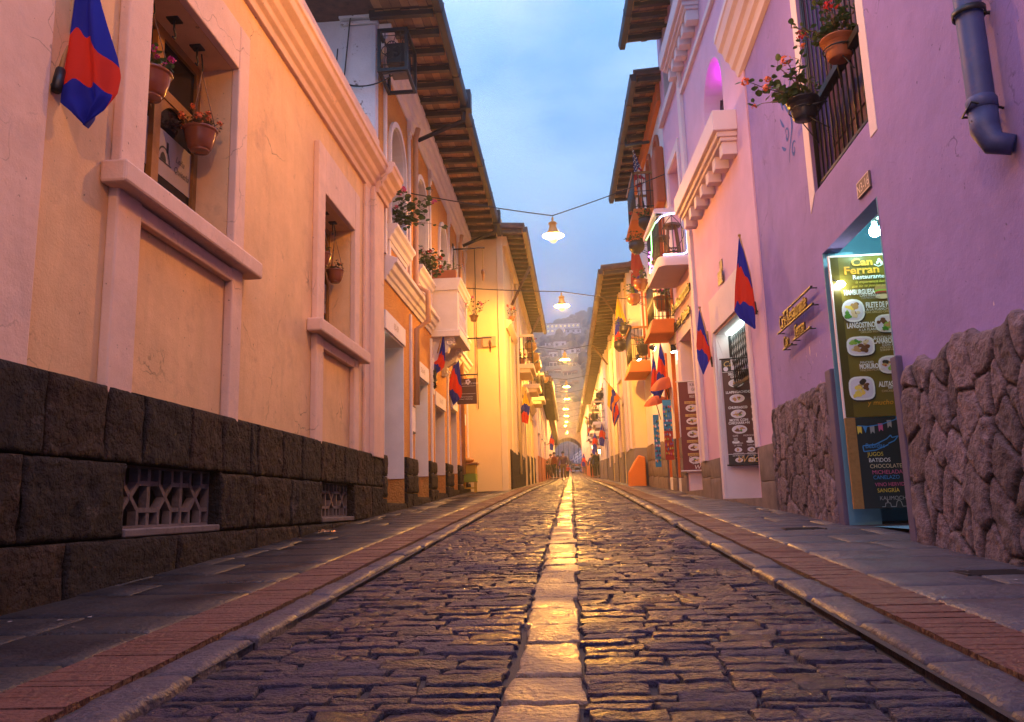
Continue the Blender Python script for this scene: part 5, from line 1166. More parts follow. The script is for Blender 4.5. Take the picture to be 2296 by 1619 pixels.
for i, (u, v, Y, fc, lab) in enumerate(((1190,790,28.9,'pink','ochre pot of pink flowers on the rail of the iron balcony, topmost of three'),(1196,812,29.4,None,'ochre pot on the rail of the iron balcony, middle of three'),(1200,835,29.9,'white','ochre pot of white flowers on the rail of the iron balcony, lowest of three'),(1166,820,28.7,'orange','terracotta pot of orange flowers standing inside the iron balcony'),(1222,858,38,None,'dark ochre pot below the stacked balconies, against the low eave'))):
    bush(lab, at(u,v,Y), [.22,.3,.26,.34,.28,.3], fc, r=.22 if i < 3 else .17, m=M_potY if i != 3 else M_potT, st='round' if i != 3 else 'bowl', bias=(.1,0,.3), leafl=.07, fr=.07, fp=.9)
# pots of the right side balconies
GR = 'pots on the balconies of the right houses'
rp = [(1449,515,19.9,.20,'red','round','round black pot with red geranium at the upper orange balcony'),(1428,569,20.4,.21,None,'round','round black pot with trailing plant, second down beside the rope light balcony'),(1437,652,21.5,.20,'white','round','round brown pot with white flowers, third down, beside the long red flag'),(1421,684,22.3,.20,None,'round','round brown pot lowest beside the long red flag'),(1402,752,24.2,.19,None,'round','round grey pot at the end of the lower orange balcony'),(1391,788,24.9,.21,None,'round','brown bell pot with bushy plant below the grey pot'),(1487,697,18.6,.22,'magenta','bowl','bowl of leafy magenta flowers inside the middle orange balcony'),(1442,797,23.2,.19,'red','bowl','dark pot with red flower inside the lower orange balcony'),
 (1344,895,42,.22,'orange','round','grey pot of orange flowers on the white balcony of the long white house'),(1340,908,43,.22,None,'round','grey pot just below the orange flowers of the long white house balcony'),(1364,904,42.5,.18,'red','bowl','small terracotta pot standing inside the white balcony of the long white house'),(1334,930,47,.22,'pink','round','dark pot of pink flowers heading a column of pots beyond the white balcony'),(1332,942,47.5,.22,None,'round','dark pot in the middle of a column of pots beyond the white balcony'),(1331,955,48,.22,None,'round','dark pot at the bottom of a column of pots beyond the white balcony'),(1318,952,55,.2,'orange','round','ochre pot of orange flowers on the houses close to the arch')]
for u, v, Y, r, fc, st, lab in rp:
    m = M_potB if 'black' in lab or 'dark' in lab or 'grey' in lab else M_potT if 'terracotta' in lab else M_potY if 'ochre' in lab else M_pot
    t = bush(lab, at(u,v,Y), [R.uniform(.22,.42) for _ in range(9)], fc, r=r, m=m, st=st, bias=(-.15,0,.2), leafl=.065, fr=.05, group=GR, fp=.6, lm=M_leaf)
    if st == 'round':
        q = at(u,v,Y)+V((0,0,r*1.0)); b = MB(); 
        for dy in (-.5,.5): b.tube([q+V((0,dy*r,0)), q+V((.42,dy*r*.5,.02))], .009, 4); b.tube([q+V((0,dy*r,-.3*r)), q+V((.42,dy*r*.5,-.28))], .009, 4)
        b.build('bracket', M_iron, t)
# ================================================================== flags
CB, CR, CYl = (.015,.022,.36), (.55,.035,.02), (.80,.50,.02)
M_quito = banded('red_blue_cloth', [CB,CR,CB], [0,.34,.66], 1)
M_ecu = banded('yellow_blue_red_cloth', [CYl,CB,CR], [0,.42,.68], 1)
M_wht = (.7,.66,.66); M_usr = (.45,.02,.04)
M_us = banded('striped_cloth', [M_usr,M_wht]*4, [i/8 for i in range(8)], 1)
M_pole = mat('flag_pole_wood', (.42,.24,.08), .5, var=.1)
def flag(label, cat, pole, left, right, Y, m, base=None, fold=.03, nf=2.5, shear=0, stars=False, bands=None, group='flags on the house fronts', pr=.012):
    """left/right: outline of the hanging cloth, top to bottom"""
    t = thing('flag', label, cat, tuple(at(*pole[-1], base or Y)), group)
    A = [at(*q, Y) for q in left]; B_ = [at(*q, Y) for q in right]
    def along(pl, s):
        n = len(pl)-1; i = min(n-1, int(s*n)); return pl[i].lerp(pl[i+1], s*n-i)
    nu, nv = 22, 34; mb = MB(); me = None
    ph = R.uniform(0,6)
    def fn(a, s):
        p = along(A, s).lerp(along(B_, s), a); w_ = (along(A,s)-along(B_,s)).length
        return p+V((0, fold*math.sin(a*nf*6.283+ph+1.2*s)*min(1,w_/.15)*(.4+.6*s)+.35*fold*math.sin(s*7+a*3)+.4*fold*math.sin(a*17+s*5+ph)*s, 0))
    mb.grid(fn, nu, nv); o = mb.build('cloth', m, t, fixn=False, weld=False)
    uv = o.data.uv_layers.new(name='UVMap')
    for lp in o.data.loops:
        i = lp.vertex_index; a = (i % (nu+1))/nu; s = (i//(nu+1))/nv; uv.data[lp.index].uv = (a, min(.999, max(.001, s+shear*(a-.5)+.10*math.sin(3.3*a+.4)-.05+.02*math.sin(a*19+ph))))
    if stars:
        b = MB()
        P_ = lambda a, s: fn(a, s)+V((0,-.012,0))
        b.grid(lambda a, s: P_(a*.95, s*.40), 8, 8); b.build('canton', mat('navy_cloth', (.012,.02,.13), .7, var=0), t, fixn=False)
        b = MB()
        for i in range(5):
            for j in range(5):
                a, s = .12+.19*i, .05+.075*j; c = P_(a, s)+V((0,-.012,0)); b.face([c+V((.012*math.cos(k*1.2566),0,.016*math.sin(k*1.2566))) for k in range(5)])
        b.build('stars', M_whiteD, t, fixn=False)
    b = MB(); pp = [at(*q, Y) for q in pole]; pp[-1] = at(*pole[-1], base or Y); b.tube(pp, pr, 7); b.ball(pp[0], pr*2, 8); b.build('pole', M_pole, t)
    b = MB(); q = pp[-1]; d = (pp[-2]-q).normalized(); b.tube([q-d*.02, q+d*.16], pr*1.9, 8); s_ = -1 if q.x < 0 else 1; b.tube([q+d*.03, q+V((s_*.14,0,-.01))], pr*1.2, 6); b.build('bracket', M_iron, t)
    return t
Yq, _ = L1.sz(126,190,.03)
flag('largest flag, blue, red and blue, hanging by the lettered flower window', 'flag', [(178,-95),(150,95),(127,198)], [(170,-40),(155,60),(150,120),(143,190),(140,234),(165,255),(190,283)], [(212,-40),(224,0),(240,60),(258,125),(263,165),(255,205),(190,283)], 4.42, M_quito, base=Yq, fold=.05, nf=1.6, shear=-.28, pr=.016)
def Q(o, s, pts): return [(o[0]+x*s, o[1]+y*s) for x, y in pts]
o1 = (954,731.6); s1 = .124
flag('bunched blue and red flag under the white balcony of the orange house', 'flag', Q(o1,s1,[(320,95),(230,420),(175,640)]), Q(o1,s1,[(318,100),(270,350),(215,600),(150,650),(150,780),(170,870)]), Q(o1,s1,[(325,100),(352,350),(358,600),(335,745),(250,820),(175,872)]), 17.6, M_quito, base=18.0, nf=1.5)
flag('blue and red flag beside the brown hanging sign', 'flag', Q(o1,s1,[(555,455),(450,900),(370,1265)]), Q(o1,s1,[(553,460),(480,720),(430,1020),(412,1170),(440,1260),(500,1425)]), Q(o1,s1,[(560,460),(605,650),(640,950),(662,1200),(640,1290),(505,1428)]), 20.2, M_quito, base=20.9, nf=1.5, shear=-.2)
ya, _ = RK.sz(1694,705,.03)
flag('blue and red flag on the pink wall beside the lattice doorway', 'flag', [(1657,528),(1680,610),(1694,702)], [(1656,533),(1652,585),(1647,640),(1645,698),(1660,718),(1690,737)], [(1659,533),(1668,570),(1680,612),(1689,655),(1694,690),(1694,737)], ya-.1, M_quito, base=ya, nf=1.2, shear=-.2)
ya, _ = RK.sz(1596,815,.03)
flag('blue and red flag hanging before the wine red menu banner doorway', 'flag', [(1568,690),(1585,755),(1597,820)], [(1567,694),(1563,740),(1561,775),(1563,805),(1575,838)], [(1570,694),(1582,735),(1590,775),(1594,800),(1577,840)], ya-.1, M_quito, base=ya, nf=1.2, shear=-.15)
o2 = (1406,717); s2 = .1108
flag('blue and red flag on a slanting pole above the souvenir racks, larger of a pair', 'flag', Q(o2,s2,[(660,432),(790,900),(880,1270)]), Q(o2,s2,[(657,440),(625,760),(600,1000),(590,1290),(655,1605)]), Q(o2,s2,[(665,440),(745,760),(815,1000),(850,1170),(660,1610)]), 20.0, M_quito, base=20.2, nf=1.4, shear=-.2)
flag('limp blue and red flag above the souvenir racks, narrower of a pair', 'flag', Q(o2,s2,[(515,675),(560,900),(640,1300)]), Q(o2,s2,[(512,690),(500,900),(480,1250),(465,1470),(640,1610)]), Q(o2,s2,[(520,690),(575,920),(600,1150),(625,1300),(650,1600)]), 20.6, M_quito, base=20.6, nf=1.2, shear=.1)
o3 = (1406,315.6); s3 = .195
flag('striped flag with star spangled blue corner at the upper orange balcony', 'flag', Q(o3,s3,[(55,84),(110,330),(190,760)]), Q(o3,s3,[(57,90),(68,290),(85,480),(110,560),(135,630)]), Q(o3,s3,[(62,90),(120,220),(165,330),(206,425),(150,620)]), 20.3, M_us, base=20.3, stars=True, shear=-.25)
o4 = (1312.7,502); s4 = .2127
flag('yellow, blue and red flag standing before the tiled soffit of the cream house', 'flag', Q(o4,s4,[(335,748),(395,1000),(450,1240)]), Q(o4,s4,[(333,752),(316,920),(312,1080),(300,1230),(318,1290)]), Q(o4,s4,[(338,752),(385,900),(428,1030),(405,1150),(362,1292)]), 25.2, M_ecu, base=25.0, nf=1.3)
flag('long faded red and blue flag hanging between the round black pots', 'flag', Q(o4,s4,[(505,95),(560,320),(640,560)]), Q(o4,s4,[(500,110),(478,350),(474,600),(480,775)]), Q(o4,s4,[(512,110),(565,330),(618,510),(530,782)]), 22.4, banded('faded_red_blue_cloth', [(.45,.06,.03),(.05,.03,.25)], [0,.72], 1), base=22.6, nf=1.2, shear=.4)
o5 = (1305.5,825); s5 = .1196
flag('yellow, blue and red flag on a long slanting pole past the cream house dado', 'flag', Q(o5,s5,[(405,200),(560,390),(770,640)]), Q(o5,s5,[(478,285),(478,480),(465,700),(545,820),(560,980),(600,1100)]), Q(o5,s5,[(490,290),(575,390),(700,570),(650,660),(700,870),(605,1102)]), 29.4, banded('flag_cloth_diagonal', [CYl,CB,(.6,.2,.03),CB,CR,CB], [0,.3,.42,.58,.7,.88], 1), base=29.6, nf=1.3, shear=.5)
for (u, v, Y, lab) in ((1349,968,40,'small red and blue flag under the pots of the long white house'),(1333,985,46,'small blue and red flag low on the long white house, towards the lanterns'),(1322,962,56,'tiny red and blue flag above the lit lanterns, towards the arch'),(1236,985,52,'small orange and blue flag over the group of people by the orange dado'),(1177,905,29,'dark blue and red flag under the yellow house iron balconies'),(1331,1000,58,'tiny blue flag above the man in black'),(1308,1028,70,'small red flag beside the railing panel at the foot of the arch')):
    s_ = 26/Y*30/26
    flag(lab, 'flag', [(u,v-26*30/Y),(u+3,v),(u+8*(1 if u > 1284 else -1),v+20*30/Y)], [(u-1,v-24*30/Y),(u-9*30/Y,v+10*30/Y),(u-7*30/Y,v+40*30/Y)], [(u+1,v-24*30/Y),(u+11*30/Y,v+5*30/Y),(u+6*30/Y,v+44*30/Y)], Y, M_quito if 'yellow' not in lab else M_ecu, nf=1)
# ================================================================== signs, menus and small things
def flatmat(name, c, rough=.45): return mat(name, c, rough, var=.03, vs=8)
M_chalk = flatmat('chalkboard', (.012,.018,.022), .6); M_menu = mat('olive_menu_print', (.20,.145,.022), .3, col2=(.10,.07,.01), vs=2.2); M_menud = mat('olive_menu_edge', (.085,.060,.010), .3, var=.06)
M_cork = mat('chipboard', (.34,.17,.05), .8, var=.12, vs=30, bump=.2, bs=90); M_maroon = mat('maroon_print', (.085,.022,.022), .4, col2=(.05,.014,.014), vs=3); M_maroon2 = flatmat('wine_print', (.16,.018,.025), .4); M_ink = flatmat('black_print', (.012,.010,.010), .4)
PAL = {k: flatmat('print_'+k, c, .4) for k, c in dict(white=(.82,.82,.80), orange=(.80,.36,.03), yellow=(.75,.55,.08), gold=(.62,.40,.12), red=(.50,.06,.03), green=(.08,.28,.03), lime=(.30,.48,.06), brown=(.16,.06,.02), tan=(.50,.28,.10), beige=(.70,.55,.32), pink=(.62,.12,.26), blue=(.06,.26,.58), grey=(.36,.35,.33), purple=(.25,.08,.35), dark=(.04,.03,.02), egg=(.85,.62,.10), paper=(.72,.66,.74)).items()}
class Board:
    """a printed board: origin at its top left corner, x to the right and y downwards in metres"""
    def __init__(s, name, label, cat, o, ux, uy, parts=None, group=None):
        s.o, s.ux, s.uy = V(o), V(ux).normalized(), V(uy).normalized(); s.n = s.ux.cross(-s.uy).normalized()
        s.t = thing(name, label, cat, tuple(o), group); s.lay = {}; s.lv = {}
    def pl(s, lift): return lambda a, b_: s.o+s.ux*a-s.uy*(-1)*0-s.uy*b_*(-1)+s.n*lift if False else s.o+s.ux*a+s.uy*(-b_)+s.n*lift
    def mb(s, part, col):
        return s.lay.setdefault((part, col), MB())
    def text(s, txt, x, y, size, col='white', align='LEFT', shear=0, xs=1, bold=0, part='lettering', lift=.006): write(s.mb(part,col), txt, s.pl(lift), size, x, -y, align, shear, xs, bold)
    def rect(s, x0, y0, x1, y1, col, part='print', lift=.002):
        p = s.pl(lift); s.mb(part,col).face([p(x0,-y0),p(x1,-y0),p(x1,-y1),p(x0,-y1)])
    def poly(s, pts, col, part='print', lift=.004):
        p = s.pl(lift); s.mb(part,col).poly([p(x,-y) for x, y in pts])
    def disc(s, x, y, rx, ry, col, part='plates', lift=.003, sq=0, k=20): disc(s.mb(part,col), s.pl(lift), x, -y, rx, ry, 0, k, sq)
    def dish(s, x, y, rx, ry, foods, sq=0):
        s.disc(x+rx*.04, y+ry*.1, rx*1.03, ry*1.03, 'dark', lift=.0022, sq=sq); s.disc(x, y, rx, ry, 'white', lift=.003, sq=sq); s.disc(x, y, rx*.86, ry*.84, 'paper', lift=.0034, sq=sq); lf = .0038
        for i, (fx, fy, fr, c) in enumerate(foods):
            for q in range(7 if fr > .2 else 1):
                a = R.uniform(0,6.28); d = R.uniform(0,.9)*fr if q else 0
                s.disc(x+rx*(fx+d*math.cos(a)), y+ry*(fy+d*math.sin(a)), rx*fr*R.uniform(.35,.6), ry*fr*R.uniform(.35,.6), c if R.random() < .72 else R.choice(['tan','brown',c,'beige']), lift=lf, k=9); lf += .00008
    def line(s, pts, w, col, part='drawing', lift=.005):
        p = s.pl(lift); m_ = s.mb(part,col)
        for (x0,y0),(x1,y1) in zip(pts, pts[1:]):
            d = math.hypot(x1-x0,y1-y0) or 1; nx, ny = -(y1-y0)/d*w/2, (x1-x0)/d*w/2; m_.face([p(x0+nx,-(y0+ny)),p(x1+nx,-(y1+ny)),p(x1-nx,-(y1-ny)),p(x0-nx,-(y0-ny))])
    def done(s, extra=None):
        by = {}
        for (part, col), m_ in s.lay.items(): by.setdefault(part, []).append((col, m_))
        for part, ls in by.items():
            big = MB(); ms = []
            for i, (col, m_) in enumerate(ls): big.raw(m_.v, m_.f, i); ms.append(PAL[col])
            big.build(part, ms, s.t, fixn=False, weld=False)
# ---- olive menu board and chalkboard in the lilac house doorway
Yb = 8.02
tl, trr, bl = at(1858,578,Yb), at(1992,566,Yb), at(1898,936,Yb)
wd = .95; x0, zt_, zb_ = tl.x-.0, tl.z, bl.z
B1 = Board('menu_board', 'tall olive printed menu board with plates of food, hung in the lit doorway', 'menu board', (x0+.01,Yb,zt_), (1,0,.015), (0,0,-1)); H1 = zt_-zb_
b = MB(); b.box((x0+.01,Yb+.004,zb_),(x0+.01+wd,Yb+.03,zt_)); b.build('panel', M_menu, B1.t); b = MB(); b.box((x0+.005,Yb+.001,zb_),(x0+.085,Yb+.0035,zt_)); b.build('panel_edge', M_menud, B1.t); b = MB(); b.box((x0-.008,Yb-.005,zb_-.01),(x0+.004,Yb+.035,zt_+.02)); b.box((x0,Yb-.005,zt_),(x0+wd,Yb+.035,zt_+.018)); b.build('frame', M_pinkw, B1.t)
ky = H1/1.66
def T(txt, x, y, s_, **k): B1.text(txt, x+.012, y*ky, s_, **k)
T('Can',.185,.105,.105,col='orange',xs=1.25,bold=.003); T('Ferran',.105,.19,.112,col='orange',xs=1.18,bold=.003); T('Restaurante',.185,.248,.064,xs=1.0,bold=.001); T('la experiencia fusión',.205,.292,.040,col='yellow',shear=.35); T('que no te puedes perder',.165,.335,.040,col='yellow',shear=.35)
for dx, dy, r_ in ((.475,.06,.022),(.495,.085,.018),(.455,.085,.016)): B1.disc(dx,dy*ky,r_*.7,r_,'white',part='emblem')
B1.line([(.42,.10*ky),(.46,.125*ky),(.52,.10*ky)],.008,'white',part='emblem')
T('HAMBURGUESA',.086,.41,.074,xs=.57,bold=.002); T('CAN FERRAN',.235,.436,.032); T('HAMBURGUER',.25,.460,.028,col='grey')
T('FILETE DE POLLO',.284,.553,.076,xs=.55,bold=.002); T('A LA PLANCHA',.285,.585,.034); T('STEAK GRILLED CHICKEN',.255,.612,.031,xs=.85,col='beige')
T('LANGOSTINOS',.08,.757,.078,xs=.55,bold=.002); T('A LA PLANCHA',.19,.790,.034); T('GRILLED PRAWNS',.205,.815,.029,col='beige')
T('FUSIÓN DE',.325,.880,.036); T('CAMARONES',.315,.930,.076,xs=.56,bold=.002); T('CON ALMEJAS',.40,.960,.034); T('MERGER OF GARLIC',.375,.985,.029,col='beige'); T('SHRIMP WITH CLAMS',.375,1.010,.029,col='beige')
T('PINCHO',.17,1.128,.034); T('MORURO',.16,1.180,.068,xs=.62,bold=.002); T('PINCHO MORURO',.165,1.205,.028,col='beige')
T('ALITAS',.325,1.370,.072,xs=.62,bold=.002); T('BBQ',.41,1.395,.032); T('CHICKEN WINGS',.345,1.425,.030,col='beige'); T('y mucho más',.20,1.55,.07,col='orange',shear=.2)
hb = (.475,.40*ky)
B1.disc(hb[0],hb[1]-.040,.075,.042,'tan'); B1.disc(hb[0],hb[1]-.010,.083,.022,'lime',lift=.0035); B1.disc(hb[0],hb[1]+.002,.076,.018,'red',lift=.0038); B1.disc(hb[0],hb[1]+.017,.074,.02,'brown',lift=.004); B1.disc(hb[0],hb[1]+.042,.075,.026,'beige',lift=.0043)
B1.dish(.172,.575*ky,.112,.118,[(.1,-.35,.45,'tan'),(-.3,-.3,.3,'egg'),(-.5,.45,.35,'green'),(.15,.3,.35,'beige'),(-.55,.0,.2,'lime')],sq=.85)
B1.dish(.50,.725*ky,.135,.092,[(-.4,-.3,.4,'brown'),(-.2,.35,.4,'lime'),(.2,0,.4,'tan'),(-.3,.5,.3,'green')],sq=.7)
B1.dish(.206,.945*ky,.135,.098,[(-.3,.2,.4,'tan'),(.2,.2,.4,'brown'),(-.5,-.4,.3,'lime'),(.4,-.4,.3,'beige'),(-.2,-.5,.25,'green')],sq=.62)
B1.dish(.49,1.15*ky,.135,.09,[(-.4,-.3,.4,'dark'),(-.1,.4,.45,'lime'),(.2,-.1,.4,'tan'),(-.5,.1,.2,'red')],sq=.7)
B1.dish(.175,1.375*ky,.125,.118,[(.1,-.4,.4,'dark'),(-.2,.3,.5,'egg'),(.35,-.1,.3,'brown'),(-.4,.5,.3,'egg')],sq=.6)
B1.done()
b = MB(); q = at(1884,636,Yb-.05); b.lathe([(.001,.02),(.03,.02),(.045,-.01),(.03,-.03),(.001,-.032)],q,14); sp_ = thing('board_glare','small bright white lamp clipped to the edge of the menu board','lamp',tuple(q)); b.build('lens', emitmat('glare_white', (.80,1,.95), 60), sp_)  # lens is an added glowing disc imitating the door lamp's reflection on the board
b = MB(); b.tube([q+V((0,.03,.02)),q+V((-.06,.05,.06))],.008,5); b.build('clip', M_iron, sp_)  # clip belongs to the added reflection disc, no real fitting
tl2 = at(1903,938,Yb-.03); bl2 = at(1930,1141,Yb-.03); HH = tl2.z-bl2.z; xb = tl2.x-.03
B2 = Board('chalkboard', 'drinks chalkboard with coloured hand lettering and a wooden edge, on the doorstep', 'chalkboard', (xb,Yb-.03,tl2.z), (1,0,0), (0,0,-1))
b = MB(); b.box((xb+.085,Yb-.027,bl2.z),(xb+.95,Yb-.005,tl2.z)); b.build('panel', M_chalk, B2.t); b = MB(); b.box((xb-.01,Yb-.034,bl2.z),(xb+.085,Yb-.003,tl2.z+.004)); b.build('wooden_edge', M_cork, B2.t)
k_ = HH/.90
def C(txt, x, y, s_, col, **k): B2.text(txt, x, y*k_, s_*.77, col=col, **dict(dict(xs=.92), **k))
B2.line([(.10,.075),(.2,.085),(.32,.07),(.45,.03),(.50,.005)],.008,'blue'); B2.line([(.55,.0),(.62,.03)],.008,'blue')
for x, y, c in ((.115,.08,'yellow'),(.17,.085,'blue'),(.235,.08,'grey'),(.315,.06,'pink'),(.40,.03,'grey'),(.485,.0,'blue'),(.60,.02,'pink')):
    B2.poly([(x-.022,y),(x+.022,y),(x+.02,y+.075),(x,y+.055),(x-.018,y+.08)] if c != 'blue' else [(x-.022,y),(x+.022,y),(x,y+.065)], c, part='drawing')
B2.line([(.13,.27),(.25,.26),(.36,.21),(.40,.175),(.41,.20),(.47,.185),(.43,.23),(.37,.255)],.010,'blue'); B2.line([(.13,.275),(.135,.325),(.25,.315),(.37,.265)],.010,'blue')
C('Bebidas',.15,.305,.085,'blue',shear=.1); C('JUGOS',.165,.385,.07,'yellow'); C('BATIDOS',.17,.445,.07,'white'); C('CHOCOLATE',.175,.505,.07,'beige'); C('MICHELADAS',.19,.565,.07,'pink',xs=.95); C('CANELAZO',.195,.615,.066,'blue'); C('VINO HERVIDO',.205,.685,.066,'pink',xs=.88); C('SANGRÍA',.22,.745,.07,'yellow'); C('KALIMOCHO',.235,.82,.068,'grey')
C('HOT',.545,.25,.08,'blue'); C('TÉ',.55,.31,.08,'lime'); C('ESPRESO',.55,.37,.07,'white')
B2.line([(.55,.66),(.60,.62),(.66,.62)],.014,'grey'); B2.line([(.55,.66),(.60,.70),(.545,.76),(.57,.79),(.52,.83),(.66,.835)],.014,'grey')
sk = [(.25,.885),(.28,.885),(.285,.85),(.30,.85),(.305,.82),(.315,.85),(.33,.85),(.335,.885),(.38,.885),(.39,.84),(.41,.82),(.43,.84),(.44,.885),(.50,.885),(.51,.87),(.54,.865),(.56,.88),(.60,.86),(.64,.875)]
B2.line([(x,y*k_) for x, y in sk],.006,'grey'); B2.done()
# lamp under the lintel
q = at(1961,519,7.75); lt = thing('door_lamp', 'bright white bulb glowing under the lintel of the restaurant doorway', 'lamp', tuple(q)); b = MB(); b.ball(q,.055,12); b.build('bulb', emitmat('cool_bulb', (.55,1,.92), 170), lt); b = MB(); b.tube([q+V((0,0,.045)),q+V((0,0,.16))],.028,8); b.lathe([(.06,.13),(.06,.16),(.001,.17)],q,12); b.build('socket', M_whiteD, lt)
# ---- wrought letters on the lilac wall
lt = thing('letter_sign', 'bronze cut out letters on iron rails on the lilac wall beside the doorway', 'sign', tuple(RP.P(9.2,2.75,.05)))
b = MB(); n_ = .07; fit = lambda c_, z_, sy: (lambda s, t: RP.P(c_-s*sy, z_+t, n_))
write(b,'Café Restaurante',fit(9.25,2.74,.78),.22,0,0,shear=.2,bold=.002); write(b,'Can Ferran',fit(9.22,2.50,.78),.22,0,0,shear=.15,bold=.004) if False else (write(b,'Can',fit(9.62,2.49,.78),.18,0,0,shear=.2,bold=.002), write(b,'Ferran',fit(9.0,2.51,.78),.20,0,0,shear=.2,bold=.002))
o = b.build('letters', M_brass, lt); sl_ = o.modifiers.new('thick','SOLIDIFY'); sl_.thickness = .02
b = MB()
def railbar(ya, yb, z): b.bx(RP,ya,yb,z,z+.014,n_-.012,n_+.012); b.tube([RP.P(ya+.05,z,n_),RP.P(ya+.05,z,0)],.007,5); b.tube([RP.P(yb-.05,z,n_),RP.P(yb-.05,z,0)],.007,5)
railbar(8.45,10.02,2.715); railbar(8.45,9.7,2.90); railbar(9.42,9.82,2.475); railbar(8.62,9.36,2.495); b.build('rails', M_iron, lt)
# ---- banners at the pink house
def plates_row(B, rows, x0, dx, rx, ry):
    pass
ux = V((.52,-.10,0)); o = at(1616,806,13.86); o2 = at(1640,1043,13.86); HH = o.z-o2.z
B3 = Board('menu_banner', 'brown menu banner with two columns of plates and a karaoke notice, pink house doorway', 'menu banner', tuple(o), ux, (0,0,-1))
wb = .86; pc = lambda a, z, l=0: o+B3.ux*a+V((0,0,-z))+B3.n*l
b = MB(); b.face([pc(0,0),pc(wb,0),pc(wb,HH),pc(0,HH)]); b.build('cloth', M_maroon, B3.t, fixn=False); b = MB(); b.tube([pc(-.03,0),pc(wb,0)],.014,6); b.tube([pc(-.03,HH),pc(wb,HH)],.014,6); b.build('rods', M_iron, B3.t)
b = MB(); b.face([pc(0,.02,.001),pc(wb,.02,.001),pc(wb,.22,.001),pc(0,.22,.001)]); b.face([pc(0,HH-.17,.001),pc(wb,HH-.17,.001),pc(wb,HH-.01,.001),pc(0,HH-.01,.001)]); b.build('black_bands', M_ink, B3.t, fixn=False)
B3.text('Café',.02,.13,.13,col='gold',shear=.3); B3.text('Bal',.50,.10,.13,col='gold',shear=.3); B3.disc(.065,.175,.04,.04,'paper',part='emblem'); B3.rect(0,.225,wb,.232,'white',part='lines'); B3.rect(0,HH-.185,wb,HH-.178,'white',part='lines'); B3.text('Welcome',.13,HH-.04,.16,col='gold',shear=.3)
B3.rect(.155,-.02,.50,.20,'paper',part='notice',lift=.006); B3.text('KARAOKE',.17,.08,.085,col='dark',xs=.72,lift=.009,part='notice_lettering'); B3.text('GRATIS',.215,.175,.085,col='purple',xs=.78,lift=.009,part='notice_lettering')
gy = HH/1.80
for i, (a1, a2, b1, b2) in enumerate((('SECO DE','CHIVO','SECO DE','GALLINA'),('','LLAPINGACHO','','COMBINADO'),('','CHURRASCO','','PAPIPOLLO'),('MOTE CON','CHICHARRÓN','BISTEC DE','CARNE'))):
    y = (.285+.262*i)*gy
    for xx, p_, q_ in ((.215,a1,a2),(.56,b1,b2)):
        if p_: B3.text(p_,xx,y,.058,align='CENTER',bold=.002)
        B3.text(q_,xx,y+.05,.058,align='CENTER',xs=.9,bold=.002); B3.dish(xx,y+.14,.125,.072,[(-.2,.2,.4,R.choice(['brown','red','tan'])),(.3,-.2,.35,R.choice(['brown','egg','tan'])),(-.3,-.35,.2,'egg'),(.2,.35,.25,R.choice(['green','lime','tan']))])
y = 1.33*gy
for xx, tx in ((.14,'CAFÉ'),(.37,'MOROCHO'),(.60,'CHOCOLATE')): B3.text(tx,xx,y,.043,align='CENTER',xs=.9); B3.disc(xx,y+.09,.062,.024,'white'); B3.rect(xx-.032,y+.02,xx+.032,y+.085,'white' if tx != 'CAFÉ' else 'grey',part='plates',lift=.0045)
for j, row in enumerate((('EMPANADAS|DE VERDE','HUMITAS','EMPANADAS|DE VIENTO'),('EMPANADAS|DE MOROCHO','PRISTIÑOS|CON MIEL','TAMALES'))):
    y = (1.47+.17*j)*gy
    for xx, tx in zip((.17,.38,.59), row):
        for kk, s_ in enumerate(tx.split('|')): B3.text(s_,xx,y+.036*kk-(.018 if '|' in tx else -.018),.034,align='CENTER',xs=.85)
        B3.dish(xx,y+.08,.062,.04,[(0,0,.5,R.choice(['tan','brown','egg']))])
B3.done()
o = at(1519,856,17.2); o2 = at(1536,1056,17.2); HH = o.z-o2.z
B4 = Board('menu_banner', 'wine red menu banner with one column of plates in the narrow far doorway', 'menu banner', tuple(o), (1,-.10,0), (0,0,-1)); wb = .75
pc = lambda a, z, l=0: o+B4.ux*a+V((0,0,-z))+B4.n*l
b = MB(); b.face([pc(0,0),pc(wb,0),pc(wb,HH),pc(0,HH)]); b.build('cloth', M_maroon2, B4.t, fixn=False); b = MB(); b.tube([pc(-.05,0),pc(wb,0)],.016,6); b.tube([pc(-.05,HH),pc(wb,HH)],.016,6); b.build('rods', M_whiteD, B4.t)
B4.rect(.20,.0,.55,.27,'paper',part='notice',lift=.004); B4.text('KARAOKE',.24,.11,.09,col='dark',xs=.8,lift=.007,part='notice_lettering'); B4.text('GRATIS',.27,.21,.09,col='dark',xs=.8,lift=.007,part='notice_lettering'); B4.text('RESTAURANTE',.22,.36,.085,xs=.8)
for i, tx in enumerate(('Seco de Chivo','Churrasco','Chuleta','Carne con Papas','Locro de Papa')):
    y = .43+.265*i*HH/1.83; B4.rect(.11,y,.40,y+.055,'gold'); B4.text(tx,.255,y+.045,.05,col='dark',align='CENTER',shear=.2,xs=.85); B4.dish(.255,y+.15,.13,.075,[(-.2,.2,.4,'brown'),(.3,0,.3,'egg'),(-.1,-.3,.25,'green')])
B4.text('Consulte',.12,HH-.24,.09,shear=.2); B4.text('por más',.20,HH-.15,.08,shear=.2); B4.text('Welcome',.22,HH-.03,.13,shear=.2); B4.done()
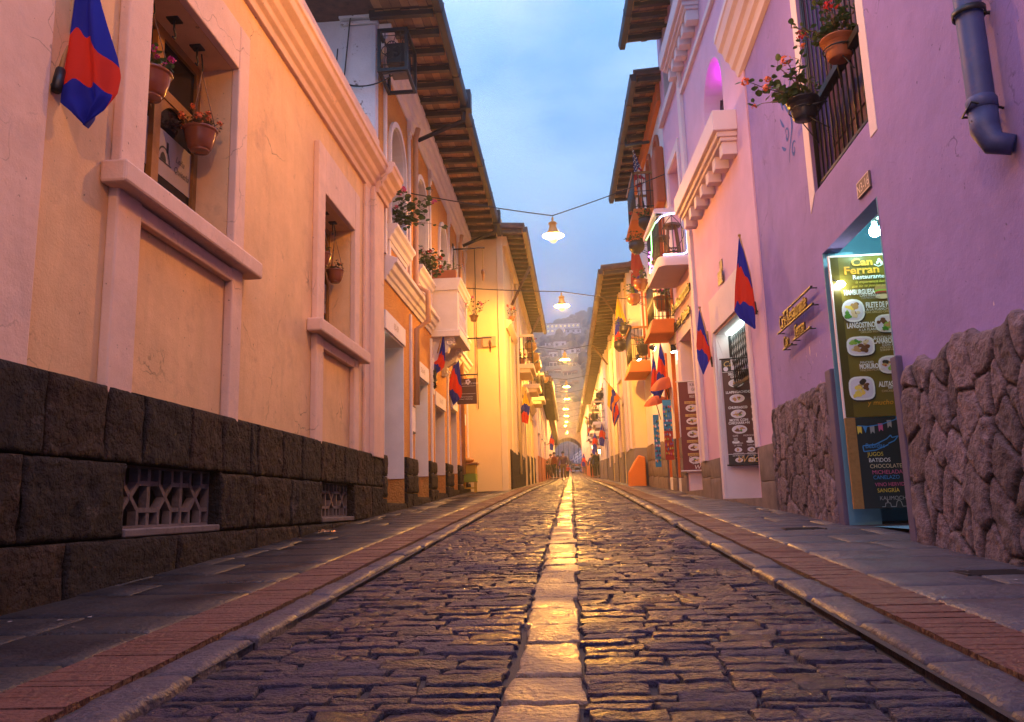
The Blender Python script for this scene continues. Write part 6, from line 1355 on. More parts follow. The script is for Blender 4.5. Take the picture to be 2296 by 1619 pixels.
# ---- souvenir racks
def rack(label, tlp, brp, Y, cols, rows):
    a, c = at(*tlp, Y), at(*brp, Y); t = thing('souvenir_rack', label, 'souvenir rack', (a.x,Y,c.z), 'souvenir racks in the doorways'); zs = [a.z+(c.z-a.z)*q for q in (0,*[e for e, _ in cols])]
    for (e, cc), z0, z1 in zip(cols, zs, zs[1:]):
        b = MB(); b.box((a.x,Y,z1+.004),(c.x,Y+.04,z0)); b.build('panel', flatmat('rack_'+cc, dict(blue=(.015,.26,.52), red=(.42,.025,.02))[cc], .6) if 'rack_'+cc not in bpy.data.materials else bpy.data.materials['rack_'+cc], t)
    bs = {}
    for r_ in range(rows):
        z = a.z-.12-(a.z-c.z-.2)*r_/rows
        for k in range(4):
            if R.random() < .12: continue
            x = a.x+(c.x-a.x)*(k+.5)/4; col = R.choice(['orange','yellow','pink','lime','white','purple','red','dark','blue']); m_ = bs.setdefault(col, MB()); h_ = R.uniform(.03,.06)
            m_.ball((x+R.uniform(-.01,.01),Y-.02,z-h_), .019, 7, sq=(1,.5,h_/.019*.6)); m_.tube([(x,Y-.012,z),(x,Y-.015,z-h_)],.004,4)
    big = MB(); ms = []
    for i, (cname, m_) in enumerate(bs.items()): big.raw(m_.v, m_.f, i, True); ms.append(PAL[cname])
    big.build('trinkets', ms, t, fixn=False, weld=False)['kind'] = 'stuff'
rack('souvenir rack of a blue panel over a red panel hung with trinkets', (1484,897), (1512,1031), 18.6, [(.52,'blue'),(1,'red')], 11)
rack('narrow all blue souvenir rack hung with coloured trinkets', (1463,930), (1483,1047), 19.9, [(1,'blue')], 9)
for (u, v, Y, r, lab) in ((1491,866,19.5,.40,'orange red umbrella open above the blue and red souvenir rack'),(1470,903,20.4,.32,'smaller orange red umbrella above the all blue souvenir rack')):
    c = at(u, v, Y); t = thing('umbrella', lab, 'umbrella', tuple(c), 'umbrellas over the souvenir racks'); b = MB(); n = 10; ax = V((-.25,-.28,.93)).normalized(); ua = ax.orthogonal().normalized(); ub = ax.cross(ua)
    def uf(a, s): return c+ax*(.22*(1-s*s)*r/.4)+(ua*math.cos(a*6.283)+ub*math.sin(a*6.283))*r*s*(1-.06*abs(math.sin(a*6.283*4)))
    b.grid(uf, 40, 6); b.build('canopy', mat('umbrella_cloth', (.62,.11,.03), .7, var=.05, trans=.3) if 'umbrella_cloth' not in bpy.data.materials else bpy.data.materials['umbrella_cloth'], t, fixn=False); b = MB(); b.tube([c+ax*.26*r/.4, c-ax*.45],.012,6); b.build('stick', M_iron, t)
# ---- brown hanging sign with rod
o = at(1034,849,20.6); e = at(1069,905,20.6); ws, hs_ = e.x-o.x, o.z-e.z
B5 = Board('hanging_sign', 'brown hanging sign with white street lettering under the balcony', 'sign', tuple(o), (1,0,0), (0,0,-1)); o_ = o
b = MB(); b.box((o.x-.12,20.605,e.z),(e.x,20.63,o.z)); b.build('panel', flatmat('brown_panel', (.10,.045,.03), .4), B5.t)
b = MB(); b.tube([L2.P(20.62,o.z+.10,0),(e.x+.02,20.62,o.z+.10)],.02,6); b.tube([(o.x,20.62,o.z+.1),(o.x,20.62,o.z)],.008,4); b.tube([(e.x-.06,20.62,o.z+.1),(e.x-.06,20.62,o.z)],.008,4); b.build('rod', M_iron, B5.t)
B5.text('CALLE DE',-.08,.155,.06,xs=.8); B5.text('LA RONDA',.235,.155,.06,xs=.7); B5.rect(-.08,.2,ws-.03,.207,'white',part='lines'); B5.rect(-.08,.40,ws-.03,.407,'white',part='lines'); B5.text('Talleres Artesanales',-.05,.50,.05,xs=.85); B5.text("Artisans' Workshops",-.07,.56,.05,xs=.85)
for k in range(5): B5.disc(.17+.045*math.cos(k*1.2566),.09+.045*math.sin(k*1.2566),.028,.028,'white',part='emblem')
B5.rect(.15,.12,.19,.17,'white',part='emblem'); B5.done()
for (u, v, Y, lab, u0) in ((1082,598,20.9,'wooden top hung from the upper iron rod before the yellow side wall',1000),(1098,757,21.2,'wooden top hung from the lower iron rod, before the meter box',1046)):
    q = at(u, v-0, Y); t = thing('wooden_ornament', lab, 'ornament', tuple(q), 'wooden tops hung from rods'); top_ = at(u, v-(42 if u < 1090 else 0), Y)
    b = MB(); b.lathe([(.001,-.30),(.02,-.26),(.035,-.10),(.05,-.06),(.05,.0),(.03,.04),(.001,.05)],q+V((0,0,-.12)),10); b.build('top', M_wood, t); b = MB(); b.tube([q+V((0,0,-.1)),top_],.01,4); b.build('ribbon', flatmat('yellow_ribbon', (.6,.42,.05)) if 'yellow_ribbon' not in bpy.data.materials else bpy.data.materials['yellow_ribbon'], t)
    b = MB(); b.tube([(L2.P(Y,top_.z,0).x,Y,top_.z),(top_.x+.05,Y,top_.z)],.02,6)
    if u < 1090: q2 = at(1003,555,Y); b.tube([(L2.P(Y,0,.05).x,Y,q2.z+.1),(L2.P(Y,0,.05).x,Y,q2.z-.75)],.02,6)
    b.build('rod', M_iron, t)
# framed notice between the two orange house doors
b = MB(); nt_ = thing('framed_notice', 'small black framed white notice on the orange wall between the first two doors', 'notice', tuple(L2.P(15.25,2.6,.03))); b.bx(L2,15.12,15.50,2.15,2.68,.005,.03); b.build('frame', M_iron, nt_); b = MB(); b.bx(L2,15.15,15.47,2.18,2.65,.03,.033); b.build('paper', M_whiteD, nt_)
pq = thing('crest_plaque', 'white oval plaque with dark metal crest beside the bunched flag', 'plaque', tuple(L2.P(17.6,3.6,.05))); b = MB(); n = 20; b.prism(L2,[(17.55+.22*math.cos(6.283*i/n), 3.62+.42*math.sin(6.283*i/n)) for i in range(n)],.005,.05); b.build('oval', M_whiteD, pq)
b = MB()
for i in range(9): a = i*.7; b.tube([L2.P(17.55+.10*math.cos(a),3.55+.22*math.sin(a),.06),L2.P(17.55+.12*math.cos(a+1.9),3.6+.25*math.sin(a+1.9),.10)],.014,5)
b.build('metal_crest', M_iron, pq)
# ---- iron cage with projector under the eave
c0, c1 = at(847,70,12.2), at(911,157,12.2); cx0, cx1, cz0, cz1 = c0.x+.02, c1.x, c1.z+.02, c0.z; cy0, cy1 = 12.2, 12.95
cg = thing('iron_cage', 'black scrollwork iron cage holding a projector under the orange house eave', 'cage', ((cx0+cx1)/2,12.5,cz0)); b = MB(); r = .027
for x in (cx0,cx1):
    for yv in (cy0,cy1): b.box((x-r,yv-r,cz0),(x+r,yv+r,cz1))
for z in (cz0,cz1):
    for yv in (cy0,cy1): b.box((cx0-r,yv-r*.98,z-r),(cx1+r,yv+r*.98,z+r))
    for x in (cx0,cx1): b.box((x-r*.97,cy0,z-r*.96),(x+r*.97,cy1,z+r*.96))
b.build('frame', M_iron, cg); b = MB(); mx, mz = (cx0+cx1)/2-.02, (cz0+cz1)/2
for s_ in (-1,1):
    for q in (-1,1):
        pts = [(mx+s_*(.03+.07*math.sin(t*.42)+.012*t*math.cos(t*.5)*.5), cy0, mz+q*(.04+.075*(1-math.cos(t*.42))*.8)) for t in range(11)]; b.tube(pts,.008,5)
n = 24; b.tube([(mx+.155*math.cos(6.283*i/n)*(1+.12*math.cos(4*6.283*i/n)), cy0, mz+.15*math.sin(6.283*i/n)*(1+.12*math.cos(4*6.283*i/n))) for i in range(n+1)],.008,5)
for x in (cx0+.10,cx1-.10): b.tube([(x,cy0,cz0),(x,cy0,cz1)],.008,5)
for z in (cz0+.10,cz1-.10): b.tube([(cx0,cy0,z),(cx1,cy0,z)],.008,5)
for k in range(5): b.tube([(cx1,cy0+.15*k+.07,cz0),(cx1,cy0+.15*k+.07,cz1)],.006,4)
b.build('scrollwork', M_iron, cg); b = MB(); b.box((cx0+.10,cy0+.12,mz-.16),(cx1-.06,cy0+.65,mz+.20)); b.tube([(mx+.05,cy0+.15,mz),(mx+.05,cy0+.08,mz)],.05,12); b.build('projector', M_black, cg, bevel=.01)
b = MB(); b.box((mx-.02,cy0+.02,cz0-.05),(mx+.24,cy0+.25,cz0-.03)); b.tube([(cx0,cy0+.1,cz0+.0),(mx+.1,cy0+.1,cz0+.0)],.018,8); b.build('bracket_plate', M_conc, cg)
for dz in (0,.03):
    b = MB(); p0 = V((-3.66,12.4,7.92-dz)); p1 = V((mx,cy0+.1,cz0-.04)); b.tube([p0.lerp(p1,t/8)+V((0,0,-.55*(t/8)*(1-t/8)+dz*2*(t/8)*(1-t/8))) for t in range(9)],.011,5); b.build('power_cable', M_wire, cg)
b = MB()
for x in (cx0+.15,cx1-.15): b.tube([(x,12.6,cz1),(x+.05,12.75,9.08)],.006,4)
b.build('hanger', M_iron, cg)
# ---- beehive style boxes by the yellow wall
o = at(1056,1104,22.6); t = thing('box_stand', 'yellow and green wooden box stand under a gourd, at the yellow side wall', 'box stand', tuple(o)); x0, x1, z0 = o.x-.24, o.x+.16, gz(22.6)+WALK; ym = flatmat('yellow_box_paint', (.55,.33,.02), .6); gm = flatmat('green_box_paint', (.24,.33,.03), .6)
b = MB(); b.box((x0,22.4,z0+.52),(x1,22.8,z0+.76)); b.build('upper_box', ym, t, bevel=.008); b = MB(); b.box((x0-.005,22.395,z0+.29),(x1+.005,22.805,z0+.515)); b.build('lower_box', gm, t, bevel=.008); b = MB(); b.box((x0-.05,22.35,z0+.765),(x1+.06,22.85,z0+.82)); b.build('lid', M_wood, t)
for x in (x0+.02,x1-.05):
    for yv in (22.41,22.75): b = MB(); b.box((x,yv,z0),(x+.035,yv+.04,z0+.285)); b.build('leg', ym, t)
b = MB(); b.box((x0,22.405,z0+.10),(x1,22.425,z0+.14)); b.build('rail', ym, t)
b = MB(); c = V(((x0+x1)/2-.02,22.6,z0+.90)); b.grid(lambda a, s: c+V((.17*math.sin(math.pi*s)*math.cos(a*6.283)*(1-.08*abs(math.sin(a*6.283*5))), .13*math.sin(math.pi*s)*math.sin(a*6.283)*(1-.08*abs(math.sin(a*6.283*5))), -.075*math.cos(math.pi*s))), 40, 8); gd = tag(b.build('gourd', flatmat('gourd_skin', (.50,.25,.06), .6)), 'ribbed tan gourd lying on the lid of the yellow box stand', 'gourd')
# ---- pavement bits
o = gnd(733,1199,WALK); b = MB()
def crump(a, s): p = V((a-.5, s-.5, 0)); return o+V((p.x*.16+.02*noise.noise(V((a*5,s*5,1))), p.y*.14, .03+.045*abs(noise.noise(V((a*4,s*4,3))))))
b.grid(crump, 10, 8, sm=False); tag(b.build('crumpled_wrapper', mat('foil_wrapper', (.55,.25,.08), .3, metal=.6, col2=(.1,.05,.03), vs=40), fixn=False), 'crumpled shiny wrapper lying on the pavement by the dark stone wall', 'wrapper')
for (u, v, w_, d_, lab) in ((2225,1283,.34,.20,'slotted iron drain grate in the pavement below the big rubble stones'),(1798,1185,.34,.22,'slotted iron drain grate in the pavement near the pink house corner')):
    o = gnd(u, v, WALK); t = thing('drain_grate', lab, 'drain grate', tuple(o), 'drain grates'); b = MB(); z = lambda yv: gz(yv)+WALK
    for i in range(9): yv = o.y-d_/2+d_*i/9; b.box((o.x-w_/2,yv,z(yv)-.01),(o.x+w_/2,yv+d_/22,z(yv)+.004))
    b.box((o.x-w_/2-.02,o.y-d_/2-.02,z(o.y)-.02),(o.x-w_/2,o.y+d_/2+.02,z(o.y)+.005)); b.box((o.x+w_/2,o.y-d_/2-.02,z(o.y)-.02),(o.x+w_/2+.02,o.y+d_/2+.02,z(o.y)+.005)); b.build('bars', mat('worn_grate', (.06,.05,.055), .45, metal=.5) if 'worn_grate' not in bpy.data.materials else bpy.data.materials['worn_grate'], t)
b = MB()
for _ in range(70):
    s_ = R.choice((-1,1)); yv = R.uniform(3,14); xv = R.uniform(-2.9,-1.9) if s_ < 0 else R.uniform(1.8,2.6); q = V((xv,yv,gz(yv)+WALK+.004)); r_ = R.uniform(.006,.018); n = 5
    b.face([q+V((r_*math.cos(6.283*i/n)*R.uniform(.5,1.3), r_*math.sin(6.283*i/n)*R.uniform(.5,1.3), R.uniform(0,.004))) for i in range(n)])
struct(tag(b.build('litter_specks', mat('paper_specks', (.45,.38,.36), .9, var=.1), fixn=False), 'tiny pale specks scattered over the pavements', 'litter'), 'stuff')
# ---- stools on the rope light balcony
def stool(c, lab, s_=1.0):
    t = thing('bar_stool', lab, 'stool', tuple(c), 'stools on the pink house balcony'); b = MB(); b.lathe([(.001,.70),(.17,.70),(.18,.72),(.18,.745),(.16,.76),(.001,.76)],c,16); b.build('seat', M_brown, t)
    for i in range(4):
        a = math.pi/4+i*math.pi/2; b = MB(); b.tube([V(c)+V((.11*math.cos(a),.11*math.sin(a),.70)),V(c)+V((.19*math.cos(a),.19*math.sin(a),.0))],.024,6); b.build('leg', M_brown, t)
    b = MB(); p = [V(c)+V((.165*math.cos(math.pi/4+i*math.pi/2),.165*math.sin(math.pi/4+i*math.pi/2),.22)) for i in range(5)]; b.tube(p,.018,6); b.build('stretcher', M_brown, t)
stool(RK.P(15.98,Bz+.2,.26), 'dark wooden bar stool in front, inside the glowing rope light panel'); stool(RK.P(16.75,Bz+.2,.36), 'dark wooden bar stool farther back on the rope light balcony')
# ---- little spotlights
for (u, v, Y, d, lab) in ((1509,783,18.05,(0.1,-.1,-1),'small spotlight shining down the white wall by the flags'),(1430,803,22.85,(.4,-.2,-1),'small spotlight on the lower orange balcony'),(1463,780,20.6,(.5,0,-.2),'small black spotlight beside the limp flag')):
    q = at(u, v, Y); t = thing('spotlight', lab, 'spotlight', tuple(q), 'small spotlights on the right houses'); d = V(d).normalized(); b = MB(); b.tube([q-d*.10,q+d*.06],[.05,.07],10); b.build('housing', M_iron, t)
    b = MB(); b.tube([q+d*.062,q+d*.066],.062,10); b.build('lens', emitmat('spot_glow', (1,.93,.85), 55) if 'spot_glow' not in bpy.data.materials else bpy.data.materials['spot_glow'], t) 
    b = MB(); b.tube([q-d*.08,q-d*.08+V((.12,0,.06))],.012,5); b.build('arm', M_iron, t)
for (u, v, Y, lab) in ((1330,1003,57,'lit lantern under the pots of the long white house'),(1344,1012,50,'lit lantern low on the wall behind the man in black'),(1360,1000,46,'lit lantern beside a brown door, past the slanting pole flag')):
    q = at(u, v, Y); t = thing('wall_lantern', lab, 'lantern', tuple(q), 'lit lanterns along the far right wall'); b = MB(); b.lathe([(.001,-.14),(.08,-.12),(.11,.10),(.001,.12)],q,8); b.build('glass', emitmat('lantern_glow', (1,.62,.22), 14) if 'lantern_glow' not in bpy.data.materials else bpy.data.materials['lantern_glow'], t); b = MB(); b.lathe([(.13,.12),(.02,.22),(.001,.24)],q,8); b.tube([q+V((0,0,.2)),q+V((.25,0,.25))],.015,5); b.build('cap', M_iron, t)
# ================================================================== people and the motorbike
M_skin = mat('skin', (.36,.19,.12), .55, var=.05); M_hair = mat('black_hair', (.012,.010,.010), .5, var=0); M_shoe = mat('dark_shoes', (.02,.016,.015), .5, var=0)
def cloth(n, c): return mat(n, c, .85, var=.1, vs=9, bump=.3, bs=40)
def skinned(name, vs, es, m, parent, root=0, lv=1):
    me = bpy.data.meshes.new(name); me.from_pydata([v[:3] for v in vs], es, []); o = bpy.data.objects.new(name, me); COL.objects.link(o)
    sk_ = o.modifiers.new('skin','SKIN'); sk_.use_smooth_shade = True; sb = o.modifiers.new('sub','SUBSURF'); sb.levels = lv; sb.render_levels = lv
    for i, v in enumerate(vs):
        r = v[3] if isinstance(v[3], tuple) else (v[3], v[3]); me.skin_vertices[0].data[i].radius = r; me.skin_vertices[0].data[i].use_root = (i == root)
    me.materials.append(m); adopt(o, parent); return o
def person(label, u, v, Y, H, rz, top, legs, stride=.0, arms=((.10,.0),(.10,.0)), seat=False, coat=0, hood=False, hair=M_hair):
    b0 = at(u, v, Y); base = V((b0.x, Y, gz(Y)+(WALK if (b0.x > er(Y) or b0.x < el(Y)) else 0)))
    t = thing('person', label, 'person', tuple(base)); k = H/1.75; c_, s_ = math.cos(rz), math.sin(rz)
    def W(x, y, z): return (base.x+(x*c_-y*s_)*k, base.y+(x*s_+y*c_)*k, base.z+z*k)
    hz_ = .92 if not seat else .50
    d = hz_-.92
    pv = [(0,0,.95+d,(.145,.10)),(0,0,1.08+d,(.13,.095)),(0,-.01,1.28+d,(.165,.11)),(0,0,1.42+d,(.13,.08)),(0,0,1.50+d,.055),(0,.015,1.57+d,.075),(0,.025,1.66+d,.098),(0,.01,1.745+d,.055)]
    pe = [(i,i+1) for i in range(7)]
    def leg(sx, st):
        if seat: return [(sx*.10,0,.90+d,.085),(sx*.13,.42,.50,.065),(sx*.13,.42,.09,.042),(sx*.13,.54,.04,.04)]
        return [(sx*.095,0,.90,.085),(sx*.10,st*.24+.03,.49,.060),(sx*.10,st*.42-(.10 if st < 0 else 0),.09+(.05 if st < 0 else 0),.040),(sx*.105,st*.42+.13-(.10 if st < 0 else 0),.035,.038)]
    def arm(sx, sp, fw): return [(sx*.19,0,1.40+d,.058),(sx*(.24+sp*.6),-.02+fw*.3,1.13+d,.045),(sx*(.22+sp),fw+.06,.88+d+fw*.5,.032),(sx*(.22+sp),fw+.09,.80+d+fw*.6,(.034,.02))]
    R_ = lambda L_: [(*W(*q[:3]), tuple(r*k for r in q[3]) if isinstance(q[3], tuple) else q[3]*k) for q in L_]
    vs = list(pv); es = list(pe)
    for sx, st in ((-1,stride),(1,-stride)):
        i = len(vs); vs += leg(sx, st); es += [(0,i),(i,i+1),(i+1,i+2),(i+2,i+3)]
    for sx, (sp, fw) in zip((-1,1), arms):
        i = len(vs); vs += arm(sx, sp, fw); es += [(3,i),(i,i+1),(i+1,i+2),(i+2,i+3)]
        px, py, pz_, _ = vs[-1]
        for f_ in range(4): j = len(vs); vs += [(px+(f_-1.5)*.006,py+(f_-1.5)*.018,pz_-.045,.009),(px-sx*.008,py+(f_-1.5)*.019+.008,pz_-.085+abs(f_-1.4)*.008,.007)]; es += [(i+3,j),(j,j+1)]
        j = len(vs); vs += [(px-sx*.02,py+.035,pz_-.01,.010),(px-sx*.025,py+.05,pz_-.045,.008)]; es += [(i+3,j),(j,j+1)]
    skinned('body', R_(vs), es, M_skin, t)
    # clothing
    jv = [(0,0,(.86-coat)+d,(.185+coat*.1,.135)),(0,0,1.06+d,(.172,.13)),(0,-.01,1.28+d,(.195,.14)),(0,0,1.43+d,(.15,.095)),(0,0,1.50+d,.072)]; je = [(0,1),(1,2),(2,3),(3,4)]
    for sx, (sp, fw) in zip((-1,1), arms): a = arm(sx, sp, fw); i = len(jv); jv += [(*a[0][:3],.08),(*a[1][:3],.066),(*a[2][:3],.052)]; je += [(3,i),(i,i+1),(i+1,i+2)]
    skinned('jacket', R_(jv), je, top, t)
    tv = [(0,0,.95+d,(.17,.12))]; te = []
    for sx, st in ((-1,stride),(1,-stride)): a = leg(sx, st); i = len(tv); tv += [(*a[0][:3],.105),(*a[1][:3],.078),(a[2][0],a[2][1],a[2][2]+.02,.062)]; te += [(0,i),(i,i+1),(i+1,i+2)]
    skinned('trousers', R_(tv), te, legs, t)
    for sx, st in ((-1,stride),(1,-stride)): a = leg(sx, st); skinned('shoe', R_([(a[2][0],a[2][1]-.02,a[3][2]+.015,.05),(a[3][0],a[3][1]+.03,a[3][2]+.008,(.045,.034))]), [(0,1)], M_shoe, t)
    b = MB(); hc = V(W(0,-.005,1.675+d)); b.grid(lambda a, s: hc+V((.108*k*math.sin(math.pi*s*.62)*math.cos(a*6.283), .118*k*math.sin(math.pi*s*.62)*math.sin(a*6.283), .115*k*math.cos(math.pi*s*.62))), 14, 7); b.build('hood' if hood else 'hair', top if hood else hair, t, fixn=False)
    b = MB(); b.ball(V(W(0,.122,1.61+d)), .016*k, 6); b.build('nose', M_skin, t)
    for sx in (-1,1): b = MB(); b.ball(V(W(sx*.034,.108,1.645+d)), .012*k, 6); b.build('eye', M_shoe, t); b = MB(); b.ball(V(W(sx*.098,.02,1.63+d)), .024*k, 6, sq=(.5,1,1.3)); b.build('ear', M_skin, t)
    b = MB(); b.ball(V(W(0,.108,1.565+d)), .022*k, 6, sq=(1,.4,.35)); b.build('mouth', mat('lips', (.3,.10,.08), .5, var=0) if 'lips' not in bpy.data.materials else bpy.data.materials['lips'], t)
    return t
dk = cloth('black_jacket', (.012,.011,.012)); dkt = cloth('black_trousers', (.015,.014,.017)); rd = cloth('red_jacket', (.34,.03,.025)); pu = cloth('plum_jacket', (.07,.03,.085)); ol = cloth('olive_coat', (.05,.045,.02)); gt = cloth('grey_trousers', (.14,.10,.11)); bl_ = cloth('blue_jacket', (.03,.05,.22)); wh = cloth('pale_jacket', (.48,.34,.27)); br_ = cloth('brown_trousers', (.13,.075,.03)); vi = cloth('violet_scarf_coat', (.17,.05,.32))
person('man in a black jacket and black trousers standing with his back turned', 1340, 1077, 51, 1.76, 0, dk, dkt, .12, ((.14,.02),(.14,.02)))
person('person in a blue jacket half hidden behind the man in black', 1329, 1073, 55, 1.62, .3, bl_, dkt)
person('person in an olive coat sitting at the wall beside the man in black', 1356, 1074, 52.5, 1.7, -1.2, ol, br_, seat=True)
t = thing('stool', 'small dark stool under the person in the olive coat', 'stool', tuple(at(1356,1074,52.5))); q = at(1356,1074,52.5); zz = gz(52.5)+WALK; b = MB(); b.lathe([(.001,.36),(.19,.36),(.19,.41),(.001,.42)],(q.x,q.y,zz),12); b.build('seat', M_brown, t)
for i in range(4): a = .785+i*1.571; b = MB(); b.tube([(q.x+.13*math.cos(a),q.y+.13*math.sin(a),zz+.37),(q.x+.17*math.cos(a),q.y+.17*math.sin(a),zz)],.02,5); b.build('leg', M_brown, t)
person('person in a red jacket and grey trousers standing by the orange pillar foot', 1311.5, 1072, 73, 1.66, math.pi, rd, gt, .05, ((.06,.10),(.06,.10)))
person('small child in a red top walking on the pale strip of the street', 1273, 1074, 62, .98, math.pi, cloth('child_red', (.50,.05,.03)), dkt, .3, ((.3,.05),(.3,.05)), hood=True)
person('walker in a plum jacket and brown trousers, mid stride beside the strip', 1264, 1081, 50, 1.74, math.pi, pu, br_, .35, ((.10,.12),(.10,-.08)))
person('person in a dark red jacket standing in the group under the plants', 1244, 1078, 52, 1.72, 2.2, cloth('dark_red_jacket', (.22,.02,.02)), dkt, .1, coat=.1)
person('person in a pale jacket at the back of the group under the plants', 1236, 1076, 54, 1.66, 2.6, wh, gt, .1)
person('person in a violet coat facing the group under the plants', 1252, 1075, 57, 1.66, 1.5, vi, dkt, 0, coat=.15)
person('child in dark striped clothes at the edge of the group, by the orange dado', 1228, 1080, 49, 1.12, math.pi, cloth('dark_sweater', (.05,.03,.02)), cloth('maroon_trousers', (.06,.015,.015)), 0)
person('person in black seen small in the mouth of the arch', 1274, 1066, 92, 1.72, 0, dk, dkt, .2)
person('distant person in dark clothes on the blue plaza beyond the arch', 1283, 1061, 108, 1.7, 0, bl_, dkt, .2)
q = at(1297, 1066, 90); mb_ = thing('motorbike', 'dark parked motorbike in front of the blue light of the arch', 'motorbike', (q.x,q.y,gz(90))); z0 = gz(90)+.02; dv = V((.80,.6,0)); dv.normalize(); o = V((q.x-.1, q.y, z0))
def wheel(c):
    pts = [c+dv*.30*math.cos(6.283*i/20)+V((0,0,.30*math.sin(6.283*i/20))) for i in range(21)]; b = MB(); b.tube(pts,.055,7,cap=False); w_ = b.build('wheel', M_black, mb_)
    b = MB(); b.tube([p*.86+c*.14 for p in pts],.02,5,cap=False)
    for i in range(5): b.tube([c,pts[i*4]],.012,4)
    b.build('rim', M_conc, w_)
wheel(o+V((0,0,.33))-dv*.62); wheel(o+V((0,0,.33))+dv*.62)
b = MB(); b.tube([o-dv*.62+V((0,0,.33)),o-dv*.40+V((0,0,.95)),o+dv*.05+V((0,0,.80)),o+dv*.62+V((0,0,.62))],[.04,.06,.05,.04],7); b.tube([o-dv*.35+V((0,0,.45)),o+dv*.25+V((0,0,.45))],.16,8); b.build('frame', M_black, mb_)
b = MB(); b.ball(o-dv*.16+V((0,0,.86)),.20,10,sq=(1.2,.9,.6)); b.build('tank', mat('tank_paint', (.25,.03,.03), .3, var=0), mb_); b = MB(); b.tube([o+dv*.06+V((0,0,.88)),o+dv*.60+V((0,0,.90))],[.11,.09],8); b.build('seat', M_black, mb_)
sdv = V((-dv.y,dv.x,0)); b = MB(); b.tube([o-dv*.42+V((0,0,1.0))-sdv*.34,o-dv*.45+V((0,0,1.02)),o-dv*.42+V((0,0,1.0))+sdv*.34],.018,6); b.build('handlebar', M_iron, mb_); b = MB(); b.ball(o-dv*.55+V((0,0,.88)),.10,8); b.build('headlight', M_conc, mb_)
# ================================================================== one mesh per separate piece
def split_pieces(o):
    me = o.data; nv = len(me.vertices)
    if nv > 60000: return
    par = list(range(nv))
    def find(a):
        while par[a] != a: par[a] = par[par[a]]; a = par[a]
        return a
    for e_ in me.edges:
        a, b_ = find(e_.vertices[0]), find(e_.vertices[1])
        if a != b_: par[a] = b_
    isl = {}
    for i in range(nv): isl.setdefault(find(i), []).append(i)
    if not 2 <= len(isl) <= 420: return
    keys = list(isl); lo = []; hi = []
    for k_ in keys:
        cs = [me.vertices[i].co for i in isl[k_]]; lo.append([min(c[j] for c in cs) for j in range(3)]); hi.append([max(c[j] for c in cs) for j in range(3)])
    n = len(keys); size = [max(h-l for h, l in zip(hi[i], lo[i])) for i in range(n)]; pp = list(range(n))
    def f2(a):
        while pp[a] != a: a = pp[a]
        return a
    for i in range(n):
        for j in range(i+1, n):
            g2 = sum(max(0, lo[i][q]-hi[j][q], lo[j][q]-hi[i][q])**2 for q in range(3))
            if g2**.5 <= max(.02, .5*max(size[i], size[j])): a, b_ = f2(i), f2(j); pp[a] = b_
    cl = {}
    for i in range(n): cl.setdefault(f2(i), []).append(i)
    if not 2 <= len(cl) <= 90: return
    vc = {}
    for c, ids in enumerate(cl.values()):
        for i in ids:
            for v_ in isl[keys[i]]: vc[v_] = c
    for c in range(len(cl)):
        vm = {}; vs = []; fs = []; mi = []; sm = []
        for p_ in me.polygons:
            if vc[p_.vertices[0]] != c: continue
            f_ = []
            for v_ in p_.vertices:
                if v_ not in vm: vm[v_] = len(vs); vs.append(me.vertices[v_].co[:])
                f_.append(vm[v_])
            fs.append(f_); mi.append(p_.material_index); sm.append(p_.use_smooth)
        m2 = bpy.data.meshes.new(me.name); m2.from_pydata(vs, [], fs)
        for mm in me.materials: m2.materials.append(mm)
        m2.polygons.foreach_set('material_index', mi); m2.polygons.foreach_set('use_smooth', sm); m2.update()
        if c == 0: first = m2
        else: q = o.copy(); COL.objects.link(q); q.data = m2
    o.data = first
    if me.name.startswith('rafters'):
        for q in [o]+[x for x in o.parent.children if x.name.startswith('rafters')]: q.name = 'rafter'; q.data.name = 'rafter'
seen = set()
for o in list(sc.objects):
    if o.type != 'MESH' or not o.parent or o.get('kind') or o.data.users > 1 or any(m_.type in ('SKIN',) for m_ in o.modifiers): continue
    if o.name.split('.')[0] in ('cloth','foliage','flowers','stems','trinkets','soffit_boards','plates','print','drawing','painted_scroll','peeled_paint','windows'): continue
    split_pieces(o)
# ================================================================== damp evening air
M_haze = bpy.data.materials.new('haze_air'); M_haze.use_nodes = True; _N = M_haze.node_tree.nodes; _N.clear()
_o = _N.new('ShaderNodeOutputMaterial'); _v = _N.new('ShaderNodeVolumePrincipled'); _v.inputs['Color'].default_value = (.86,.90,.97,1); _v.inputs['Density'].default_value = HAZE; _v.inputs['Anisotropy'].default_value = .80
M_haze.node_tree.links.new(_v.outputs[0], _o.inputs[1])
b = MB(); b.box((-330,-40,-6), (330,800,165)); struct(b.build('haze', M_haze), 'stuff')
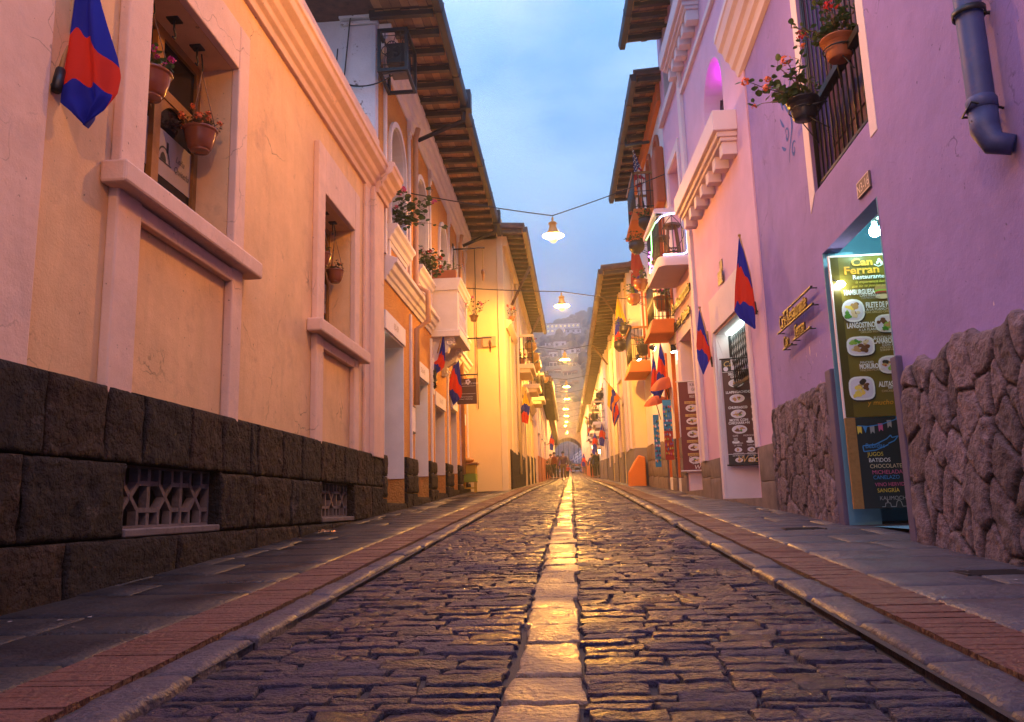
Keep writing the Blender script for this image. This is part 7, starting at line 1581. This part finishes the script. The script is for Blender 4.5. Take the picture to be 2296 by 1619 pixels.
# ================================================================== sky and light
w = bpy.data.worlds.new('World'); sc.world = w; w.use_nodes = True
nt = w.node_tree; N = nt.nodes; L = nt.links; bg = N['Background']
sky = N.new('ShaderNodeTexSky'); sky.sky_type = 'NISHITA'; sky.sun_disc = False; sky.sun_elevation = math.radians(2); sky.sun_rotation = math.radians(200); sky.ozone_density = 6; sky.altitude = 2850
tc = N.new('ShaderNodeTexCoord'); mp = N.new('ShaderNodeMapping'); mp.inputs['Scale'].default_value = (1.1, .8, 1.6); L.new(tc.outputs['Generated'], mp.inputs[0])
n1 = N.new('ShaderNodeTexNoise'); n1.inputs['Scale'].default_value = 2.6; n1.inputs['Detail'].default_value = 7; n1.inputs['Roughness'].default_value = .52; n1.inputs['Distortion'].default_value = .4; L.new(mp.outputs[0], n1.inputs[0])
cr = N.new('ShaderNodeValToRGB'); L.new(n1.outputs[0], cr.inputs[0])
e = cr.color_ramp.elements; e[0].position = .40; e[0].color = (.20,.46,.95,1); e[1].position = .59; e[1].color = (.58,.82,1.0,1)
sp = N.new('ShaderNodeSeparateXYZ'); L.new(tc.outputs['Generated'], sp.inputs[0])
hr = N.new('ShaderNodeValToRGB'); L.new(sp.outputs[2], hr.inputs[0]); h = hr.color_ramp.elements
h[0].position = .14; h[0].color = (.24,.34,.52,1); h[1].position = .52; h[1].color = (1.0,1.0,1.0,1)
kz = h.new(.80); kz.color = (2.0,1.75,2.3,1)
k = h.new(.33); k.color = (.66,.76,.86,1)
mu = N.new('ShaderNodeMix'); mu.data_type = 'RGBA'; mu.blend_type = 'MULTIPLY'; mu.inputs[0].default_value = 1; L.new(cr.outputs[0], mu.inputs[6]); L.new(hr.outputs[0], mu.inputs[7])
sk = N.new('ShaderNodeMix'); sk.data_type = 'RGBA'; sk.blend_type = 'ADD'; sk.inputs[0].default_value = .04; L.new(mu.outputs[2], sk.inputs[6]); L.new(sky.outputs[0], sk.inputs[7])
L.new(sk.outputs[2], bg.inputs[0]); bg.inputs[1].default_value = 1.15
sc.view_settings.view_transform = 'Standard'; sc.view_settings.look = 'None'; sc.view_settings.exposure = .18; sc.view_settings.gamma = 1
sc.render.engine = 'CYCLES'
cy = sc.cycles; cy.use_denoising = True; cy.denoiser = 'OPENIMAGEDENOISE'; cy.sample_clamp_indirect = 4; cy.max_bounces = 6; cy.diffuse_bounces = 4; cy.glossy_bounces = 3; cy.transmission_bounces = 4; cy.caustics_reflective = False; cy.caustics_refractive = False
cy.use_light_tree = True
